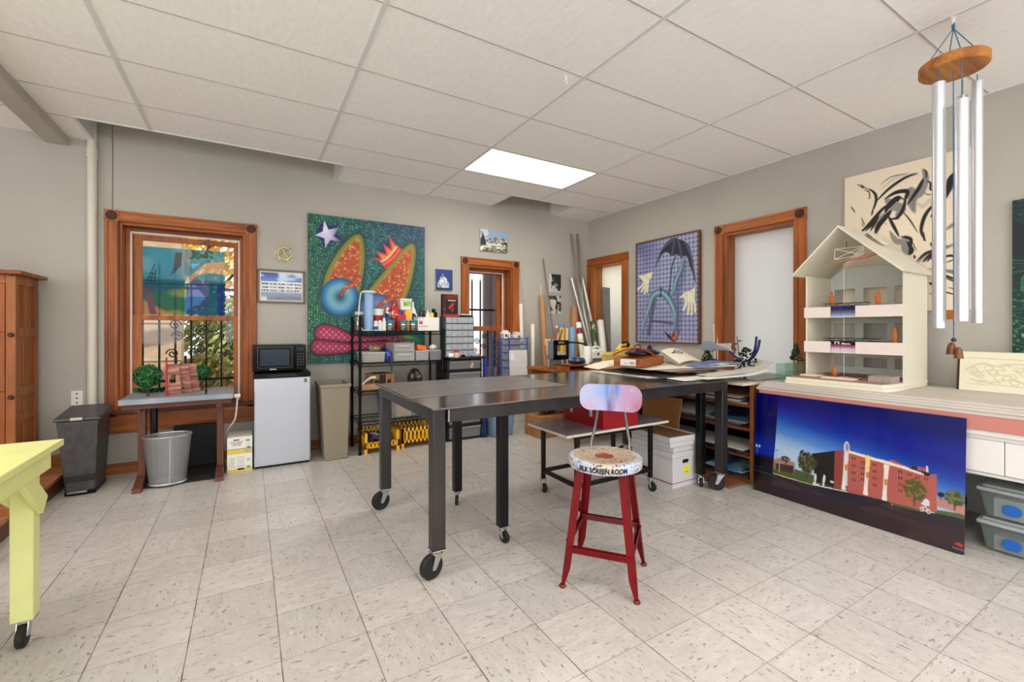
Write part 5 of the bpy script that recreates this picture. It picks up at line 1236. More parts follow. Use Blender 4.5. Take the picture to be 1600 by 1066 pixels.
tag(q.build('cable_tangle', [BLACKP, mat('cable_brown', (96, 48, 42), .5), mat('cable_navy', (36, 48, 92), .5), mat('cable_grey', (150, 150, 150), .5)]), 'tangle of dark cables lying in the left yellow crate', 'cables', kind='stuff')
c2 = crate('yellow plastic crate with tall slotted sides, right one under the wire shelf', 1.335, 1.70, 4.44, 4.76, .205, .205, 8)
# ================================================================== DRAWER TOWER BY THE BARRED WINDOW
SM = mat('smoke_frame', (26, 26, 28), .4); SMD = cloudy('smoky_drawer', (190, 190, 192), .55, .3)
ty0, ty1 = 4.46, 4.80; tx0, tx1 = 1.842, 2.258
t = thing('drawer_tower', 'tall black plastic drawer tower with smoky clear drawers left of the barred window', 'drawer tower', ((tx0 + tx1) / 2, (ty0 + ty1) / 2, 0))
b = B().box((tx0, ty0, 0), (tx0 + .02, ty1, .915)).box((tx1 - .02, ty0, 0), (tx1, ty1, .915)).box((tx0, ty1 - .012, 0), (tx1, ty1, .915))
DZ = [.02, .175, .33, .485, .64, .775]
for z in DZ + [.90]: b.box((tx0, ty0, z - .02), (tx1, ty1, z))
b.build('tower_frame', SM, t, bev=.003)
for k, z in enumerate(DZ):
 h = (DZ + [.90])[k + 1] - z - .028
 q = B(); ring(q, tx0 + .024, ty0 + .004, tx1 - .024, ty1 - .02, z + .004, tx0 + .022, ty0 - .006, tx1 - .022, ty1 - .02, z + h, .004)
 d = q.build('drawer', SMD, t, bev=.002)
 B().box((tx0 + .022, ty0 - .016, z + h - .022), (tx1 - .022, ty0 - .002, z + h - .004)).build('drawer_lip', cloudy('smoky_lip', (160, 158, 158), .1), d, bev=.002)
 B().box((tx0 + .06, ty0 + .05, z + .01), (tx1 - .08, ty1 - .08, z + h * .5)).build('contents', mat('drawer_stuff', (176, 172, 166), .7, var=((96, 90, 86), 22, (1, 1, 1), .4, .6)), d)
B().rod((tx1 - .13, ty0 + .012, DZ[5] + .012), (tx1 - .105, ty0 + .012, DZ[5] + .095), .022).build('tan_tube', mat('tan_tube', (206, 178, 138), .6), t)
# organiser on top: six rows of small drawers
ox0, ox1, oy0, oz0 = 1.81, 2.150, 4.44, .917
t = thing('parts_organiser', 'grey organiser with rows of small clear parts drawers on the black drawer tower', 'organiser', ((ox0 + ox1) / 2, 4.52, oz0))
ORG = mat('organiser_grey', (84, 88, 94), .45)
rows, oh = 6, .435; rh = oh / rows
b = B().box((ox0, oy0 + .006, oz0), (ox0 + .008, 4.60, oz0 + oh)).box((ox1 - .008, oy0 + .006, oz0), (ox1, 4.60, oz0 + oh)).box((ox0, 4.594, oz0), (ox1, 4.60, oz0 + oh), 1)
for k in range(rows + 1): b.box((ox0, oy0 + .006, oz0 + k * rh - .004), (ox1, 4.60, oz0 + k * rh + .004))
b.build('organiser_case', [ORG, mat('organiser_back', (176, 180, 186), .5)], t, bev=.001)
CD = cloudy('tiny_drawer', (236, 240, 244), .6, .25); nco = 5
stc = [mat('bit_%d' % k, c, .5, .2) for k, c in enumerate(((186, 186, 188), (84, 82, 84), (222, 222, 222), (140, 82, 70), (190, 206, 222)))]
rng = random.Random(21)
for r_ in range(rows):
 for c in range(nco):
  wx = (ox1 - ox0 - .016) / nco; x = ox0 + .008 + c * wx; z = oz0 + r_ * rh + .005
  d = B().box((x + .002, oy0, z), (x + wx - .002, oy0 + .004, z + rh - .011)).box((x + .002, oy0 + .004, z), (x + wx - .002, 4.58, z + .003)).build('small_drawer', CD, t)
  B().box((x + wx * .3, oy0 - .008, z + .012), (x + wx * .7, oy0, z + .02)).build('pull', CD, d)
  q = B()
  for _ in range(5):
   px, pz = x + rng.uniform(.012, wx - .012), z + rng.uniform(.006, rh - .03); q.box((px - .009, oy0 + .015, pz), (px + .009, oy0 + .05, pz + rng.uniform(.008, .02)), rng.randrange(5))
  q.build('bits', stc, d)
# front items on the tower top
B().box((tx0, ty0 - .075, .895), (tx1 + .0, ty0, .913)).build('front_ledge', SM, bpy.data.objects['drawer_tower'], bev=.003)
T_keep = T; T = .914
jar('glue_jar', 'white jar with red band and cap in front of the parts organiser', 1.925, 4.405, .030, .052, mat('pinkish_jar', (232, 196, 186), .4), RED, .02, .8)
tag(B().rod((1.835, 4.415, T + .022), (1.885, 4.405, T + .022), .022, n=20).build('tape_roll', WP), 'white roll lying at the left front corner of the drawer tower', 'roll')
tag(B().rod((1.99, 4.40, T + .014), (2.02, 4.42, T + .014), .014, n=16).build('black_spool', BLACKP), 'small black spool lying right of the glue jar', 'spool')
blob('plastic_wrap', 'clear grey plastic wrapping lying right of the parts organiser', 'wrapping', (2.17, 4.42, T), .05, (1.0, .7, .35), [cloudy('wrap_film', (196, 200, 206), .4)], 31)
T = T_keep
# red tool box standing on the organiser
t = thing('tool_package', 'dark red product box picturing a red tool on the parts organiser', 'box', (1.885, 4.53, oz0 + oh + .004))
z = oz0 + oh + .005; xa, xb = 1.805, 1.985
B().box((xa, 4.50, z), (xb, 4.56, z + .243)).build('package', mat('package_red', (58, 24, 20), .45), t, bev=.002)
q = B().box((xa + .04, 4.4985, z + .03), (xb - .006, 4.501, z + .18), 0).box((xa, 4.4985, z), (xb, 4.501, z + .022), 1).box((xa + .045, 4.4985, z + .19), (xb - .01, 4.501, z + .235), 2)
q.beam((xa + .075, 4.498, z + .085), (xa + .125, 4.498, z + .145), .004, .03, 1, (0.6, 0, -.5)).beam((xa + .105, 4.498, z + .05), (xa + .125, 4.498, z + .09), .004, .012, 1, (1, 0, -.4)).box((xa + .06, 4.498, z + .17), (xb - .03, 4.5, z + .177), 3).box((xa + .012, 4.4985, z + .07), (xa + .026, 4.501, z + .085), 4)
q.build('package_print', [mat('print_black', (20, 18, 18), .4), RED, mat('deep_red', (116, 20, 20), .45), PAPER, mat('sage', (120, 130, 104), .6)], t)
tag(B().box((1.995, 4.455, z - .001), (2.14, 4.58, z + .012)).rod((2.0, 4.47, z + .02), (2.12, 4.47, z + .016), .008, m=1).build('black_tray', [BLACKP, CHROME]), 'flat black tray with loose tools on top of the parts organiser', 'tray')
# blue toothed rack and lower blue bucket
BL = mat('deep_blue_plastic', (30, 52, 128), .4)
q = B().box((2.268, 4.44, .58), (2.30, 4.47, .92))
for k in range(11): q.box((2.30, 4.44, .60 + .028 * k), (2.322, 4.47, .616 + .028 * k))
q.box((2.268, 4.44, 0), (2.30, 4.47, .58)); q.box((2.25, 4.44, 0), (2.32, 4.52, .02))
tag(q.build('toothed_rack', BL, bev=.002), 'upright deep blue toothed plastic rack right of the black drawer tower', 'rack')
SLB = mat('slate_blue', (126, 146, 172), .45)
t = thing('slate_bucket', 'slate blue plastic waste bin under the steel table by the barred window', 'trash can', (2.49, 4.46, 0))
b = B(); ring(b, 2.36, 4.365, 2.605, 4.55, 0, 2.325, 4.335, 2.635, 4.585, .345, .004); b.build('bucket_body', SLB, t, bev=.02, seg=4)
q = B()
for a, c in (((2.315, 4.325), (2.645, 4.337)), ((2.315, 4.583), (2.645, 4.595)), ((2.315, 4.3372), (2.329, 4.5828)), ((2.631, 4.3372), (2.645, 4.5828))): q.box((a[0], a[1], .328), (c[0], c[1], .352))
q.build('rim', SLB, t, bev=.004)
# ---- blue drawer cart
t = thing('blue_drawer_cart', 'blue framed cart of small clear drawers standing below the barred window', 'drawer cart', (2.77, 4.71, 0))
xa, xb, xm, y0, y1 = 2.585, 2.955, 2.695, 4.60, 4.82
BF = mat('cart_blue', (38, 84, 160), .4)
b = B()
for x in (xa, xm, xb): b.box((x - .009, y0, .04), (x + .009, y0 + .02, 1.115))
for x in (xa, xb): b.box((x - .009, y1 - .02, .04), (x + .009, y1, 1.115))
rowsz = [.08, .28, .46, .62, .76, .85, .94, 1.03]
for k, z in enumerate(rowsz + [1.107]):
 b.box((xa, y0, z - .009), (xb, y1, z)) if (k % 2 == 0 or z > .9) else b.box((xa, y0, z - .009), (xm, y1, z))
b.build('cart_frame', BF, t, bev=.002)
cdm = cloudy('cart_drawer', (216, 220, 228), .78, .25)
for k, z in enumerate(rowsz):
 h = (rowsz + [1.107])[k + 1] - z - .014
 for a, c in ((xa + .012, xm - .012), (xm + .012, xb - .012)):
  if h < .02: continue
  d = B().box((a, y0 - .004, z + .002), (c, y0, z + h)).box((a, y0, z + .002), (c, y1 - .03, z + .005)).build('drawer', cdm, t)
  B().box((a + .012, y0 + .02, z + .006), (c - .012, y1 - .06, z + h * .55)).build('contents', mat('cart_stuff', (150, 140, 146), .7, var=((96, 70, 84), 24, (1, 1, 1), .4, .6)), d)
for x in (xa, xb):
 for y in (y0 + .03, y1 - .03): B().rod((x - .008, y, .02), (x + .008, y, .02), .02, n=14).build('wheel', BLACKP, t)
# white lattice panel in front of it
t = thing('lattice_panel', 'white plastic lattice panel with a white tag leaning on the blue drawer cart', 'panel', (2.81, 4.56, .0))
q = B(); xa, xb, za, zb = 2.69, 2.935, .0, .955
n = 15
for k in range(n + 1): x = xa + (xb - xa) * k / n; q.beam((x, 4.545, za), (x, 4.585, zb), .0075, .004, 0, (0, 1, 0))
m_ = 56
for k in range(m_ + 1): z = za + (zb - za) * k / m_; y = 4.545 + .04 * k / m_; q.box((xa, y - .002, z), (xb, y + .003, z + .0075))
q.build('lattice', WP, t)
B().box((2.70, 4.573, .84), (2.75, 4.577, .92)).build('paper_tag', PAPER, t)
# little white models on top of the cart
t = thing('white_house_model', 'tiny white house model on the left of the blue drawer cart top', 'model', (2.675, 4.66, 1.107))
B().box((2.635, 4.62, 1.107), (2.72, 4.70, 1.165)).prism([(2.625, 1.165), (2.73, 1.165), (2.675, 1.205)], (0, 4.615, 0), (1, 0, 0), (0, 0, 1), (0, .09, 0)).build('walls', WP, t)
B().box((2.65, 4.6185, 1.125), (2.675, 4.621, 1.155)).box((2.685, 4.6185, 1.115), (2.70, 4.621, 1.15)).build('openings', DKIN, t)  # dark plates paint the shade inside the openings; nothing is cut
t = thing('white_machine', 'small white boxy gadget on the right of the blue drawer cart top', 'gadget', (2.83, 4.67, 1.107))
B().box((2.775, 4.62, 1.107), (2.895, 4.72, 1.150)).box((2.805, 4.63, 1.150), (2.875, 4.71, 1.185)).build('gadget_body', mat('pale_grey_plastic', (214, 212, 208), .4), t, bev=.006)
B().box((2.83, 4.6185, 1.115), (2.865, 4.621, 1.14)).build('screen', mat('screen_grey', (110, 112, 116), .2), t)
# ================================================================== TUBES, RODS AND ROLLS AGAINST THE BACK WALL
CT = .765
def tube_thing(label, p, q, r, m, name='cardboard_tube', cat='tube', group=None, hollow=True, n=20):
 p, q = Vector(p), Vector(q)
 t = thing(name, label, cat, p, group=group)
 B().rod(p, q, r, n=n).build('tube_wall', m, t)
 if hollow:
  d = (q - p).normalized(); B().rod(q, q + d * .001, r * .8, n=n).build('bore', DKIN, t)  # solid tube; a dark end disc paints the shade inside it
 return t
WT = mat('white_tube', (238, 234, 226), .5)
tube_thing('white cardboard tube leaning on the wall just right of the barred window', (3.0, 4.75, 0), (3.035, 4.885, 1.545), .026, WT)
tube_thing('upright white pipe in front of the wall between barred window and brown tubes', (3.075, 4.66, 0), (3.10, 4.70, 1.285), .026, WT, 'white_pipe', 'pipe')
tube_thing('tall brown cardboard tube leaning on the wall, tallest of the brown tubes', (3.30, 4.645, 0), (3.345, 4.85, 1.665), .034, mat('brown_tube', (196, 142, 98), .7))
t = thing('kraft_roll', 'torn kraft paper roll standing in front of the tall brown tube', 'roll', (3.15, 4.42, CT))
B().lathe([(.047, 0), (.056, .14), (.062, .325), (.058, .335), (.05, .14)], (3.15, 4.42, CT), 18).build('paper_roll', mat('kraft_pale', (214, 170, 120), .8), t)
METAL = mat('brushed_alu', (178, 176, 172), .38, .85); METAL2 = mat('bright_alu', (208, 206, 202), .3, .8)
for p, q, r, lab, m in (((3.56, 4.63, 0), (3.40, 4.895, 2.16), .009, 'thin dark metal rod leaning on the wall left of the two black and white prints', mat('rod_grey', (128, 122, 114), .5, .5)),
      ((3.20, 4.63, 0), (3.028, 4.905, 2.05), .004, 'very thin pale wire rod leaning right of the barred window', mat('rod_pale', (186, 180, 170), .5, .3)),
      ((3.36, 4.75, 0), (3.36, 4.905, 1.82), .009, 'thin cream rod standing behind the tall brown tube', mat('rod_cream', (214, 206, 190), .6))):
 tag(B().rod(p, q, r, n=10).build('metal_rod', m), lab, 'rod')
for k, (p, q, lab) in enumerate((((3.975, 4.633, .765), (3.87, 4.895, 2.55), 'very long grey metal channel reaching highest in the corner, left one'), ((4.037, 4.66, .0), (3.985, 4.895, 2.56), 'very long grey metal channel reaching highest in the corner, right one'))):
 tag(B().beam(p, q, .034, .02, 0, (1, 0, 0)).build('metal_channel', METAL, bev=.002), lab, 'channel')
for k, (pb, pt_, lab) in enumerate((((3.96, 4.53), (893, 435), 'bright aluminium tube leaning in the corner, leftmost of three'), ((4.01, 4.57), (901, 430), 'bright aluminium tube leaning in the corner, middle of three'), ((4.06, 4.52), (910, 434), 'bright aluminium tube leaning in the corner, rightmost of three'))):
 q = atY(pt_[0], pt_[1], 4.86); tube_thing(lab, (pb[0], pb[1], CT), q, .021, METAL2, 'aluminium_tube', 'tube', 'aluminium tubes in the corner')
tube_thing('brown cardboard tube behind the aluminium tubes near the corner', (3.86, 4.80, 0), atY(898, 480, 4.86), .05, mat('brown_tube', (196, 142, 98)))
tube_thing('tan tube at the left edge of the small right wall window', (4.12, 4.72, 0), atY(919, 485, 4.80), .024, mat('tan_tube', (206, 178, 138)))
# clear acrylic sheets in the small window
tag(B().hexa([(4.02, 4.26, .76), (4.06, 4.45, .76), (4.064, 4.45, .76), (4.024, 4.26, .76), atX(939, 448, 4.19), atX(953, 450, 4.19), atX(953, 450, 4.194), atX(939, 448, 4.194)]).build('acrylic_sheet', cloudy('acrylic', (206, 204, 200), .45, .15)), 'grey clear acrylic sheet leaning against the small right wall window', 'sheet')
# ================================================================== CORNER CABINET AND WHAT STANDS ON IT
t = thing('corner_table', 'wooden table in the back right corner carrying trays and rolls', 'table', (3.55, 4.1, 0))
B().box((2.93, 3.60, CT - .03), (4.17, 4.60, CT)).build('table_top', MATS['cab_x'], t, bev=.003)
B().box((2.97, 3.66, CT - .10), (4.13, 3.68, CT - .031)).box((2.97, 4.54, CT - .10), (4.13, 4.56, CT - .031)).build('apron', MATS['cab_x'], t)
for x in (2.98, 4.12):
 for y in (3.67, 4.55): B().box((x - .025, y - .025, 0), (x + .025, y + .025, CT - .031)).build('leg', MATS['cab_z'], t)
c3 = lambda px, y: atY(px, 560, y).x
# desktop printer: open black frame
t = thing('desktop_printer', 'black open framed desktop machine with white lettering in the back corner', 'machine', (c3(878, 4.0), 4.05, CT))
xa, xb, y0, y1, zb, zt_ = c3(867, 4.0), c3(889, 4.0), 4.0, 4.16, .875, 1.092
b = B().box((xa, y0, zb), (xb, y0 + .03, zb + .05)).box((xa, y0, zt_ - .055), (xb, y0 + .03, zt_)).box((xa, y0, zb), (xa + .036, y0 + .03, zt_)).box((xb - .022, y0, zb), (xb, y0 + .03, zt_))
b.build('front_frame', BLACKP, t, bev=.006)
B().box((xa - .022, y0 + .03, zb + .01), (xa + .02, y0 + .10, zt_ - .005)).box((xa, y1 - .02, zb), (xb, y1, zb + .05)).build('side_housing', mat('machine_grey', (112, 122, 138), .4), t, bev=.004)
B().box((xa + .04, y0 + .032, zb + .052), (xb - .024, y1, zb + .082)).build('print_bed', mat('bed_beige', (206, 196, 180), .6), t)
B().box((xa + .02, y0 + .02, CT), (xb - .02, y0 + .12, zb)).build('base', mat('machine_base', (110, 112, 108), .5), t, bev=.01)
B().box((xa + .10, y0 - .002, CT + .03), (xa + .116, y0 + .01, zb)).build('base_strip', mat('pale_blue_plastic', (150, 186, 224)), t)
B().text('AFINIA', .026, ((xa + xb) / 2 - .012, y0 - .001, zt_ - .026), (1, 0, 0), (0, 0, 1), .001, 0, maxw=.10).build('lettering', PAPER, t, smooth=False)
tag(B().tube(curve([(xb - .005, 4.02, 1.062), (xb + .07, 4.0, 1.066), (xb + .15, 3.97, 1.055), (xb + .20, 3.94, 1.035), (xb + .205, 3.93, 1.0), (xb + .18, 3.93, .94), (xb + .17, 3.93, CT + .006)], 5), .011, 8).build('black_hose', RUBBER), 'black flexible hose arching from the desktop machine to the white jug', 'hose')
# rolls
for px, py, r, c, lab, y in ((870, 513, .026, (150, 96, 88), 'dull red paper roll standing behind the desktop machine, leftmost roll', 4.47), (878, 507, .032, (88, 150, 214), 'blue and yellow wrapped paper roll standing behind the desktop machine', 4.47), (886, 513, .020, (234, 214, 168), 'slim cream paper roll right of the blue and yellow roll', 4.47), (894, 511, .036, (130, 172, 220), 'wide pale blue paper roll between cream roll and red labelled roll', 4.40)):
 q = atY(px, py, y); t = tube_thing(lab, (q.x, y, CT), (q.x, y, q.z), r, mat('roll_%d' % px, c, .5), 'paper_roll', 'roll', None)
 if px == 878: B().lathe([(r + .0006, q.z - CT - .42), (r + .0006, q.z - CT - .045)], (q.x, y, CT), 20).build('yellow_band', mat('roll_yellow', (240, 196, 50), .5), t)
 if px == 870: B().lathe([(r * .5, 0), (r * .5, .03), (1e-4, .032)], (q.x, y, q.z), 12).build('white_cap', WP, t)
def roll_px(lab, pb, ptp, y0, y1, r, m, extra=None):
 a, c = atY(pb[0], pb[1], y0), atY(ptp[0], ptp[1], y1); a.z = CT + .014
 t = tube_thing(lab, a, c, r, m, 'paper_roll', 'roll', None)
 if extra:
  d = c - a
  for f0, f1, mm in extra: B().rod(a + d * f0, a + d * f1, r + .0008, n=20, cap=False).build('printed_band', mm, t)
roll_px('white paper roll with red square label leaning left of the aluminium tubes', (912, 560), (904, 505), 4.2, 4.42, .036, WT, [(.72, .86, mat('maroon_label', (150, 34, 54), .5)), (.2, .6, mat('pale_green_print', (206, 216, 180), .5))])
roll_px('dark green printed roll leaning right of the aluminium tubes', (934, 556), (926, 503), 4.2, 4.45, .034, mat('green_roll', (42, 82, 52), .4, var=((176, 196, 150), 16, (1, 1, .25), .55, .66)))
roll_px('plain white paper roll leaning between green roll and acrylic sheet', (944, 556), (938, 502), 4.25, 4.50, .046, WT)
# brushes, sticks behind printer's left
for k in range(6):
 a = Vector((c3(855 + 2.2 * k, 4.2), 4.2, CT)); e = atY(851 + 5.5 * k, 540 - 5 * k, 4.3)
 tag(B().rod(a, e, .007, .010, 8).build('wood_stick', mat('stick_%d' % (k % 3), ((146, 100, 84), (196, 160, 130), (110, 84, 84))[k % 3], .6)), 'thin wooden stick in the bundle left of the desktop machine', 'stick', 'sticks left of the desktop machine')
# low wood tray strips
box_thing('wood_strip', 'low reddish wooden board lying in front of the desktop machine', 'board', (2.945, 3.80, CT), (3.36, 3.855, CT + .03), MATS['dark_x'])
t = thing('wooden_letter_tray', 'orange wooden two level tray at the front of the corner cabinet', 'tray', (c3(916, 3.75), 3.78, CT))
xa, xb, y0, y1 = c3(889, 3.72), c3(929, 3.72), 3.72, 3.98
B().box((xa, y0, CT), (xb, y1, CT + .014)).box((xa, y0, CT + .055), (xb, y1, CT + .068)).box((xa, y0, CT + .014), (xa + .014, y1, CT + .068)).box((xb - .014, y0, CT + .014), (xb, y1, CT + .068)).box((xa, y1 - .012, CT + .014), (xb, y1, CT + .068)).build('tray_body', MATS['pine_x'], t, bev=.002)
box_thing('wooden_box', 'orange wooden box end right of the two level tray', 'box', (c3(925, 3.66), 3.62, CT), (c3(942, 3.62), 3.74 - .03, CT + .092), MATS['pine_x'])
blob('blue_cloth', 'blue and black crumpled plastic lying on the two level wooden tray', 'cloth', (c3(902, 3.82), 3.83, CT + .0685), .07, (1.6, 1.0, .5), [mat('cloth_navy', (34, 44, 70), .4), mat('cloth_blue', (90, 132, 190), .4), BLACKP], 17)
box_thing('yellow_notebook', 'pale yellow block lying behind the blue crumpled plastic', 'block', (c3(898, 4.0), 4.0, CT), (c3(916, 4.0), 4.12, CT + .115), mat('pale_yellow', (228, 200, 140), .6))
# white jug and white handled box
x = c3(919, 3.78); t = thing('white_canister', 'tall white plastic canister standing on the two level wooden tray', 'canister', (x, 3.79, CT + .0685))
B().lathe([(.044, 0), (.046, .19), (.043, .196), (1e-4, .197)], (x, 3.79, CT + .0685), 24).build('canister_body', WP, t)
x = c3(931, 3.80); t = thing('white_carrier', 'white handled carrier box with round top right of the white canister', 'carrier', (x, 3.80, CT + .09))
B().prism([(-.085, 0), (.085, 0), (.085, .10), (.06, .135), (-.06, .135), (-.085, .10)], (x, 3.76, CT + .092), (1, 0, 0), (0, 0, 1), (0, .13, 0)).build('carrier_body', WP, t, bev=.01)
B().tube(curve([(x - .08, 3.80, CT + .20), (x - .05, 3.80, CT + .245), (x, 3.80, CT + .256), (x + .05, 3.80, CT + .245), (x + .08, 3.80, CT + .20)], 4), .010, 8).build('handle', WP, t)
B().rod((x + .0, 3.757, CT + .175), (x, 3.761, CT + .175), .018, n=14).box((x - .082, 3.757, CT + .10), (x + .082, 3.761, CT + .13)).build('dark_detail', mat('carrier_grey', (92, 92, 94), .5), t)
B().box((x - .085, 3.76, CT + .0695), (x + .085, 3.89, CT + .092)).build('base', mat('carrier_grey', (92, 92, 94)), t)
# yellow bowl and cloth right
x = c3(958, 3.7); xx0, xx1 = c3(945, 3.70), c3(985, 3.70)
t = thing('yellow_basin', 'pale yellow plastic basin of bottles right of the white carrier', 'basin', ((xx0 + xx1) / 2, 3.8, CT))
b = B(); ring(b, xx0 + .02, 3.72, xx1 - .02, 3.92, CT + .0, xx0, 3.70, xx1, 3.94, CT + .17, .004)
b.build('basin_body', mat('basin_peach', (244, 204, 120), .5), t, bev=.01)
q = B()
for a, c in (((xx0 - .012, 3.69), (xx1 + .012, 3.702)), ((xx0 - .012, 3.938), (xx1 + .012, 3.95)), ((xx0 - .012, 3.69), (xx0, 3.95)), ((xx1, 3.69), (xx1 + .012, 3.95))): q.box((a[0], a[1], CT + .158), (c[0], c[1], CT + .18))
q.build('rim', mat('rim_lemon', (238, 226, 120), .4), t, bev=.003)
t = thing('yellow_saw', 'yellow power saw with black trigger heaped on the yellow basin', 'power tool', (c3(975, 3.75), 3.8, CT + .18))
x = c3(975, 3.8); z = CT + .181
B().tube(curve([(x - .10, 3.80, z + .03), (x - .05, 3.80, z + .085), (x + .03, 3.80, z + .095), (x + .12, 3.80, z + .055), (x + .17, 3.80, z + .02)], 5), [.02] * 10 + [.022] * 11, 10).box((x - .09, 3.76, z), (x + .16, 3.85, z + .05)).build('housing', mat('saw_yellow', (230, 216, 96), .45), t, bev=.004)
B().tube(curve([(x - .05, 3.78, z + .108), (x + .02, 3.78, z + .118), (x + .07, 3.78, z + .09)], 4), .010, 8).rod((x + .02, 3.755, z + .08), (x + .02, 3.76, z + .08), .02).build('trigger', BLACKP, t)
B().tube(curve([(x + .15, 3.80, z + .05), (x + .20, 3.79, z + .085), (x + .25, 3.78, z + .07), (x + .25, 3.78, z + .0), (x + .22, 3.78, z - .05)], 4), .006, 6).build('cord', RUBBER, t)
jar_x = c3(994, 3.66); 
tag(B().box((jar_x - .03, 3.66, CT), (jar_x + .03, 3.72, CT + .09)).box((jar_x - .016, 3.675, CT + .09), (jar_x + .02, 3.705, CT + .125), 1).build('lemon_bottle', [mat('rim_lemon', (238, 226, 120)), BLACKP], bev=.004), 'lemon yellow bottle with black cap at the right end of the yellow basin', 'bottle')
# things on the floor under the steel table, at the back
t = box_thing('brown_carton', 'brown cardboard carton on the floor under the steel table by the white pegboard', 'box', (2.77, 4.05, 0), (3.15, 4.37, .235), KRAFT)
B().box((2.80, 4.049, .13), (2.85, 4.051, .16)).box((2.95, 4.049, .05), (2.975, 4.051, .10), 1).build('paper_label', [PAPER, mat('kraft_dark', (96, 62, 40), .8)], t)
blob('black_bag', 'heap of shiny black plastic bag on the brown floor carton', 'bag', (2.97, 4.2, .2355), .12, (1.15, .8, 1.1), [mat('bag_black', (26, 26, 28), .22), mat('bag_sheen', (96, 98, 104), .2)], 23)
# ================================================================== STEEL WORK TABLE
RAW = mat('raw_steel', (56, 54, 53), .36, .7, var=((76, 73, 71), 5, (1, 1, .2), .35, .7))
TOPM = bpy.data.materials.new('steel_top'); TOPM.use_nodes = True
nt = TOPM.node_tree; N = nt.nodes; L = nt.links; P_ = N['Principled BSDF']; P_.inputs['Metallic'].default_value = .92
tc = N.new('ShaderNodeTexCoord'); mp = N.new('ShaderNodeMapping'); mp.inputs['Scale'].default_value = (1.2, 5, 1); nz = N.new('ShaderNodeTexNoise'); nz.inputs['Scale'].default_value = 3.0; nz.inputs['Detail'].default_value = 5
cr = N.new('ShaderNodeValToRGB'); cr.color_ramp.elements[0].color = (*lin((112, 107, 104)), 1); cr.color_ramp.elements[1].color = (*lin((134, 129, 125)), 1); cr.color_ramp.elements[0].position = .3; cr.color_ramp.elements[1].position = .7
mr = N.new('ShaderNodeMapRange'); mr.inputs['To Min'].default_value = .13; mr.inputs['To Max'].default_value = .20
L.new(tc.outputs['Object'], mp.inputs[0]); L.new(mp.outputs[0], nz.inputs['Vector']); L.new(nz.outputs['Fac'], cr.inputs[0]); L.new(cr.outputs[0], P_.inputs['Base Color']); L.new(nz.outputs['Fac'], mr.inputs['Value']); L.new(mr.outputs[0], P_.inputs['Roughness'])
TZ = .838
t = thing('steel_table', 'big raw steel work table on large casters in the middle of the room', 'table', (1.94, 2.55, 0))
B().box((.75, 2.0, TZ - .008), (3.14, 3.12, TZ)).build('steel_top', TOPM, t, bev=.0015)
FR_ = RAW
b = B().box((.835, 2.015, TZ - .075), (3.03, 2.065, TZ - .009)).box((.835, 3.045, TZ - .075), (3.03, 3.095, TZ - .009)).box((.77, 2.10, TZ - .075), (.82, 3.03, TZ - .009)).box((3.05, 2.10, TZ - .075), (3.10, 3.03, TZ - .009))
b.build('apron_frame', RAW, t, bev=.003)
b = B().box((1.55, 2.07, TZ - .034), (1.6, 3.04, TZ - .01)).box((2.3, 2.07, TZ - .034), (2.35, 3.04, TZ - .01)); b.build('cross_bar', RAW, t, bev=.003)
def caster(parent, x, y, ztop, wr, ww, ang, plate, wheel_m=RUBBER):
 """swivel caster: plate, fork and wheel; ang = heading of the wheel"""
 d = Vector((math.cos(ang), math.sin(ang), 0)); n = Vector((-d.y, d.x, 0)); c = Vector((x, y, 0)) + d * wr * .55 + Vector((0, 0, wr))
 b = B().box((x - plate, y - plate, ztop - .005), (x + plate, y + plate, ztop))
 b.lathe([(plate * .75, ztop - .02), (plate * .85, ztop - .005)], (x, y, 0), 16)
 zt2 = ztop - .018
 for s in (-1, 1):
  o = n * (ww * .5 + .006) * s
  q = [Vector((x, y, zt2)) - d * wr * .3 + o, Vector((x, y, zt2)) + d * wr * .4 + o, c + d * wr * .16 + o - Vector((0, 0, wr * .18)), c - d * wr * .18 + o - Vector((0, 0, wr * .18))]
  b.hexa(q + [v + n * .004 * s for v in q])
 b.hexa([Vector((x, y, zt2 - .004)) + d * a + n * e for a, e in ((-wr * .35, -ww * .5 - .01), (wr * .55, -ww * .5 - .01), (wr * .55, ww * .5 + .01), (-wr * .35, ww * .5 + .01))] + [Vector((x, y, zt2)) + d * a + n * e for a, e in ((-wr * .35, -ww * .5 - .01), (wr * .55, -ww * .5 - .01), (wr * .55, ww * .5 + .01), (-wr * .35, ww * .5 + .01))])
 f = b.build('caster', CHROME, parent, bev=.0008)
 w = B(); M = Matrix.Translation(c) @ Matrix(((d.x, n.x, 0, 0), (d.y, n.y, 0, 0), (0, 0, 1, 0), (0, 0, 0, 1)))
 w.M = M
 w.lathe([(wr * .30, -ww * .5), (wr * .62, -ww * .42), (wr * .9, -ww * .5), (wr, -ww * .28), (wr, ww * .28), (wr * .9, ww * .5), (wr * .62, ww * .42), (wr * .30, ww * .5)], (0, 0, 0), 28, 0, 'y')
 w.rod((0, -ww * .5 - .012, 0), (0, ww * .5 + .012, 0), wr * .15, n=12, m=1)
 w.M = None
 w.build('wheel', [wheel_m, CHROME], f)
for x, y, an in ((.799, 2.068, 3.35), (.799, 3.032, 3.3), (3.067, 2.068, 2.25), (3.067, 3.032, 2.0)):
 B().box((x - .033, y - .033, .1405), (x + .033, y + .033, TZ - .009)).build('leg', RAW, t, bev=.004)
 caster(t, x, y, .140, .060, .036, an, .036)
B().box((.836, 2.013, TZ - .072), (.842, 2.0155, TZ - .014)).build('weld_seam', mat('weld_bright', (176, 172, 166), .3, .8), t)
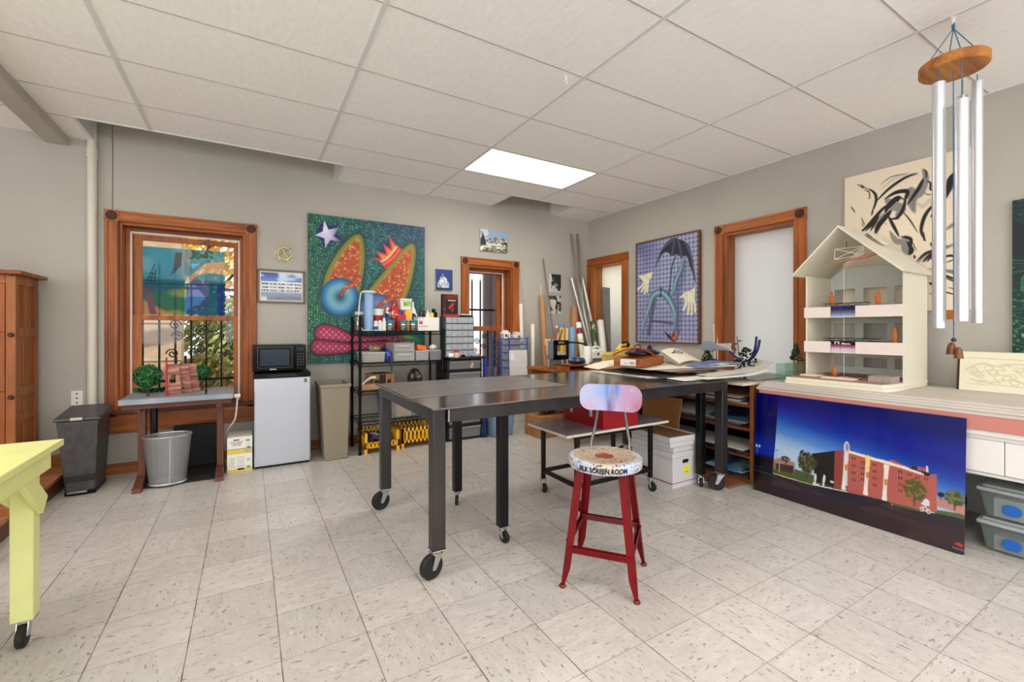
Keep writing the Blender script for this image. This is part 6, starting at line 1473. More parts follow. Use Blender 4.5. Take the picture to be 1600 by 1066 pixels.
tag(B().box((.756, 2.375, TZ + .0003), (1.85, 3.10, TZ + .0035)).build('dull_sheet', mat('dull_grey_sheet', (120, 119, 119), .38, .5, var=((136, 135, 134), 7, (1, 1, 1), .35, .7)), bev=.0008), 'dull grey sheet lying on the left far half of the steel table top', 'sheet')
# black table pushed underneath
t = thing('black_table', 'low black framed table on small casters pushed under the steel table', 'table', (2.16, 2.53, 0))
BLK = mat('satin_black', (13, 12, 13), .38, spec=.35)
B().box((1.20, 2.17, .8), (3.035, 2.89, .8035)).build('table_top', BLK, t, bev=.003)
B().box((1.225, 2.185, .766), (3.045, 2.225, .7995)).box((1.225, 2.835, .766), (3.045, 2.875, .7995)).box((1.225, 2.225, .766), (1.265, 2.835, .7995)).box((3.005, 2.225, .766), (3.045, 2.835, .7995)).build('frame', BLK, t, bev=.002)
for x, y, an in ((1.249, 2.21, 5.0), (1.249, 2.85, 4.2), (3.019, 2.21, 4.0), (3.019, 2.85, 4.0)):
 B().box((x - .028, y - .026, .092), (x + .028, y + .026, .799)).build('leg', BLK, t, bev=.004)
 caster(t, x, y, .091, .034, .020, an, .022)
# ================================================================== PAPERS AND BITS ON THE FAR END OF THE TABLE
def leaf(label, cs, col, name='poster_sheet', cat='poster', amp=.0, curl=0.0, th=.0025, under=None, ph=0.0, group=None, lift=None):
 """cs: four corners (a=0,c=0),(1,0),(1,1),(0,1)"""
 c = [Vector(v) for v in cs]
 def fn(a, e):
  p = (c[0] * (1 - a) + c[1] * a) * (1 - e) + (c[3] * (1 - a) + c[2] * a) * e
  p.z += amp * math.sin(PI * a) * (.6 + .4 * math.sin(PI * e + ph))
  if curl: p.z += curl * max(0.0, a - .55) ** 2 * 5
  return p
 b = B().sheet(fn, 16, 8, th)
 k = 0
 ms = [col] + ([under] if under else [])
 if under: b.m = [1 if i % 2 else 0 for i in range(16 * 8 * 2)] + [0] * (len(b.f) - 16 * 8 * 2)
 return tag(b.build(name, ms), label, cat, group)
GRB = mat('grey_board', (150, 146, 142), .7); DGB = mat('dark_board', (58, 54, 54), .6); CRB = mat('cream_board', (236, 226, 206), .7); BRB = mat('brown_board', (128, 78, 60), .7); LGB = mat('light_board', (206, 202, 196), .7)
leaf('white paper sheet at the very bottom of the poster pile, its tip nearest the printer', [(2.63, 3.08, TZ + .004), (3.35, 3.10, TZ + .004), (3.0, 2.30, TZ + .006), (2.66, 2.42, TZ + .004)], PAPER)
leaf('rusty brown edged sheet low in the poster pile', [(2.72, 2.98, TZ + .010), (3.4, 3.0, TZ + .010), (3.2, 2.3, TZ + .012), (2.74, 2.36, TZ + .010)], BRB)
leaf('white folded sheet at the front of the poster pile pointing at the stool', [(2.69, 2.10, TZ + .008), (2.72, 2.285, TZ + .009), (3.3, 2.285, TZ + .011), (3.40, 2.10, TZ + .011)], PAPER)
leaf('dark board with white edge arching low in the pile', [(2.70, 2.96, TZ + .014), (3.42, 3.05, TZ + .02), (3.38, 2.32, TZ + .028), (2.74, 2.30, TZ + .018)], DGB, amp=.018, under=DGB)
leaf('cream sheet arching over the left end of the poster pile', [(2.76, 3.30, TZ + .020), (3.34, 3.36, TZ + .05), (3.38, 3.0, TZ + .05), (2.68, 3.0, TZ + .022)], CRB, amp=.045)
leaf('brown board sticking out at the front of the pile right of centre', [(2.84, 2.27, TZ + .048), (2.88, 2.68, TZ + .048), (3.48, 2.68, TZ + .053), (3.54, 2.27, TZ + .053)], BRB, th=.006)
leaf('grey mount board spanning from the table to the wooden rack', [(2.78, 2.30, TZ + .056), (2.78, 2.86, TZ + .056), (3.56, 2.86, TZ + .062), (3.56, 2.29, TZ + .062)], GRB, th=.005)
leaf('white foam board on top of the poster pile in front of the fish', [(2.70, 2.44, TZ + .066), (2.78, 2.98, TZ + .066), (3.66, 2.84, TZ + .0745), (3.56, 2.26, TZ + .0745)], CRB, th=.007)
leaf('long curled grey sheet whose right end lifts towards the glass blocks', [(3.02, 2.10, TZ + .022), (3.76, 2.06, TZ + .034), (3.84, 2.24, TZ + .040), (3.02, 2.25, TZ + .024)], LGB, curl=.075, amp=.006)
leaf('second curled pale sheet under the lifted grey one', [(2.86, 2.04, TZ + .016), (3.60, 1.99, TZ + .022), (3.66, 2.12, TZ + .022), (2.86, 2.16, TZ + .016)], PAPER, curl=.03)
# wooden tray with a printed label, dark cloth
t = thing('wooden_tray', 'small orange wooden tray with white printed label on the poster pile', 'tray', (2.70, 2.5, TZ + .0755), R(22))
zb = .0
def TR(*p): return p
B().box((.0, .0, zb), (.50, .012, .068)).box((0, .238, zb), (.50, .25, .068)).box((0, .012, zb), (.012, .238, .068)).box((.488, .012, zb), (.50, .238, .068)).box((.012, .012, zb), (.488, .238, .008)).build('tray_body', MATS['pine_x'], t, bev=.002, world=False)
B().box((-.0012, .06, .008), (0.0, .19, .060)).box((-.0014, .07, .018), (-.001, .11, .040), 1).box((-.0014, .12, .030), (-.001, .17, .033), 1).box((-.0014, .12, .020), (-.001, .16, .023), 1).build('paper_label', [PAPER, mat('carton_grey_print', (170, 172, 176))], t, world=False)
blob('black_cloth', 'crumpled black cloth and cables spilling over the labelled wooden tray', 'cloth', (2.93, 2.74, TZ + .1445), .12, (1.45, .8, .26), [mat('cloth_black', (34, 34, 38), .7), mat('cloth_grey', (84, 86, 92), .6), BLK], 41, 36)
tag(B().tube(curve([(2.72, 2.86, TZ + .155), (2.78, 2.78, TZ + .20), (2.88, 2.70, TZ + .215), (2.97, 2.62, TZ + .16)], 5), .007, 8).build('red_cable', mat('cable_red', (170, 40, 40), .5)), 'red cable showing on the black cloth in the wooden tray', 'cable')
# open newspaper draped over the tray
NPC = ((3.43, 2.95, 1.01), (3.77, 3.0, 1.013), (3.58, 2.62, .925), (3.11, 2.48, .93))
NP_ = leaf('cream newsprint with a round grey print curving down over the black cloth', NPC, mat('newsprint', (240, 232, 214), .8), 'newspaper', 'newspaper', amp=.03)
for k in range(1):
 leaf('grey backed pages folded beside the cream newsprint on the black cloth', [(3.31 - .02 * k, 2.93, .998 - .012 * k), (3.42, 2.945, .998 - .012 * k), (3.10, 2.475, .924 - .005 * k), (3.06, 2.445, .922 - .005 * k)], DGB if k else GRB, 'folded_pages', 'pages', amp=.02)
def np_pt(a, e):
 c = [Vector(v) for v in NPC]
 p = (c[0] * (1 - a) + c[1] * a) * (1 - e) + (c[3] * (1 - a) + c[2] * a) * e
 p.z += .03 * math.sin(PI * a) * (.6 + .4 * math.sin(PI * e)) + .0012; return p
b = B(); n = 24
for r0, r1 in ((.10, .16), (.0, .05)):
 vs = [np_pt(.5 + r * math.cos(2 * PI * i / n) * 1.1, .42 + r * math.sin(2 * PI * i / n) * 1.1) for r in (r0, r1) for i in range(n)]
 b._add(vs, [(i, (i + 1) % n, n + (i + 1) % n, n + i) for i in range(n)])
b._add([np_pt(.2, .36), np_pt(.36, .36), np_pt(.36, .46), np_pt(.2, .46)], [(0, 1, 2, 3)])
b.build('round_print', mat('print_grey', (120, 112, 104), .8), NP_)
leaf('blue printed booklet at the right of the newsprint on the pile', [(3.10, 2.30, TZ + .0845), (3.14, 2.44, TZ + .0845), (3.70, 2.60, TZ + .092), (3.66, 2.30, TZ + .092)], mat('booklet_blue', (110, 132, 178), .4, var=((214, 222, 232), 3, (1, 1, 1), .56, .64)), 'booklet', 'booklet', th=.010)
leaf('violet sheet lying on the blue booklet', [(3.30, 2.36, TZ + .0885), (3.32, 2.46, TZ + .0885), (3.62, 2.52, TZ + .0935), (3.60, 2.36, TZ + .0935)], mat('violet_sheet', (112, 108, 178), .5))
# ================================================================== SMALL CART WITH RED TOOL BOX
t = thing('small_cart', 'low cart with grey laminate top and black tube frame on casters behind the stool', 'cart', (2.27, 2.54, 0))
LAMT = mat('grey_laminate', (190, 184, 187), .22, var=((168, 161, 165), 3, (1, 1, 1), .4, .65)); LAME = mat('cream_edge', (232, 220, 200), .5)
CZ = .52
B().box((1.785, 2.302, CZ - .018), (2.765, 2.775, CZ - .001), 0).box((1.787, 2.304, CZ - .002), (2.763, 2.773, CZ), 1).build('cart_top', [LAME, LAMT], t, bev=.001)
b = B()
for y in (2.34, 2.735): b.box((1.885, y - .012, CZ - .045), (2.62, y + .012, CZ - .0185)).box((1.885, y - .012, .145), (2.62, y + .012, .172))
for x in (1.90, 2.605): b.box((x - .012, 2.34, CZ - .045), (x + .012, 2.735, CZ - .0185)).box((x - .012, 2.34, .145), (x + .012, 2.735, .172))
b.build('rail_frame', BLK, t, bev=.003)
for x, y, an in ((1.90, 2.34, 4.9), (1.90, 2.735, 4.6), (2.605, 2.34, 4.8), (2.605, 2.735, 4.2)):
 B().box((x - .014, y - .014, .105), (x + .014, y + .014, CZ - .03)).build('leg', BLK, t, bev=.003)
 caster(t, x, y, .104, .034, .022, an, .022)
TBR = mat('toolbox_red', (168, 22, 28), .4)
t = thing('red_toolbox', 'bright red metal toolbox with latches standing on the small cart', 'toolbox', (2.285, 2.545, CZ))
B().box((2.115, 2.315, CZ + .0005), (2.45, 2.778, CZ + .15)).build('toolbox_body', TBR, t, bev=.004)
B().box((2.111, 2.311, CZ + .151), (2.454, 2.782, CZ + .19)).prism([(2.111, CZ + .19), (2.454, CZ + .19), (2.38, CZ + .235 - .04), (2.19, CZ + .195)], (0, 2.311, 0), (1, 0, 0), (0, 0, 1), (0, .471, 0)).build('lid', TBR, t, bev=.003)
for y in (2.44, 2.66):
 B().box((2.104, y - .016, CZ + .07), (2.115, y + .016, CZ + .148)).box((2.098, y - .008, CZ + .075), (2.106, y + .008, CZ + .16)).build('latch', CHROME, t, bev=.001)
# ================================================================== STOOL
sc = Vector((1.514, 1.647, 0)); ax = Vector((.61, -.79, 0)).normalized(); ay = Vector((.79, .61, 0)).normalized()
t = thing('shop_stool', 'red legged metal stool with paint spattered round seat and colourful backrest', 'stool', sc)
SRED = mat('stool_red', (118, 4, 10), .42, var=((96, 4, 9), 9, (1, 1, .4), .4, .7), spec=.3); SDR = mat('stool_dark_red', (110, 34, 38), .5)
LT = .565
for a in (-1, 1):
 for e in (-1, 1):
  foot = sc + ax * .176 * a + ay * .176 * e; top = sc + ax * .118 * a + ay * .118 * e
  foot.z = .012; top.z = LT; knee = foot.lerp(top, .14)
  q = B(); 
  # angle-iron leg: two flat flanges meeting at the outer corner
  for u in (ax * -a, ay * -e):
   w = .034
   def strip(p0, p1, w0, w1):
    o = (ay * -e if u == ax * -a else ax * -a) * .0035
    v = [p0, p0 + u * w0, p0 + u * w0 + o, p0 + o, p1, p1 + u * w1, p1 + u * w1 + o, p1 + o]; q.hexa(v)
   strip(foot, knee, .016, w); strip(knee, top, w, .040)
  lg = q.build('leg', SRED, t, bev=.001)
  B().lathe([(.015, 0), (.016, .006), (.012, .014)], (foot.x - a * ax.x * .006 - e * ay.x * .006, foot.y - a * ax.y * .006 - e * ay.y * .006, 0), 14).build('foot_glide', SDR, lg)
def stool_pt(a, e, z):
 f = (z - .012) / (LT - .012); r_ = .176 + (.118 - .176) * f - .008; return sc + ax * r_ * a + ay * r_ * e + Vector((0, 0, z))
for (a0, e0), (a1, e1), z, m in (((-1, -1), (1, -1), .175, SRED), ((-1, 1), (1, 1), .215, SDR), ((-1, -1), (-1, 1), .20, SDR), ((1, -1), (1, 1), .20, SDR)):
 B().beam(stool_pt(a0, e0, z), stool_pt(a1, e1, z), .010, .030, 0).beam(stool_pt(a0, e0, z + .012), stool_pt(a1, e1, z + .012), .028, .006, 0).build('rung', m, t, bev=.001)
# seat: spattered paint over white
SEAT = bpy.data.materials.new('spattered_paint'); SEAT.use_nodes = True
nt = SEAT.node_tree; N = nt.nodes; L = nt.links; P_ = N['Principled BSDF']; P_.inputs['Roughness'].default_value = .45
tc = N.new('ShaderNodeTexCoord'); sp = N.new('ShaderNodeSeparateXYZ'); L.new(tc.outputs['Object'], sp.inputs[0])
def noise_(sc_, det=4, w=0.0):
 n = N.new('ShaderNodeTexNoise'); n.noise_dimensions = '4D'; n.inputs['Scale'].default_value = sc_; n.inputs['Detail'].default_value = det; n.inputs['W'].default_value = w; L.new(tc.outputs['Object'], n.inputs['Vector']); return n.outputs['Fac']
def thr(f, a, b_):
 r_ = N.new('ShaderNodeMapRange'); r_.interpolation_type = 'SMOOTHSTEP'; r_.inputs['From Min'].default_value = a; r_.inputs['From Max'].default_value = b_; L.new(f, r_.inputs['Value']); return r_.outputs[0]
def mixn(f, a, b_):
 n = N.new('ShaderNodeMix'); n.data_type = 'RGBA'
 L.new(f, n.inputs['Factor'])
 for q, s in ((a, 'A'), (b_, 'B')):
  if isinstance(q, tuple): n.inputs[s].default_value = (*lin(q), 1)
  else: L.new(q, n.inputs[s])
 return n.outputs['Result']
col = mixn(thr(noise_(9, 3, 1), .45, .6), (186, 197, 218), (200, 186, 168))
def mth(op, a, b_=None):
 n = N.new('ShaderNodeMath'); n.operation = op
 for i, q in enumerate((a, b_)):
  if q is None: continue
  if isinstance(q, (int, float)): n.inputs[i].default_value = q
  else: L.new(q, n.inputs[i])
 return n.outputs[0]
rad = mth('SQRT', mth('ADD', mth('POWER', sp.outputs[0], 2.0), mth('POWER', sp.outputs[1], 2.0)))
col = mixn(thr(mth('ADD', rad, mth('MULTIPLY', noise_(16, 4, 5), .06)), .20, .165), col, (184, 160, 132))
col = mixn(thr(mth('ADD', rad, mth('MULTIPLY', noise_(26, 3, 3), .07)), .085, .078), col, (156, 70, 54))
col = mixn(thr(noise_(58, 3, 7), .60, .625), col, (66, 56, 56))
col = mixn(thr(noise_(70, 2, 9), .62, .64), col, (142, 164, 200)); col = mixn(thr(noise_(90, 1, 12), .66, .68), col, (120, 74, 60))
L.new(col, P_.inputs['Base Color'])
sz = .598
s_ = B().lathe([(.165, sz - .052), (.174, sz - .050), (.178, sz - .044), (.178, sz - .010), (.174, sz - .003), (.164, sz), (.12, sz - .004), (1e-4, sz - .006)], sc, 48).lathe([(.172, sz - .050), (.168, sz - .012), (1e-4, sz - .012)], sc, 32).build('seat', SEAT, t)
q = B()
def rim(x, y):
 # lettering wrapped round the front of the rim, facing the viewer
 a0 = math.atan2(-sc.y, -sc.x) - .06
 a = a0 + x / .179
 return (sc.x + .1787 * math.cos(a), sc.y + .1787 * math.sin(a), sz - .030 + y)
q.text('SILK SCREEN ROOM', .031, None, None, None, warp=rim, maxw=.235, bold=.0014)
q.build('stencil_lettering', INK, s_, smooth=False)
# back supports and rest
bc = sc + ay * .175; zb = .855
BV = math.atan2(ax.y, ax.x)
for s in (-1, 1):
 p0 = sc + ax * .098 * s + ay * .138; p0.z = sz - .02
 pts = [p0, p0 + ay * .028 + Vector((0, 0, .05)), sc + ax * .085 * s + ay * .185 + Vector((0, 0, .69)), sc + ax * .062 * s + ay * .192 + Vector((0, 0, .84))]
 B().tube(curve([tuple(v) for v in pts], 6), .008, 10).build('back_support', mat('old_chrome', (112, 104, 102), .28, .85), t)
pt = Paint(.32, .14, 90); x, y = pt.x / pt.asp, pt.y
pt.over((196, 198, 232), np.ones_like(x)); pt.over((150, 186, 236), sstep(.15, .4, x) * sstep(.8, .3, y)); pt.over((206, 160, 196), sstep(.5, .75, x)); pt.over((196, 112, 132), sstep(.75, 1.0, x) * sstep(.2, .8, y)); pt.over((214, 178, 206), sstep(.45, .95, y) * sstep(.45, .1, x))
pt.over((60, 118, 210), np.exp(-((x - .44) / .035) ** 2) * .6 * sstep(1, .2, y)); pt.over((64, 128, 216), np.exp(-((x - .60) / .045) ** 2) * sstep(.75, .1, y) * .9); pt.over((84, 60, 150), np.exp(-((x - .48) / .05) ** 2) * sstep(.3, .8, y) * .9); pt.over((150, 110, 170), np.exp(-((x - .53) / .05) ** 2) * (.4 + .6 * vnoise(x * 30, y * 12)) * .8)
pt.over((96, 96, 140), np.full_like(x, .30))
o = bc + Vector((0, 0, zb))
def backwarp(p):
 d = p - o; a = d.dot(ax); return p - ay * (.9 * a * a)
# rounded panel: pigment grid trimmed to a rounded rectangle by pulling its corners in
def roundwarp(p):
 d = p - o; a, z = d.dot(ax), d.z; hw, hh, rr = .16, .07, .055
 ex, ez = abs(a) - (hw - rr), abs(z) - (hh - rr)
 if ex > 0 and ez > 0:
  m_ = max(ex, ez); l_ = math.hypot(ex, ez); k = m_ / l_ if l_ > 0 else 1
  a = math.copysign(hw - rr + ex * k, a); z = math.copysign(hh - rr + ez * k, z)
 q = o + ax * a + ay * d.dot(ay) + Vector((0, 0, z)); return backwarp(q)
bk = pt.mesh('backrest', o - ax * .16 + Vector((0, 0, .07)) - ay * .004, ax, (0, 0, -1), vcol('enamel_pigment', .3, coat=.3), t, warp=roundwarp)
sd = bk.modifiers.new('thick', 'SOLIDIFY'); sd.thickness = .010; sd.offset = -1
for dx, dz in ((-.05, .0), (.05, .0), (.11, .045), (.09, -.05)):
 p = backwarp(o + ax * dx + Vector((0, 0, dz)) - ay * .004); B().rod(p - ay * .003, p + ay * .002, .005, n=10).build('rivet', CHROME, t)
# ================================================================== ARCHIVE BOXES
AW = mat('archive_white', (212, 210, 212), .6); AIN = mat('archive_brown', (150, 108, 72), .8)
def at(x): return x
t = thing('archive_box', 'white cardboard archive box with yellow sticker and red stripe under the table', 'archive box', (2.91, 2.46, 0))
x0, x1, y0, y1 = 2.762, 3.058, 2.268, 2.68
B().box((x0 + .006, y0, 0), (x1 - .006, y1, .232)).build('box_body', AW, t, bev=.002)
q = B().box((x0 - .0006, y0 - .0006, .036), (x1 + .0006, y1 + .0006, .041)).build('red_stripe', mat('stripe_red', (170, 40, 66), .6), t)
B().plate(((x0 + x1) / 2 + .005, y0 - .0005, .196), (1, 0, 0), (0, 0, 1), .034, .014, .010, .0015).build('hand_hole', INK, t)
B().box((2.895, y0 - .0012, .095), (2.962, y0 - .0002, .160)).build('yellow_sticker', mat('sticker_yellow', (246, 230, 50), .5), t)
B().box((2.912, y0 - .0018, .108), (2.945, y0 - .001, .112)).box((2.925, y0 - .0018, .13), (2.93, y0 - .001, .136)).build('sticker_ink', INK, t)
def lidbox(label, x0, x1, y0, y1, z0, h, open_=False, rz=0):
 t = thing('carton_cover', label, 'box lid', ((x0 + x1) / 2, (y0 + y1) / 2, z0), R(rz), group='archive box lids')
 w, d = (x1 - x0) / 2, (y1 - y0) / 2; b = B()
 if open_:
  for a in ((-w, -d, w, -d + .004), (-w, d - .004, w, d), (-w, -d, -w + .004, d), (w - .004, -d, w, d)): b.box((a[0], a[1], 0), (a[2], a[3], h))
  b.build('rim', AW, t, world=False); B().box((-w + .004, -d + .004, .0), (w - .004, d - .004, h - .012)).build('inner_face', AIN, t, world=False)
 else: b.box((-w, -d, 0), (w, d, h)).build('lid_shell', AW, t, bev=.002, world=False)
 return t
lidbox('white archive box lid sitting on the stickered box, lowest of the lid stack', x0 - .005, x1 + .008, y0 - .008, y1 + .006, .2335, .040)
lidbox('white archive lid slightly turned, second up in the lid stack', x0 - .003, x1 + .008, y0 - .004, y1 + .002, .2760, .038, False, 2)
lidbox('white archive lid, third up in the lid stack', x0 - .016, x1 - .012, y0 - .01, y1 - .01, .3165, .038, False, -2.5)
lidbox('upturned archive lid with brown inside on top of the lid stack', x0 - .022, x1 - .018, y0 - .016, y1 - .006, .3570, .040, True, -4)
# cardboard and bubble wrap behind
tag(B().hexa([(3.20, 2.62, 0), (3.20, 3.05, 0), (3.215, 3.05, 0), (3.215, 2.62, 0), (3.29, 2.60, .60), (3.29, 3.05, .60), (3.305, 3.05, .60), (3.305, 2.60, .60)]).build('cardboard_sheet', mat('card_tan', (184, 126, 70), .8), bev=.002), 'large brown cardboard sheet leaning against the wooden rack behind the archive boxes', 'cardboard')
WRAPM = cloudy('bubble_film', (206, 210, 214), .3, .2, .3)
b = B()
for k in range(4):
 b.tube(curve([(3.14 - .012 * k, 2.93, .021), (3.13, 2.93, .30 + .012 * k), (3.07, 2.93, .42 + .014 * k), (2.97, 2.94, .45 + .012 * k), (2.86, 2.95, .44)], 5), .02, 10)
tag(b.build('bubble_wrap', WRAPM), 'roll of pale bubble wrap standing behind the archive lids', 'bubble wrap')
# ================================================================== WOODEN FLAT FILE RACK
t = thing('flat_file_rack', 'open wooden flat file rack full of papers under the large right wall window', 'rack', (3.76, 2.6, 0))
rx0, rx1, ry0, ry1 = 3.372, 4.15, 2.0, 3.30
wood('rack_z', (170, 104, 52), (116, 66, 30), 'z'); wood('rack_y', (150, 90, 46), (100, 58, 28), 'y')
B().box((rx0, ry0, 0), (rx1, ry0 + .03, .785)).build('side_panel', MATS['rack_z'], t, bev=.002)
B().box((rx0, ry1 - .03, 0), (rx1, ry1, .785)).build('side_panel', MATS['rack_z'], t, bev=.002)
B().box((rx1 - .01, ry0 + .03, 0), (rx1, ry1 - .03, .785)).build('back_panel', MATS['dark_z'], t)
RZ = [.012, .20, .415, .60]
for z in RZ: B().box((rx0, ry0 + .03, z), (rx1 - .01, ry1 - .03, z + .02)).build('shelf', MATS['rack_y'], t, bev=.002)
B().box((3.22, ry0 - .012, .786), (4.17, ry1 + .01, .806)).build('rack_top', mat('rack_top_cream', (222, 206, 188), .5), t, bev=.002)
rng = random.Random(55)
pal = [((70, 62, 60), 'dark'), ((214, 208, 198), 'pale'), ((150, 128, 104), 'tan'), ((58, 66, 78), 'slate'), ((196, 150, 120), 'peach'), ((40, 70, 110), 'blue')]
cnt = 0
spots = {0: 'bottom', 1: 'lower', 2: 'middle', 3: 'top'}
for si, z in enumerate(RZ):
 zz = z + .0205
 for k in range((4, 3, 4, 6)[si]):
  c, nm = pal[(si * 2 + k * 3 + rng.randrange(2)) % 6]; th = rng.uniform(.006, .016)
  w, d = rng.uniform(.5, .68), rng.uniform(.6, 1.05); ox, oy = rx0 + rng.uniform(.01, .06), ry0 + .05 + rng.uniform(0, .12)
  tag(B().box((ox, oy, zz), (ox + w, oy + d, zz + th)).build('paper_stack', mat('stack_%s' % nm, c, .7)), 'stack of papers lying flat on the %s shelf of the wooden rack' % spots[si], 'papers', 'papers on the %s rack shelf' % spots[si])
  zz += th + .0005
  if si == 2 and k == 3: zmid = zz
  if si == 0 and k == 3: zbot = zz
leaf('teal and white poster with a dark blue ring on the middle rack shelf', [(3.36, 2.06, zmid + .002), (3.36, 2.38, zmid + .006), (3.80, 2.50, zmid + .03), (3.80, 2.10, zmid + .03)], mat('poster_slate', (112, 128, 152), .4), th=.006)
b = B(); n = 24
vs = [(3.53 + .075 * r * math.cos(2 * PI * i / n), 2.24 + .075 * r * math.sin(2 * PI * i / n), zmid + .0195 + .058 * .075 * r * math.cos(2 * PI * i / n)) for r in (.45, 1) for i in range(n)]
b._add(vs, [(i, (i + 1) % n, n + (i + 1) % n, n + i) for i in range(n)])
b._add([(3.362, 2.065, zmid + .0026), (3.362, 2.375, zmid + .0065), (3.43, 2.38, zmid + .0115), (3.43, 2.075, zmid + .008)], [(0, 1, 2, 3)], 1)
b.build('ring_print', [mat('ring_navy', (34, 52, 110), .4), mat('teal_print', (40, 120, 140), .4)], bpy.data.objects[[o.name for o in COL.objects if o.name.startswith('poster_sheet')][-1]])
leaf('white curled print left of the ring poster on the middle rack shelf', [(3.34, 2.44, zmid + .002), (3.34, 2.95, zmid + .004), (3.75, 2.95, zmid + .02), (3.75, 2.50, zmid + .02)], PAPER, amp=.02)
leaf('white paper sheet hanging over the edge of the lower rack shelf', [(3.335, 2.06, .236 + .03), (3.335, 3.0, .236 + .03), (3.70, 3.0, .236 + .036), (3.70, 2.06, .236 + .036)], PAPER)
leaf('bright blue magazine at the front of the bottom rack shelf', [(3.335, 2.12, zbot + .002), (3.335, 2.40, zbot + .002), (3.70, 2.42, zbot + .014), (3.70, 2.12, zbot + .014)], mat('magazine_blue', (70, 140, 190), .35, var=((190, 220, 236), 6, (1, 1, 1), .45, .6)), 'magazine', 'magazine', th=.006)
box_thing('brown_plank', 'brown board lying on the floor in front of the wooden rack', 'board', (3.15, 2.05, 0), (3.36, 2.75, .018), mat('plank_brown', (140, 92, 62), .6))
# ================================================================== ON THE RACK TOP
RT = .8065
GG = cloudy('green_glass', (206, 228, 214), .9, .06, .15)
tag(B().box((3.45, 2.02, RT), (4.10, 2.62, RT + .010)).build('glass_sheet', cloudy('sheet_glass', (150, 176, 158), .35, .06, .1), bev=.001), 'green glass sheet lying flat on the wooden rack below the large right wall window', 'glass')
PINE = [mat('pine_dark', (28, 48, 32), .85), mat('pine_mid', (52, 78, 46), .85), mat('pine_black', (16, 26, 20), .9)]
def mini_tree(label, x, y, z, h, r, seed, base=True, cone=False):
 rng = random.Random(seed); t = thing('model_tree', label, 'model tree', (x, y, z))
 B().rod((x, y, z), (x, y, z + h * .5), .006, .004, 8).build('trunk', mat('pale_trunk', (206, 190, 160), .7), t)
 b = B()
 for _ in range(170):
  f = rng.uniform(.15, 1.0); rr = r * ((1.12 - f) if cone else math.sin(PI * min(1, .18 + .8 * f)) ** .7); a = rng.uniform(0, 2 * PI); q = rng.uniform(.3, 1) * rr
  b.ball((x + q * math.cos(a), y + q * math.sin(a), z + h * f), rng.uniform(.006, .013), rng.randrange(3), 5, (1, 1, .75))
 b.build('foliage', PINE, t, smooth=False); return t
mini_tree('dark green model tree on pale trunk under the fish sculpture', 3.86, 2.752, RT, .20, .06, 3)
mini_tree('small dark model tree behind the newsprint below the umbrella painting', 4.09, 3.68, .7655, .26, .06, 5)
mini_tree('bushy dark green model tree standing in the curve of the blue tubes', 3.70, 2.262, RT + .0105, .24, .10, 7)
box_thing('tan_block', 'tan block at the foot of the fish sculpture', 'block', (3.93, 2.86, RT), (4.03, 3.02, RT + .075), mat('block_tan', (206, 176, 110), .6))
box_thing('navy_cup', 'dark navy cup beside the model tree under the fish sculpture', 'cup', (3.90, 2.70, RT), (3.95, 2.75, RT + .12), mat('cup_navy', (30, 42, 92), .4))
# fish sculpture: grey head, comb of ribs, tail, rod
t = thing('fish_sculpture', 'grey fish head sculpture with comb like ribs on a stand by the large window', 'sculpture', (3.96, 2.76, RT))
FG = mat('fish_grey', (132, 144, 150), .45)
def fx(px, py, x=3.96): return atX(px, py, x)
P = [(1095, 546), (1095.5, 540), (1099, 535), (1104, 533), (1111, 533.5), (1117, 536), (1123, 540), (1131, 542.5), (1140, 546), (1140, 549), (1131, 548), (1122, 547), (1117, 546.5), (1115, 549.5), (1108, 550.5), (1101, 549.5)]
vs = [fx(a, c) for a, c in P]; n = len(vs); b = B()
b._add([v + Vector((-.018, 0, 0)) for v in vs] + [v + Vector((.018, 0, 0)) for v in vs], [tuple(range(n)), tuple(reversed(range(n, 2 * n)))] + [(i, (i + 1) % n, n + (i + 1) % n, n + i) for i in range(n)])
b.build('fish_head', FG, t, bev=.006, seg=3)
b = B()
for k in range(9):
 px = 1121 + 2.6 * k; b.beam(fx(px, 537 - .1 * k), fx(px + .8, 546 + .35 * k), .007, .012, 0, (1, 0, 0))
b.tube([fx(1119, 541), fx(1130, 543.5), fx(1146, 549)], .006, 8)
b.build('rib_comb', mat('rib_ivory', (222, 220, 210), .5), t)
b = B().beam(fx(1144, 541), fx(1149, 548), .02, .02, 0, (1, 0, 0)).beam(fx(1146, 539), fx(1151, 537), .016, .012, 0, (1, 0, 0)); b.build('tail_joint', mat('tail_brown', (112, 62, 52), .5), t)
B().rod((fx(1117, 548).x, fx(1117, 548).y, RT), fx(1117, 548), .007, n=10).build('stand_rod', WP, t)
B().lathe([(.05, 0), (.05, .008), (.01, .012)], (fx(1117, 548).x, fx(1117, 548).y, RT), 20).build('stand_base', WP, t)
# blue tubes
NB = mat('cobalt_tube', (34, 40, 110), .3)
t = thing('blue_tube_sculpture', 'dark blue curved tubes sweeping up beside the bushy model tree', 'sculpture', (3.86, 2.40, RT))
def fb(px, py, x=3.86): return atX(px, py, x)
bz = RT + .0305
B().tube(curve([fb(1140, 549), fb(1147, 556), fb(1155, 562), fb(1163, 566), fb(1171, 562), fb(1176, 555), fb(1180, 543), fb(1182, 526)], 7), .010, 12).build('long_tube', NB, t)
B().tube(curve([fb(1160, 566, 3.83), fb(1173, 561.5, 3.83), fb(1181, 552, 3.83), fb(1185, 542, 3.83), fb(1187, 531, 3.83)], 7), .011, 12).build('short_tube', NB, t)
a_ = fb(1163, 566); B().rod((a_.x, a_.y, RT + .0105), (a_.x, a_.y, a_.z), .012).lathe([(.045, .0105), (.045, .018), (.012, .022)], (a_.x, a_.y, RT), 18).build('stand', NB, t)
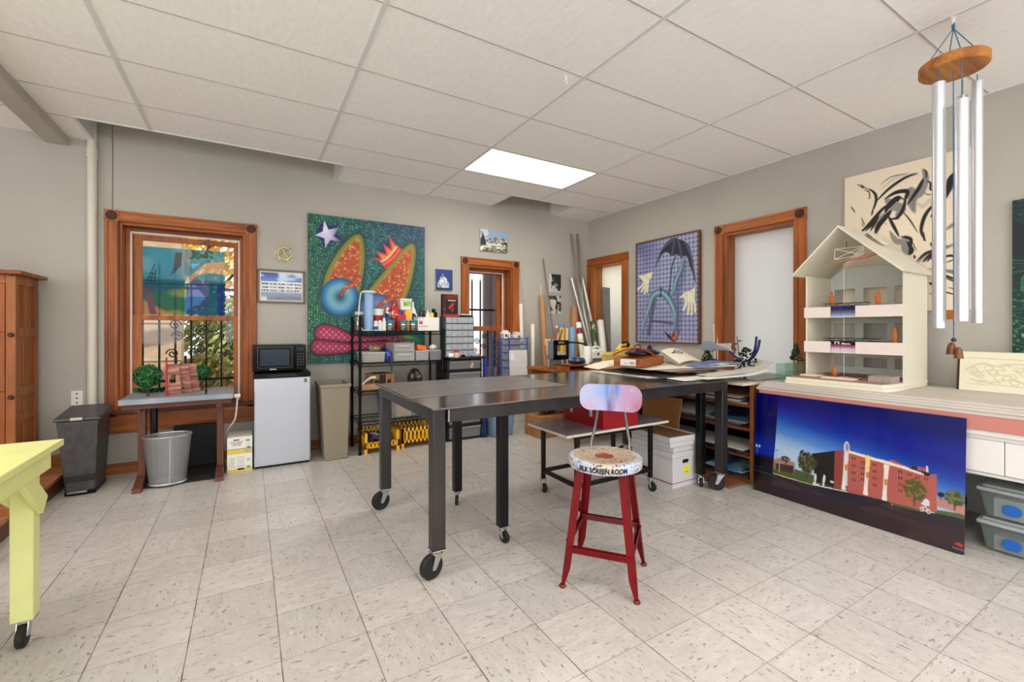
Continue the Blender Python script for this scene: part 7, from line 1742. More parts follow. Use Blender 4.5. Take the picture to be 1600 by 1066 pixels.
tag(B().rod((fb(1158, 570, 3.8).x, fb(1158, 570, 3.8).y, RT + .011), fb(1151.5, 526, 3.8), .004, n=8).rod(fb(1152.4, 533, 3.8), fb(1160, 532, 3.8), .008, .003, 8).build('thin_stick', mat('stick_grey', (92, 88, 92), .5)), 'thin grey stick standing in front of the large window beside the blue tubes', 'stick')
for k, y in enumerate((2.875, 2.845)):
 tag(B().rod((4.165, y, .826), (4.19, y + .03, 1.27 + .02 * k), .007, n=10).build('white_dowel', WP), 'thin white dowel leaning on the wall left of the large right window', 'dowel', 'white dowels by the large window')
 B_ = None
tag(B().box((4.152, 2.82, 0), (4.198, 2.90, .825)).build('wall_ledge', MATS['cab_z']), 'narrow wooden ledge on the wall below the large right window', 'ledge')
# ================================================================== WORKBENCH
t = thing('workbench', 'long white workbench with drawers along the right wall', 'workbench', (3.79, .4, 0))
by0, by1 = -1.6, 1.955
WB = mat('bench_white', (234, 231, 228), .45)
B().box((3.365, by0, .652), (4.19, by1, .68)).build('bench_top', WB, t, bev=.003)
B().box((3.385, by0, .628), (3.40, by1, .651)).build('front_rail', WB, t, bev=.002)
B().box((4.16, by0, 0), (4.19, by1, .651)).build('back_panel', WB, t)
for y in (by0, by1 - .03): B().box((3.40, y, 0), (4.16, y + .03, .651)).build('side_panel', WB, t)
edges = [1.92, 1.30, .672, .05, -.57, -1.2]
for a, c in zip(edges[1:], edges[:-1]):
 B().box((3.383, a + .0015, .452), (3.402, c - .0015, .626)).build('drawer', WB, t, bev=.003)
B().box((3.40, by0 + .03, .43), (4.16, by1 - .03, .447)).build('drawer_floor', WB, t)
# stack of pink and grey boards on the bench
PK = mat('pink_board', (198, 130, 118), .75); GB = mat('grey_sheet', (212, 203, 194), .75, var=((200, 190, 180), 6, (1, .2, 1), .35, .7))
tag(B().box((3.352, by0 + .05, .6805), (4.17, 1.945, .758)).build('pink_boards', PK, bev=.002), 'thick stack of salmon pink foam boards covering the white workbench', 'boards')
lev = [(.7585, .779, 3.350, 1.962), (.7795, .793, 3.344, 1.945), (.7935, .807, 3.356, 1.935), (.8075, .820, 3.372, 1.915)]
for k, (za, zb, xf, ye) in enumerate(lev):
 tag(B().box((xf, by0 + .05, za), (4.172, ye, zb)).build('grey_board', GB, bev=.0015), 'large pale grey board on the pink boards, %s of the four layers' % ('lowest', 'second', 'third', 'topmost')[k], 'board', 'grey boards on the workbench')
WT_ = .8205
# glass blocks
for k, (a, c, z, lab) in enumerate(((3.50, 1.80, 0, 'green glass block, lower one of the front pair beside the dollhouse'), (3.50, 1.80, .067, 'green glass block, upper one of the front pair beside the dollhouse'))):
 tag(B().box((a, c - .0, WT_ + z), (a + .10, c + .10, WT_ + z + .066)).build('glass_block', GG, bev=.004), lab, 'glass block', 'green glass blocks')
for z, lab in ((0, 'green glass block, lower one touching the dollhouse wall'), (.067, 'green glass block with dark tree on it touching the dollhouse wall')):
 tag(B().box((3.64, 1.800, WT_ + z), (3.76, 1.905, WT_ + z + .066)).build('glass_block', GG, bev=.004), lab, 'glass block', 'green glass blocks')
mini_tree('dark conical model tree on the green glass block by the dollhouse', 3.70, 1.853, WT_ + .1335, .145, .052, 9, cone=True)
# ================================================================== DOLLHOUSE MODEL
DH = mat('dollhouse_cream', (232, 226, 206), .55); DHI = mat('dollhouse_grey', (206, 210, 202), .6); DFL = mat('dollhouse_slab', (240, 226, 218), .55); DBR = mat('dollhouse_brown', (170, 130, 112), .7); CARPET = mat('dollhouse_dark', (104, 92, 84), .8)
hx0, hx1, hy0, hy1 = 3.70, 4.085, 1.180, 1.782; zb = WT_; th = .012
t = thing('dollhouse_model', 'cream open fronted three storey model house with gabled roof on the workbench', 'model house', (3.86, 1.48, zb))
# base with stepped edges
b = B().prism([(3.42, 1.20), (3.47, 1.172), (hx0 + .01, 1.172), (hx0 + .01, 1.79), (3.42, 1.79)], (0, 0, zb), (1, 0, 0), (0, 1, 0), (0, 0, .022), 0)
b.prism([(3.425, 1.205), (3.475, 1.177), (hx1, 1.177), (hx1, 1.785), (3.425, 1.785)], (0, 0, zb + .0228), (1, 0, 0), (0, 1, 0), (0, 0, .022), 0)
b.build('base', DH, t, bev=.0008)
zb += .021
B().box((3.432, 1.208, zb + .0240), (hx1 - th, 1.778, zb + .0262)).build('ground_floor', DBR, t)
wallz = 1.625
B().box((hx0, hy0, zb - .020), (hx1, hy0 + th, wallz)).box((hx0 - .004, hy0 - .0005, 1.365), (hx1, hy0 + th, 1.369)).build('side_wall', DH, t, bev=.0006)
B().box((hx0, hy1 - th, zb + .0265), (hx1, hy1, wallz)).build('side_wall', DH, t, bev=.0006)
# back wall with openings; three storeys
fl = [zb + .025, 1.128, 1.384]; ceil_ = [1.044, 1.304, 1.62]
ym, zap = (hy0 + hy1) / 2 + .03, 1.945
cols = [(1.225, 1.358), (1.403, 1.551), (1.606, 1.747)]
b = B()
ys_ = [hy0 + th] + [v for c in cols for v in c] + [hy1 - th]
zs_ = [zb + .025]
wins = [(.925, 1.0), (1.138, 1.265), (1.415, 1.535)]
zs_ = sorted([zb + .025, wallz] + [v for w in wins for v in w])
for i in range(len(ys_) - 1):
 for j in range(len(zs_) - 1):
  ya, yb_, za, zc = ys_[i], ys_[i + 1], zs_[j], zs_[j + 1]
  if any(abs(ya - c[0]) < 1e-6 for c in cols) and any(abs(za - w[0]) < 1e-6 for w in wins): continue
  b.box((hx1 - th, ya, za), (hx1, yb_, zc))
b.prism([(hy0 + th, wallz), (hy1 - th, wallz), (hy1 - .10, 1.70), (hy0 + .10, 1.70)], (hx1 - th, 0, 0), (0, 1, 0), (0, 0, 1), (th, 0, 0))
b.build('rear_wall', DHI, t, smooth=False)
# balcony slabs with coloured stage fronts between
for k, (za, zc) in enumerate(((1.044, 1.128), (1.304, 1.384))):
 yl0, yl1 = 1.632 - .02, hy1 - .0; yr0, yr1 = hy0 + .0, 1.452
 B().box((hx0 - .012, yl0, za), (hx0 + .002, yl1 + .006, zc)).build('balcony_front', DFL, t, bev=.0006)
 B().box((hx0 - .012, yr0 - .0, za), (hx0 + .002, yr1, zc)).build('balcony_front', DFL, t, bev=.0006)
 B().box((hx0 + .002, hy0 + th, za), (hx1 - th, hy1 - th, za + .006)).box((hx0 + .002, yl0, zc - .008), (hx1 - th, hy1 - th, zc - .002), 1).box((hx0 + .002, hy0 + th, zc - .008), (hx1 - th, yr1, zc - .002), 1).build('slab', [DH, CARPET], t)
 pt = Paint(yl0 - yr1, zc - za, 60); x, y = pt.x / pt.asp, pt.y
 if k == 1: pt.over((14, 20, 78), np.ones_like(x)); pt.over((104, 100, 128), sstep(.2, .55, y)); pt.over((160, 176, 216), sstep(.5, .9, y)); pt.over((60, 64, 160), (vnoise(x * 20, y * 9) > .7) * (y < .3) * .8)
 else: pt.over((20, 16, 24), np.ones_like(x)); pt.over((168, 66, 78), sstep(.24, .34, y)); pt.over((214, 206, 226), sstep(.36, .72, y)); pt.over((214, 220, 226), ((vnoise(x * 13, y * 5) > .72) & (y < .24)) * .9)
 pt.over((70, 70, 110), (np.abs(x - .38) < .02) * .35)
 pt.mesh('stage_front', (hx0 + .006, yl0, zc), (0, -1, 0), (0, 0, -1), [vcol('glossy_print', .25), DFL], t, .003, (1, 0, 0))
WIRE = mat('black_wire', (26, 24, 24), .4)
for k, (z, ya, yb_) in enumerate(((1.384, 1.40, 1.66), (1.128, 1.34, 1.66), (zb + .027, 1.36, 1.60))):
 b = B(); x0_, x1_ = hx0 - .005 if k < 2 else 3.60, hx0 + .09 if k < 2 else 3.80
 for zz in (z + .004, z + .024):
  for y in (ya, yb_): b.rod((x0_, y, zz), (x1_, y, zz), .0016, n=6)
  for x in (x0_, x1_): b.rod((x, ya, zz), (x, yb_, zz), .0016, n=6)
 m_ = 7
 for i in range(m_):
  y0_, y1_ = ya + (yb_ - ya) * i / m_, ya + (yb_ - ya) * (i + 1) / m_
  for x in (x0_, x1_): b.rod((x, y0_, z + (.004 if i % 2 else .024)), (x, y1_, z + (.024 if i % 2 else .004)), .0013, n=6)
 b.build('wire_truss', WIRE, t)
# clear hanging rod
B().rod((hx0 + .02, 1.535, zb + .03), (hx0 + .02, 1.535, 1.70), .0016, n=6).build('clear_rod', mat('clear_rod', (226, 228, 222), .2), t)
# roof
rx0_, rx1_ = 3.60, 4.15; el, er, ap = (1.835, 1.632), (1.155, 1.600), (1.523, 1.958); tk = .012
def roofslab(name, p, q):
 d = Vector((0, q[0] - p[0], q[1] - p[1])); nrm = Vector((0, -d.z, d.y)).normalized()
 if nrm.z > 0: nrm = -nrm
 v = [Vector((rx0_, p[0], p[1])), Vector((rx1_, p[0], p[1])), Vector((rx1_, q[0], q[1])), Vector((rx0_, q[0], q[1]))]
 B().hexa(v + [w + nrm * tk for w in v]).build(name, DH, t, bev=.0006)
roofslab('roof_panel', el, ap); rx0_ -= .0006; rx1_ += .0006; roofslab('roof_panel', ap, er)
b = B(); D0 = [atX(*q, 3.86) for q in ((1345, 369), (1354, 361), (1377, 378))]
for p, q in ((D0[0], D0[1]), (D0[1], D0[2])):
 v = [p, q, q + Vector((.13, 0, 0)), p + Vector((.13, 0, 0))]; b.hexa([w - Vector((0, 0, .009)) for w in v] + v)
b.build('dormer', DH, t, bev=.0006)
# figures, furniture, attic frame
FO = mat('figure_orange', (190, 104, 44), .5)
def fig(px, py, z, x, h=.085):
 v = atX(px, py, x)
 B().lathe([(.012, 0), (.013, .004), (.016, h * .35), (.017, h * .55), (.013, h * .72), (.007, h * .78), (.009, h * .86), (.008, h * .95), (1e-4, h)], (x, v.y, z), 16, 0, 'z', .7, 1).build('little_figure', FO, t)
fig(1299.5, 470, 1.383, hx0 + .04, .115); fig(1371.5, 470, 1.383, hx0 + .04, .105); fig(1398.5, 520, 1.127, hx0 + .03, .105); fig(1303.5, 575, zb + .026, hx0 - .03, .090)
B().box((3.56, hy0 + .024, zb + .0264), (3.69, 1.33, zb + .065)).build('grey_block', mat('block_grey_speck', (176, 164, 158), .8, var=((150, 140, 134), 90, (1, 1, 1), .4, .6)), t, bev=.001)
for a, c, e, g in ((3.60, 1.66, 3.70, 1.775), (3.53, 1.40, 3.60, 1.60), (3.62, 1.46, 3.66, 1.53)): B().box((a, c, zb + .0264), (e, g, zb + .036)).build('pale_slab', DFL, t)
b = B(); F_ = [(3.70, 1.585, 1.73), (3.70, 1.41, 1.74), (3.70, 1.41, 1.80), (3.70, 1.585, 1.805)]
for i in range(4): b.rod(F_[i], F_[(i + 1) % 4], .0022, n=6)
b.rod(F_[0], F_[2], .0022, n=6).rod(F_[1], F_[3], .0022, n=6)
for v in F_: b.rod(v, (v[0] + .10, v[1], v[2] + .005), .0022, n=6)
b.build('attic_frame', WP, t)
B().tube(curve([(3.66, 1.645, 1.70), (3.66, 1.56, 1.705), (3.66, 1.46, 1.712), (3.66, 1.36, 1.72)], 5), [.003] * 3 + [.006] * 6 + [.008] * 4 + [.010] * 3, 8).beam((3.665, 1.42, 1.715), (3.665, 1.32, 1.735), .02, .018).build('driftwood_beam', mat('driftwood', (184, 126, 104), .7), t)
B().rod((3.70, 1.51, 1.80), (3.70, 1.51, 1.84), .002, n=6).ball((3.70, 1.51, 1.842), .005, 0, 8).build('attic_figure', mat('tiny_red', (130, 50, 50), .5), t)
# ---- relief panel and sheet behind it
rl = thing('relief_panel', 'cream relief panel carved with dragon like curves at the right end of the workbench', 'relief', (4.02, .70, WT_))
B().hexa([(4.02, 1.004, WT_ + .0005), (4.04, 1.004, WT_ + .0005), (4.04, .18, WT_ + .0005), (4.02, .18, WT_ + .0005), (4.05, 1.004, 1.072), (4.07, 1.004, 1.072), (4.07, .18, 1.072), (4.05, .18, 1.072)]).build('panel_body', mat('relief_cream', (234, 228, 204), .6), rl, bev=.002)
b = B()
def rp_(y, z): f = (z - WT_) / .2515; return (4.0195 + .03 * f, y, z)
b.tube([rp_(.97, 1.035), rp_(.80, 1.03), rp_(.60, 1.03), rp_(.45, 1.04)], .003, 6).tube([rp_(.97, .865), rp_(.82, .87), rp_(.62, .86), rp_(.45, .85)], .003, 6)
rng = random.Random(77)
for k in range(34):
 y = .95 - .014 * k; z = .925 + .035 * math.sin(k * 1.3) + rng.uniform(-.02, .035)
 pts = [rp_(y + .020 * math.cos(a * .7 + k), z + .017 * math.sin(a * .7 + k)) for a in range(8)]
 b.tube(pts, .0035, 6)
b.tube(curve([rp_(.96, .97), rp_(.90, 1.0), rp_(.82, .985), rp_(.74, 1.005), rp_(.64, .98), rp_(.58, .95)], 6), .0045, 6).tube(curve([rp_(.95, .90), rp_(.86, .88), rp_(.77, .905), rp_(.69, .885), rp_(.60, .90)], 6), .004, 6)
for k in range(18): b.beam(rp_(.50 - .012 * k, .85), rp_(.50 - .012 * k, 1.04), .0012, .0012)
b.build('carving', mat('relief_line', (222, 214, 186), .6), rl)
tag(B().hexa([(4.045, 1.022, WT_ + .0005), (4.053, 1.022, WT_ + .0005), (4.053, .2, WT_ + .0005), (4.045, .2, WT_ + .0005), (4.0745, 1.022, 1.062), (4.082, 1.022, 1.062), (4.082, .2, 1.062), (4.0745, .2, 1.062)]).build('brown_hardboard', mat('hardboard', (78, 50, 38), .7)), 'dark brown hardboard sheet standing just behind the cream relief panel', 'board')
# ================================================================== PICTURES ON THE RIGHT WALL
# umbrella picture in a thin wooden frame
y0, y1, z0, z1 = 3.06, 3.965, 1.055, 2.288; xp = 4.165
t = thing('umbrella_painting', 'framed surreal painting of black umbrella form and pale hands on checked blue ground', 'painting', (4.18, (y0 + y1) / 2, z0))
b = B(); w = .016
for a, c in (((y0, z0), (y1, z0 + w)), ((y0, z1 - w), (y1, z1)), ((y0, z0 + w), (y0 + w, z1 - w)), ((y1 - w, z0 + w), (y1, z1 - w))): b.box((xp - .012, a[0], a[1]), (XR - .002, c[0], c[1]))
b.build('frame', mat('walnut_frame', (112, 66, 40), .45), t, bev=.002)
pt = Paint(y1 - y0 - .024, z1 - z0 - .024, 240); H = z1 - z0 - .024
def cu(zx, zy):
 v = atX(990 + zx / 5.764, 355 + zy / 5.764, xp); return ((y1 - .012 - v.y) / H, (z1 - .012 - v.z) / H)
CU = lambda *q: [cu(a, c) for a, c in q]; x, y = pt.x, pt.y
pt.over((152, 160, 196), np.ones_like(x)); pt.over((96, 92, 156), sstep(.45, .0, np.hypot(x, y)) * .8); pt.over((182, 188, 216), sstep(.3, .7, vnoise(x * 5, y * 5)) * .4)
gx_, gy_ = (x * 24) % 1, (y * 24) % 1
pt.over((66, 70, 110), ((gx_ < .42) & (gy_ < .42)) * .75); pt.over((112, 120, 158), (((gx_ < .42) ^ (gy_ < .42))) * .5); pt.over((44, 44, 84), ((np.floor(x * 24) + np.floor(y * 24)) % 2 < 1) * ((gx_ < .3) & (gy_ < .3)) * .6)
pt.stroke(CU((455, 330), (430, 480), (400, 600), (400, 760), (395, 930)), .035, (62, 60, 110), .04, .6); pt.stroke(CU((190, 660), (160, 820), (140, 960)), .022, (48, 46, 92), .02, .75); pt.stroke(CU((170, 845), (260, 855), (370, 870)), .011, (70, 52, 92), .01, .9)
BLU = (84, 120, 146)
def limb(P, w0, col=BLU):
 pt.stroke(P, w0 + .006, (34, 58, 86), taper=True); pt.stroke(P, w0, col, taper=True); pt.stroke([(a - w0 * .3, c - w0 * .1) for a, c in P], w0 * .35, (158, 196, 212), w0 * .35, .8, True)
limb(CU((455, 285), (430, 380), (390, 470), (370, 560), (335, 640)), .021)
limb(CU((84, 950), (105, 850), (140, 740), (165, 650), (200, 605), (255, 590), (300, 620), (345, 690), (375, 770), (378, 840), (372, 920)), .032, (88, 124, 144))
pt.stroke(CU((250, 545), (244, 600), (246, 630)), .008, (24, 36, 50), k=0); pt.stroke(CU((385, 255), (350, 345), (335, 480), (318, 610)), .007, (28, 48, 66))
pt.poly(curve(CU((188, 375), (215, 300), (260, 190), (320, 120), (370, 94), (415, 110), (470, 135), (505, 170), (530, 270), (550, 390), (562, 505), (535, 430), (500, 320), (480, 262), (455, 262), (430, 275), (400, 250), (385, 245), (345, 262), (320, 235), (290, 225), (250, 260), (220, 320), (188, 375)), 5), (36, 36, 50))
for P in (CU((370, 100), (360, 180), (345, 255)), CU((400, 110), (420, 190), (430, 270)), CU((360, 110), (260, 200), (200, 350)), CU((470, 140), (520, 260), (555, 470))): pt.stroke(P, .008, (92, 94, 118), .012, .8)
HND = (232, 228, 196)
for P in (CU((40, 440), (95, 430), (178, 400), (160, 450), (135, 500), (95, 505), (75, 470)), CU((555, 540), (550, 640), (540, 680), (470, 660), (450, 630), (410, 645), (460, 590), (520, 570))): pt.poly(P, HND, .006)
for P, w_ in ((CU((110, 480), (75, 530), (42, 560)), .012), (CU((115, 500), (95, 545), (72, 580)), .011), (CU((125, 500), (110, 560), (100, 595)), .011), (CU((135, 495), (128, 550), (122, 585)), .010), (CU((480, 640), (470, 700), (452, 745)), .012), (CU((500, 660), (498, 730), (490, 780)), .011), (CU((520, 660), (528, 730), (524, 782)), .011), (CU((540, 650), (555, 710), (556, 760)), .010)): pt.stroke(P, w_, HND)
pt.over((206, 186, 140), ((vnoise(x * 60, y * 60) > .66) & (np.abs(pt.im[..., 0] - lin(HND)[0]) < .03)) * .5)
pt.poly(CU((268, 930), (330, 975), (345, 990), (362, 925), (372, 970), (420, 930), (405, 985), (380, 1035), (345, 1030), (315, 1000)), (96, 54, 48)); pt.poly(CU((345, 1000), (375, 970), (405, 945), (392, 1000), (370, 1025)), (184, 104, 78)); pt.poly(CU((268, 932), (320, 970), (345, 1000), (320, 1000)), (40, 36, 50))
pt.mesh('painted_panel', (xp - .004, y1 - .012, z1 - .012), (0, -1, 0), (0, 0, -1), [vcol('canvas_paint', .55), mat('canvas_edge', (70, 84, 78), .7)], t, .02, (1, 0, 0))
# brush drawing on a cream board
y0, y1, z0, z1 = .984, 1.718, 1.352, 2.448; xp = 4.178
pt = Paint(y1 - y0, z1 - z0, 330); H = z1 - z0; x, y = pt.x, pt.y
pt.over((238, 222, 198), np.ones_like(x))
def cb(zx, zy):
 v = atX(1310 + zx / 4.1, 230 + zy / 4.1, xp); return ((y1 - v.y) / H, (z1 - v.z) / H)
K_, G_, LG = (20, 19, 22), (128, 124, 124), (206, 198, 184)
def ink(P, w_, col=K_, a=1.0, soft=None): pt.stroke([cb(*q) for q in P], w_, col, soft, a, True)
for P, w_, col in (((( 270, 270), (360, 200), (440, 175), (520, 180)), .012, LG), (((490, 420), (470, 360), (470, 280), (440, 270)), .022, G_), (((540, 140), (560, 200), (530, 290), (490, 330), (480, 410)), .020, G_), (((330, 540), (370, 600), (420, 610), (430, 660), (460, 690)), .022, G_), (((300, 330), (350, 370), (400, 400), (370, 450)), .030, G_), (((120, 240), (150, 250), (200, 280)), .008, G_), (((500, 350), (540, 380), (590, 340), (600, 400)), .014, LG), (((510, 740), (560, 690), (620, 660), (700, 640), (760, 610)), .012, G_), (((540, 735), (600, 700), (640, 700)), .016, G_), (((690, 530), (730, 500), (770, 490)), .012, G_), (((580, 780), (680, 790), (770, 815)), .010, G_), (((690, 790), (740, 800), (770, 815)), .012, G_), (((240, 560), (260, 480), (300, 420)), .020, G_), (((700, 300), (740, 240), (760, 180)), .010, G_)): ink(P, w_, col, .9, .006)
for P, w_ in ((((240, 350), (320, 270), (420, 200), (510, 165)), .010), (((300, 330), (370, 290), (440, 285), (430, 340)), .014), (((430, 300), (420, 380), (380, 450), (330, 460)), .011), (((545, 200), (510, 270), (440, 370)), .012), (((550, 140), (565, 165), (560, 200)), .005), (((130, 560), (200, 490), (270, 410), (310, 370)), .012), (((170, 540), (230, 480), (265, 415)), .010), (((235, 555), (260, 500), (310, 440), (340, 400)), .017), (((205, 540), (240, 470), (260, 420)), .009), (((320, 440), (350, 500), (390, 575)), .010), (((410, 410), (460, 470), (510, 550)), .0045), (((195, 265), (235, 300), (240, 350), (210, 430)), .009), (((145, 245), (160, 262)), .007), (((165, 280), (195, 285), (200, 325), (190, 330)), .004), (((300, 420), (320, 380), (370, 330), (400, 320)), .018), (((370, 330), (380, 345), (400, 325), (420, 340)), .006), (((340, 350), (360, 350)), .008), (((80, 380), (108, 420)), .004), (((145, 450), (170, 500)), .0035), (((150, 485), (160, 510)), .003), (((210, 440), (225, 410)), .004), (((380, 465), (400, 420)), .004), (((400, 575), (440, 580), (465, 600), (450, 690)), .011), (((420, 570), (455, 575)), .005), (((440, 600), (470, 660), (455, 690)), .012), (((470, 600), (500, 665)), .003), (((485, 690), (490, 715)), .006), (((565, 215), (590, 230), (590, 270), (620, 280)), .006), (((550, 290), (580, 305), (640, 285)), .003), (((745, 160), (710, 210), (690, 310)), .011), (((745, 160), (720, 250), (690, 330)), .009), (((650, 350), (590, 390), (550, 450), (530, 530), (545, 585)), .011), (((590, 450), (630, 400)), .008), (((545, 540), (550, 590), (560, 600)), .006), (((590, 610), (600, 640)), .005), (((500, 735), (560, 680), (640, 660), (700, 630)), .010), (((540, 735), (590, 690), (630, 680)), .009), (((570, 735), (600, 690), (630, 660)), .007), (((620, 735), (690, 700), (740, 700), (765, 740)), .008), (((740, 700), (770, 720), (760, 790)), .013), (((690, 740), (740, 720)), .004), (((580, 820), (660, 820), (760, 850)), .009), (((580, 870), (640, 890)), .010), (((580, 940), (680, 930), (760, 950)), .005), (((690, 840), (770, 870)), .005), (((700, 900), (740, 910), (760, 950)), .003), (((740, 430), (765, 405)), .003), (((270, 240), (340, 190), (440, 170)), .003)): ink(P, w_)
pt.ell(*cb(302, 492), .004, .004, K_)
bb = pt.mesh('brush_picture', (xp, y1, z1), (0, -1, 0), (0, 0, -1), [vcol('canvas_paint', .55), mat('edge_cream', (226, 212, 190), .7)], None, XR - xp - .001, (1, 0, 0), origin=(xp, (y0 + y1) / 2, z0))
tag(bb, 'cream board with black and grey brush strokes hung above the dollhouse', 'painting')
# dark green painting at the right edge
y0, y1, z0, z1 = -.35, .794, 1.066, 2.035; xp = 4.17
pt = Paint(y1 - y0, z1 - z0, 280); x, y = pt.x, pt.y
pt.over((10, 40, 40), np.ones_like(x)); pt.over((28, 24, 40), sstep(.12, .2, y) * sstep(.42, .32, y)); w_ = vnoise(x * 6, y * 6) * 6.28
sw = np.sin((x * 60 + 3 * np.sin(w_)) + 6 * np.cos(y * 30 + w_)); pt.over((40, 130, 100), sstep(.72, .95, sw) * (y > .38) * .7); pt.over((60, 96, 84), sstep(.8, .97, sw) * (y < .16) * .7)
a_, c_, i_ = cells(x * 30, y * 30); pt.over((70, 160, 70), sstep(.30, .1, a_) * sstep(.5, .75, y) * (i_ > .4) * .8); pt.over((14, 60, 50), sstep(.2, .02, c_ - a_) * sstep(.5, .75, y)); pt.over((14, 36, 84), sstep(.9, .97, y - .2 * (x - .1)) * (x > .06)); pt.over((190, 190, 170), np.exp(-((y - .88 - .3 * (x - .1) ** 2) / .008) ** 2) * (x > .04) * .7)
o = pt.mesh('green_picture', (xp, y1, z1), (0, -1, 0), (0, 0, -1), [vcol('canvas_paint', .55), mat('edge_darkgreen', (40, 44, 42), .7)], None, XR - xp - .001, (1, 0, 0), origin=(xp, (y0 + y1) / 2, z0))
tag(o, 'dark green swirling painting cut off by the right edge of the picture', 'painting')
# ================================================================== BUILDING PHOTO POSTER LEANING ON THE BENCH
py0, py1, pzt = .803, 1.957, .735; xb_, xt_ = 3.300, 3.338
hh = math.hypot(pzt, xt_ - xb_); vd = Vector((xb_ - xt_, 0, -pzt)).normalized()
pt = Paint(py1 - py0, hh, 300); x, y = pt.x, pt.y; H = hh
def pp(px, py):
 xx = 3.318
 for _ in range(4): v = atX(px, py, xx); xx = xb_ + (xt_ - xb_) * v.z / pzt
 return ((py1 - v.y) / H, (pzt - v.z) / pzt)
A1 = lambda *q: [pp(1160 + a / 5.612, 600 + c / 5.612) for a, c in q]
A2 = lambda *q: [pp(1360 + a / 4.635, 640 + c / 4.635) for a, c in q]
xs_ = pt.x / pt.asp
hor = .62
pt.over((0, 10, 96), np.ones_like(x)); pt.over((8, 30, 140), sstep(.08, .3, y + .12 * (1 - xs_))); pt.over((24, 84, 186), sstep(.26, .5, y + .22 * (1 - xs_) - .1 * xs_)); pt.over((96, 150, 214), sstep(.36, .62, y + .22 * (1 - xs_) - .12 * xs_)); pt.over((178, 204, 232), sstep(.5, .70, y + .22 * (1 - xs_) - .12 * xs_))
ln = lambda P, yy: None
road = A1((90, 740), (270, 790), (470, 850), (620, 890), (860, 940), (1080, 985), (1280, 1030)) + A2((150, 690), (330, 735), (520, 760), (690, 800), (690, 1060), (400, 1000), (0, 880)) + A1((850, 1200), (500, 1064), (90, 915))
pt.poly(A1((90, 690), (270, 680), (500, 760), (860, 880), (1300, 985)) + A2((300, 700), (690, 760), (690, 810), (300, 740)) + A1((1280, 1050), (860, 960), (500, 870), (90, 770)), (74, 92, 46))
pt.poly(A1((270, 780), (600, 880), (860, 930), (1290, 1010), (1290, 1024), (860, 945), (590, 893), (268, 795)), (196, 182, 160))
# building
bl = A1((620, 610), (885, 580), (930, 585), (1459, 740)); 
pt.poly(A1((605, 612), (885, 578), (880, 930), (640, 860)), (26, 20, 26)); pt.poly(A1((808, 590), (885, 578), (885, 930), (800, 905)), (140, 64, 58))
pt.poly(A1((925, 590), (1280, 690)) + A2((150, 360), (400, 475), (480, 468), (482, 745), (340, 720)) + A1((1300, 1040), (920, 960)), (176, 92, 84))
fc = inpoly(x, y, A1((925, 590), (1280, 690)) + A2((150, 360), (400, 475), (480, 468), (482, 745), (340, 720)) + A1((1300, 1040), (920, 960)))
pt.over((146, 66, 62), fc * (((y * 90) % 1) < .25) * .35); pt.over((96, 44, 44), fc * sstep(.66, .78, y - .12 * xs_ + .03) * .4)
for r_ in range(4):
 for q in ((975, 655 + 62 * r_), (1055, 690 + 50 * r_), (1160, 708 + 60 * r_), (1385, 770 + 56 * r_)):
  c_ = A1(q)[0]
  for dx in (-.008, .008): pt.ell(c_[0] + dx, c_[1], .004, .013, (64, 38, 44), .2)
for q in ((215, 455), (215, 500), (280, 470), (345, 490), (405, 505)):
 c_ = A2(q)[0]
 for dx in (-.008, .008): pt.ell(c_[0] + dx, c_[1], .004, .011, (64, 38, 44), .2)
pt.poly(A1((880, 576), (935, 584), (1459, 735), (1459, 756), (1290, 712), (930, 604)), (232, 214, 200)); pt.poly(A2((0, 345), (120, 372), (380, 462), (400, 478), (360, 470), (120, 392), (0, 364)), (232, 214, 200))
pt.poly(A2((295, 412), (340, 412), (340, 438), (295, 434)), (60, 26, 28)); pt.poly(A2((340, 414), (405, 425), (425, 455), (345, 438)), (170, 84, 76)); pt.poly(A2((362, 450), (428, 455), (428, 482), (400, 482)), (40, 20, 24)); pt.stroke(A2((410, 415), (412, 450)), .006, (214, 206, 206), k=0)
pt.poly(A2((482, 640), (560, 660), (690, 690), (690, 770), (482, 700)), (184, 128, 118), .004); pt.poly(A1((270, 660), (330, 650), (460, 690), (460, 780), (270, 740)), (170, 128, 116), .006); pt.poly(A1((280, 690), (450, 720), (460, 790), (280, 745)), (70, 46, 46), .004)
def ptree(c, rx, ry, cols, k):
 c = c[0]; n_ = vnoise(x * 60, y * 60, k) + .5 * vnoise(x * 25, y * 25, k); q = np.hypot((x - c[0]) / rx, (y - c[1]) / ry)
 pt.over(cols[0], (1 - sstep(.75, 1.1, q + .35 * (n_ - .75)))); pt.over(cols[1], (1 - sstep(.6, 1.0, q)) * sstep(.65, .9, n_)); pt.stroke([(c[0], c[1] + ry * .4), (c[0], c[1] + ry * 1.5)], .004, (70, 50, 40), k=0)
ptree(A1((565, 690)), .085, .10, ((52, 64, 38), (112, 88, 50)), 1); ptree(A1((530, 620)), .030, .045, ((46, 40, 40), (120, 110, 100)), 8); ptree(A2((320, 580)), .075, .085, ((84, 82, 42), (132, 106, 58)), 2); ptree(A2((610, 640)), .065, .06, ((54, 76, 46), (110, 110, 60)), 3); ptree(A1((380, 660)), .05, .03, ((60, 52, 52), (120, 100, 90)), 4); ptree(A2((510, 618)), .02, .02, ((16, 22, 24), (30, 40, 36)), 6)
pt.poly(road, (34, 28, 44)); rd = inpoly(x, y, road); pt.over((70, 48, 56), rd * sstep(.3, .6, vnoise(x * 4 + y * 9, y * 14)) * .6); pt.over((18, 22, 44), rd * sstep(.55, .75, vnoise(x * 3 - y * 8 + 5, y * 10)) * .7); pt.over((46, 22, 20), rd * sstep(.80, .95, y + .25 * xs_ - .12) * .6)
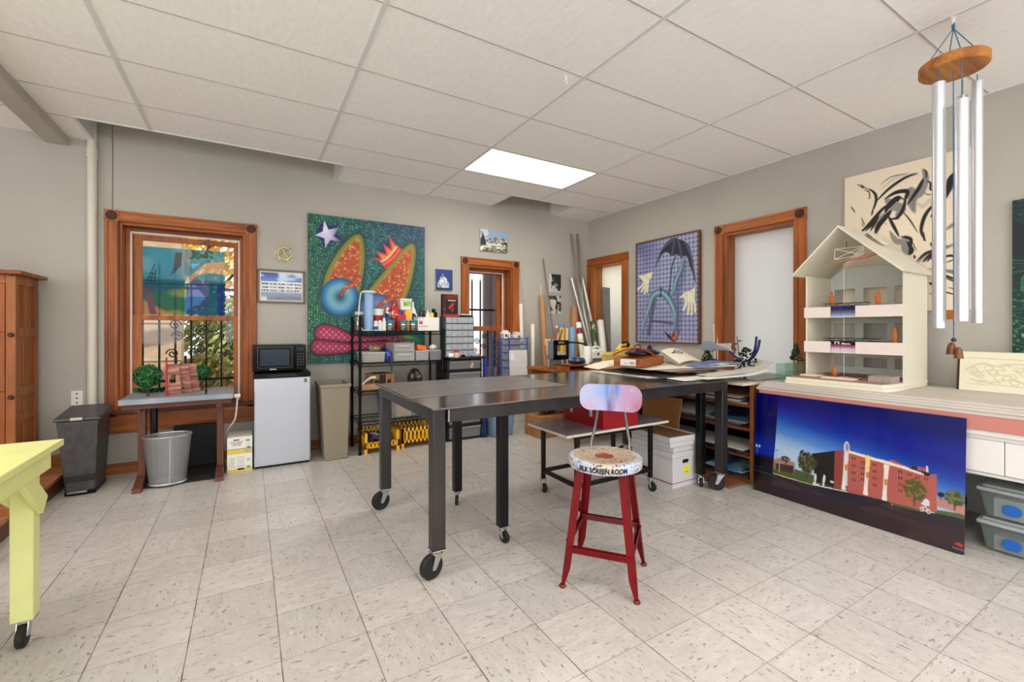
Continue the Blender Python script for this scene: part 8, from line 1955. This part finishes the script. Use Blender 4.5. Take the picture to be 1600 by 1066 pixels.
for P in (A1((270, 800), (700, 950), (1100, 1064)), A2((0, 680), (350, 800), (690, 870)), A1((470, 880), (700, 1010), (780, 1064))): pt.stroke(P, .010, (14, 16, 36), .012, .7)
# columns
for top, bot, colr in ((A1((915, 550)), A1((888, 900)), (224, 212, 200)), (A1((1100, 640)), A1((1080, 945)), (236, 206, 110)), (A1((1262, 720)), A1((1246, 990)), (232, 222, 204))):
 (tx, ty), (bx, by) = top[0], bot[0]
 pt.stroke([(tx, ty), (bx, by)], .013, (222, 212, 206), k=0); pt.poly([(bx - .018, by + .03), (bx + .018, by + .03), (bx + .010, by - .06), (bx - .010, by - .06)], (230, 222, 214)); m_ = (ty + by) / 2
 pt.poly([(tx - .020, ty - .01), (tx + .020, ty - .01), (tx + .012, m_ - .03), (tx - .006, m_ - .03)], colr); pt.poly([(tx - .012, m_ - .02), (tx + .010, m_ - .02), (tx + .010, m_ + .03), (tx - .012, m_ + .03)], (204, 132, 60))
pt.ell(*A1((915, 560))[0], .022, .055, (206, 200, 204), .08); pt.ell(*A1((918, 555))[0], .012, .035, (150, 130, 140), .1)
# white walkers and cyclist
WHp = (214, 214, 224)
for a, c in (((640, 800), (636, 870)), ((718, 810), (708, 900))):
 p, q = A1(a)[0], A1(c)[0]; pt.ell(p[0], p[1] - .005, .007, .009, WHp); pt.stroke([(p[0], p[1] + .008), ((p[0] + q[0]) / 2, (p[1] + q[1]) / 2)], .010, WHp, k=0); pt.stroke([((p[0] + q[0]) / 2, (p[1] + q[1]) / 2), q], .007, WHp, k=0)
pt.ell(*A1((630, 875))[0], .014, .012, WHp, .1); pt.ell(*A1((660, 885))[0], .018, .008, WHp, .1); pt.stroke(A1((690, 900), (720, 905), (780, 915)), .003, WHp, k=0); pt.ell(*A1((785, 860))[0], .016, .010, (200, 200, 206), .2)
for c_ in (A2((372, 722)), A2((420, 738))):
 (cx, cy) = c_[0]; r_ = np.hypot((x - cx) / .011, (y - cy) / .016); pt.over(WHp, (np.abs(r_ - 1) < .18).astype(float))
pt.stroke(A2((372, 722), (395, 700), (420, 738), (395, 735), (372, 722)), .0025, WHp, k=0); pt.poly(A2((385, 655), (405, 645), (430, 668), (428, 700), (400, 700), (380, 690), (362, 684), (380, 670)), WHp); pt.stroke(A2((430, 742), (460, 750)), .003, WHp, k=0)
pt.poly(A1((90, 60), (316, 60), (298, 380), (285, 560), (262, 760), (255, 940), (90, 940)), (0, 8, 92)); lf = xs_ < .118 - .028 * y
lf = inpoly(x, y, A1((60, 40), (318, 100), (290, 500), (268, 740), (250, 970), (60, 960)))
pt.over((2, 6, 90), lf * 1.0); pt.over((10, 40, 160), lf * sstep(.35, .58, y) * (y < .66)); pt.over((8, 10, 26), lf * sstep(.60, .66, y + .03 * (vnoise(x * 40, y * 2) - .5))); pt.over((40, 22, 20), lf * sstep(.80, .90, y)); pt.over((44, 62, 60), lf * (np.abs(y - .80) < .006) * .8)
for q in ((125, 540), (150, 545)): pt.ell(*A1(q)[0], .008, .012, (220, 236, 255), .6)
pt.stroke(A1((132, 550), (130, 605)), .0025, (120, 140, 180), k=0); pt.stroke(A1((300, 580), (288, 750)), .0025, (170, 160, 150), k=0); pt.stroke(A1((286, 578), (316, 582)), .003, (60, 60, 70), k=0)
pt.stroke(A1((450, 700), (448, 800)), .002, (150, 140, 130), k=0); pt.stroke(A1((326, 690), (322, 770)), .003, (206, 196, 186), k=0)
# red corner mark with small lettering
c_ = A2((640, 978))[0]; pt.poly([(c_[0] - .026, c_[1] + .004), (c_[0] - .004, c_[1] - .014), (c_[0] + .022, c_[1] - .004), (c_[0] + .018, c_[1] + .016), (c_[0] - .002, c_[1] + .010)], (206, 34, 50), .004)
for k in range(7): pt.over((130, 130, 140), ((np.abs(x - c_[0] + .03 - .009 * k) < .003) & (np.abs(y - c_[1] - .034) < .007)) * .7)
ps = thing('building_poster', 'large glossy photo poster of brick building under deep blue sky leaning on the workbench', 'poster', (xb_, (py0 + py1) / 2, 0))
pt.mesh('poster_print', (xt_, py1, pzt), (0, -1, 0), vd, [vcol('gloss_print', .16, coat=.25), mat('poster_edge', (40, 44, 70), .5)], ps, .004, (1, 0, 0))
# ================================================================== STORAGE BINS UNDER THE BENCH
BLUEL = mat('latch_blue', (26, 100, 196), .4)
for k, (z, lab) in enumerate(((0, 'clear storage bin with blue latch, lower of two under the workbench'), (.182, 'clear storage bin with blue latch, upper of two under the workbench'))):
 t = thing('storage_bin', lab, 'storage bin', (3.62, .55, z))
 x0, x1, y0, y1 = 3.48, 3.93, .14, .80
 b = B(); ring(b, x0 + .03, y0 + .03, x1 - .03, y1 - .03, z + .001, x0 + .008, y0 + .008, x1 - .008, y1 - .008, z + .146, .003); b.build('bin_body', cloudy('bin_clear', (214, 222, 222), .84, .2, .2), t, bev=.012, seg=3)
 B().box((x0, y0, z + .146), (x1, y1, z + .166)).box((x0 + .02, y0 + .02, z + .166), (x1 - .02, y1 - .02, z + .180)).build('lid', cloudy('bin_lid', (214, 220, 222), .2, .3, .3), t, bev=.006)
 for y in (.24, .665): B().plate((x0 + .010, y, z + .068), (0, -1, 0), (0, 0, 1), .036, .027, .024, .012).build('latch', BLUEL, t, bev=.003)
 if k: tag(B().box((3.53, .2, z + .008), (3.88, .74, z + .11)).build('paper_ream', PAPER), 'white paper inside the upper clear storage bin', 'paper')
 else:
  for j in range(6): tag(B().box((3.53, .2, z + .008 + .013 * j), (3.88 - .01 * j, .74, z + .019 + .013 * j)).build('cardboard_piece', CRB), 'cream cardboard piece in the lower clear storage bin', 'cardboard', 'cardboard in the lower storage bin')
# dark jumble behind poster
blob('red_fabric', 'dark red fabric bundle in the shadow under the workbench behind the poster', 'fabric', (3.74, 1.02, .0), .12, (1, .9, 1.2), [mat('fabric_maroon', (84, 24, 30), .7), mat('fabric_dark', (30, 26, 34), .7)], 51)
# ================================================================== WIND CHIME AND HOOKS
cx, cy = 3.007, .770
def hook(x, y, label):
 t = thing('ceiling_hook', label, 'hook', (x, y, HCEIL - .055))
 B().box((x - .014, y - .008, HCEIL - .010), (x + .014, y + .008, HCEIL - .0045)).box((x - .006, y - .006, HCEIL - .03), (x + .006, y + .006, HCEIL - .01)).build('clip', WP, t, bev=.001)
 B().tube([(x + .012 * math.sin(a * .5), y, HCEIL - .040 - .013 * math.cos(a * .5) - .0) for a in range(1, 11)], .003, 8).build('hook_bend', WP, t)
 return t
hook(cx, cy, 'white ceiling hook carrying the wind chime'); 
hook(1.67, 2.164, 'small white empty hook on the ceiling bar near the light')
t = thing('wind_chime', 'large hanging wind chime with wooden disc and silver tubes at the right', 'wind chime', (cx, cy, 1.05))
CORD = mat('blue_cord', (54, 112, 150), .6)
WOODD = wood('chime_x', (206, 134, 50), (150, 84, 26), 'x')
B().lathe([(.125, 0), (.130, .006), (.130, .044), (.124, .05), (1e-4, .05)], (cx, cy, 2.50), 48).build('wooden_disc', WOODD, t)
apex = (cx, cy, 2.712)
b = B()
for k in range(4):
 a = .5 + k * PI / 2; b.rod(apex, (cx + .105 * math.cos(a), cy + .105 * math.sin(a), 2.55), .0022, n=6)
b.tube([(cx, cy, 2.735), (cx, cy, 2.712)], .007, 8).build('suspension_cord', CORD, t)
CHT = mat('chime_tube', (216, 218, 226), .36, .7)
def tube_at(px, top, bot, dy, r=.0255):
 # position round the disc from its bearing in the picture
 d0 = cx * SN + cy * CS + dy; rr = (px - 800) / F * d0; x, y = rr * CS + d0 * SN, -rr * SN + d0 * CS
 zt_, zb_ = HC + (Y0 - top) / F * d0, HC + (Y0 - bot) / F * d0
 o = B().rod((x, y, zb_), (x, y, zt_), r, n=28, cap=False).rod((x, y, zb_ + .0), (x, y, zt_), r * .86, n=28, cap=False)
 o._add([], []); o.build('chime_tube', CHT, t)
 B().rod((x, y, zt_ - .03), (x, y, 2.502), .0022, n=6).build('tube_cord', CORD, t)
 B().rod((x - r, y, zt_ - .02), (x + r, y, zt_ - .02), .002, n=6).build('cross_pin', CHROME, t)
tube_at(1467, 130, 513, -.02); tube_at(1503, 156, 502, -.10); tube_at(1527, 128, 505, .03, .0215); tube_at(1504, 150, 498, .085, .02)
B().rod((cx, cy, 2.50), (cx + .005, cy, 1.16), .0022, n=6).build('centre_cord', CORD, t)
B().prism([(-.028, 0), (.028, 0), (.021, .046), (-.021, .046)], (cx + .003 - .0, cy - .028, 1.268), (1, 0, 0), (0, 0, 1), (0, .056, 0)).build('wooden_clapper', WOODD, t, bev=.004)
CUP = mat('old_copper', (118, 76, 52), .4, .6)
B().ball((cx + .005, cy, 1.165), .011, 0, 10).build('dark_bead', mat('bead_dark', (58, 50, 48), .4), t)
B().lathe([(.004, .06), (.012, .052), (.017, .034), (.019, .008), (.021, 0), (.018, .0), (.015, .03), (1e-4, .045)], (cx + .012, cy + .01, 1.092), 20).build('copper_bell', CUP, t)
B().lathe([(.004, .055), (.011, .048), (.015, .03), (.017, .006), (.019, 0), (.016, .0), (.013, .03), (1e-4, .04)], (cx - .004, cy - .02, 1.074), 20).build('copper_bell', CUP, t)
# ================================================================== LIGHT, WORLD, CAMERA
def area(name, loc, rot, sx, sy, power, col):
 l = bpy.data.lights.new(name, 'AREA'); l.shape = 'RECTANGLE'; l.size = sx; l.size_y = sy; l.energy = power; l.color = col
 o = bpy.data.objects.new(name, l); COL.objects.link(o); o.location = loc; o.rotation_euler = rot; return o
for k, (a, c, e, g) in enumerate(LIGHTS):
 area('ceiling_panel_light', ((a + c) / 2, (e + g) / 2, HCEIL - .002), (0, 0, 0), c - a - .05, g - e - .05, 22, (1.0, .985, .96))
for a, c, e, g in FW: area('daylight_front', ((a + c) / 2, YF - .05, (e + g) / 2), (R(90), 0, 0), c - a - .1, g - e - .1, 47, (.94, .975, 1.05))  # lamps in the added windows behind the viewer, brightening the room
for a, c, e, g in LW: area('daylight_left', (XL - .05, (a + c) / 2, (e + g) / 2), (R(90), 0, R(-90)), c - a - .1, g - e - .1, 43, (.94, .975, 1.05))
sun = bpy.data.lights.new('sun', 'SUN'); sun.energy = 3.6; sun.angle = R(1.0); sun.color = (1, .95, .86)
so = bpy.data.objects.new('sun', sun); COL.objects.link(so); so.rotation_euler = (R(38), R(-14), 0)
w = bpy.data.worlds.new('sky'); SC.world = w; w.use_nodes = True
bg = w.node_tree.nodes['Background']; bg.inputs[0].default_value = (.90, .95, 1.0, 1); bg.inputs[1].default_value = 1.6
cam = bpy.data.cameras.new('camera'); co = bpy.data.objects.new('camera', cam); COL.objects.link(co)
cam.sensor_fit = 'HORIZONTAL'; cam.sensor_width = 36.0; cam.lens = F / 1600 * 36.0
cam.shift_y = -(533 - Y0) / 1600; cam.clip_start = .02; cam.clip_end = 200
co.location = (0, 0, HC); co.rotation_euler = (R(90), 0, -TH)
SC.camera = co
vs_ = SC.view_settings
vs_.view_transform = 'Standard'; vs_.look = 'None'; vs_.exposure = -0.2; vs_.gamma = 1.0; vs_.use_curve_mapping = False
SC.display_settings.display_device = 'sRGB'
SC.cycles.max_bounces = 10; SC.cycles.diffuse_bounces = 6; SC.cycles.transparent_max_bounces = 24; SC.cycles.sample_clamp_indirect = 6
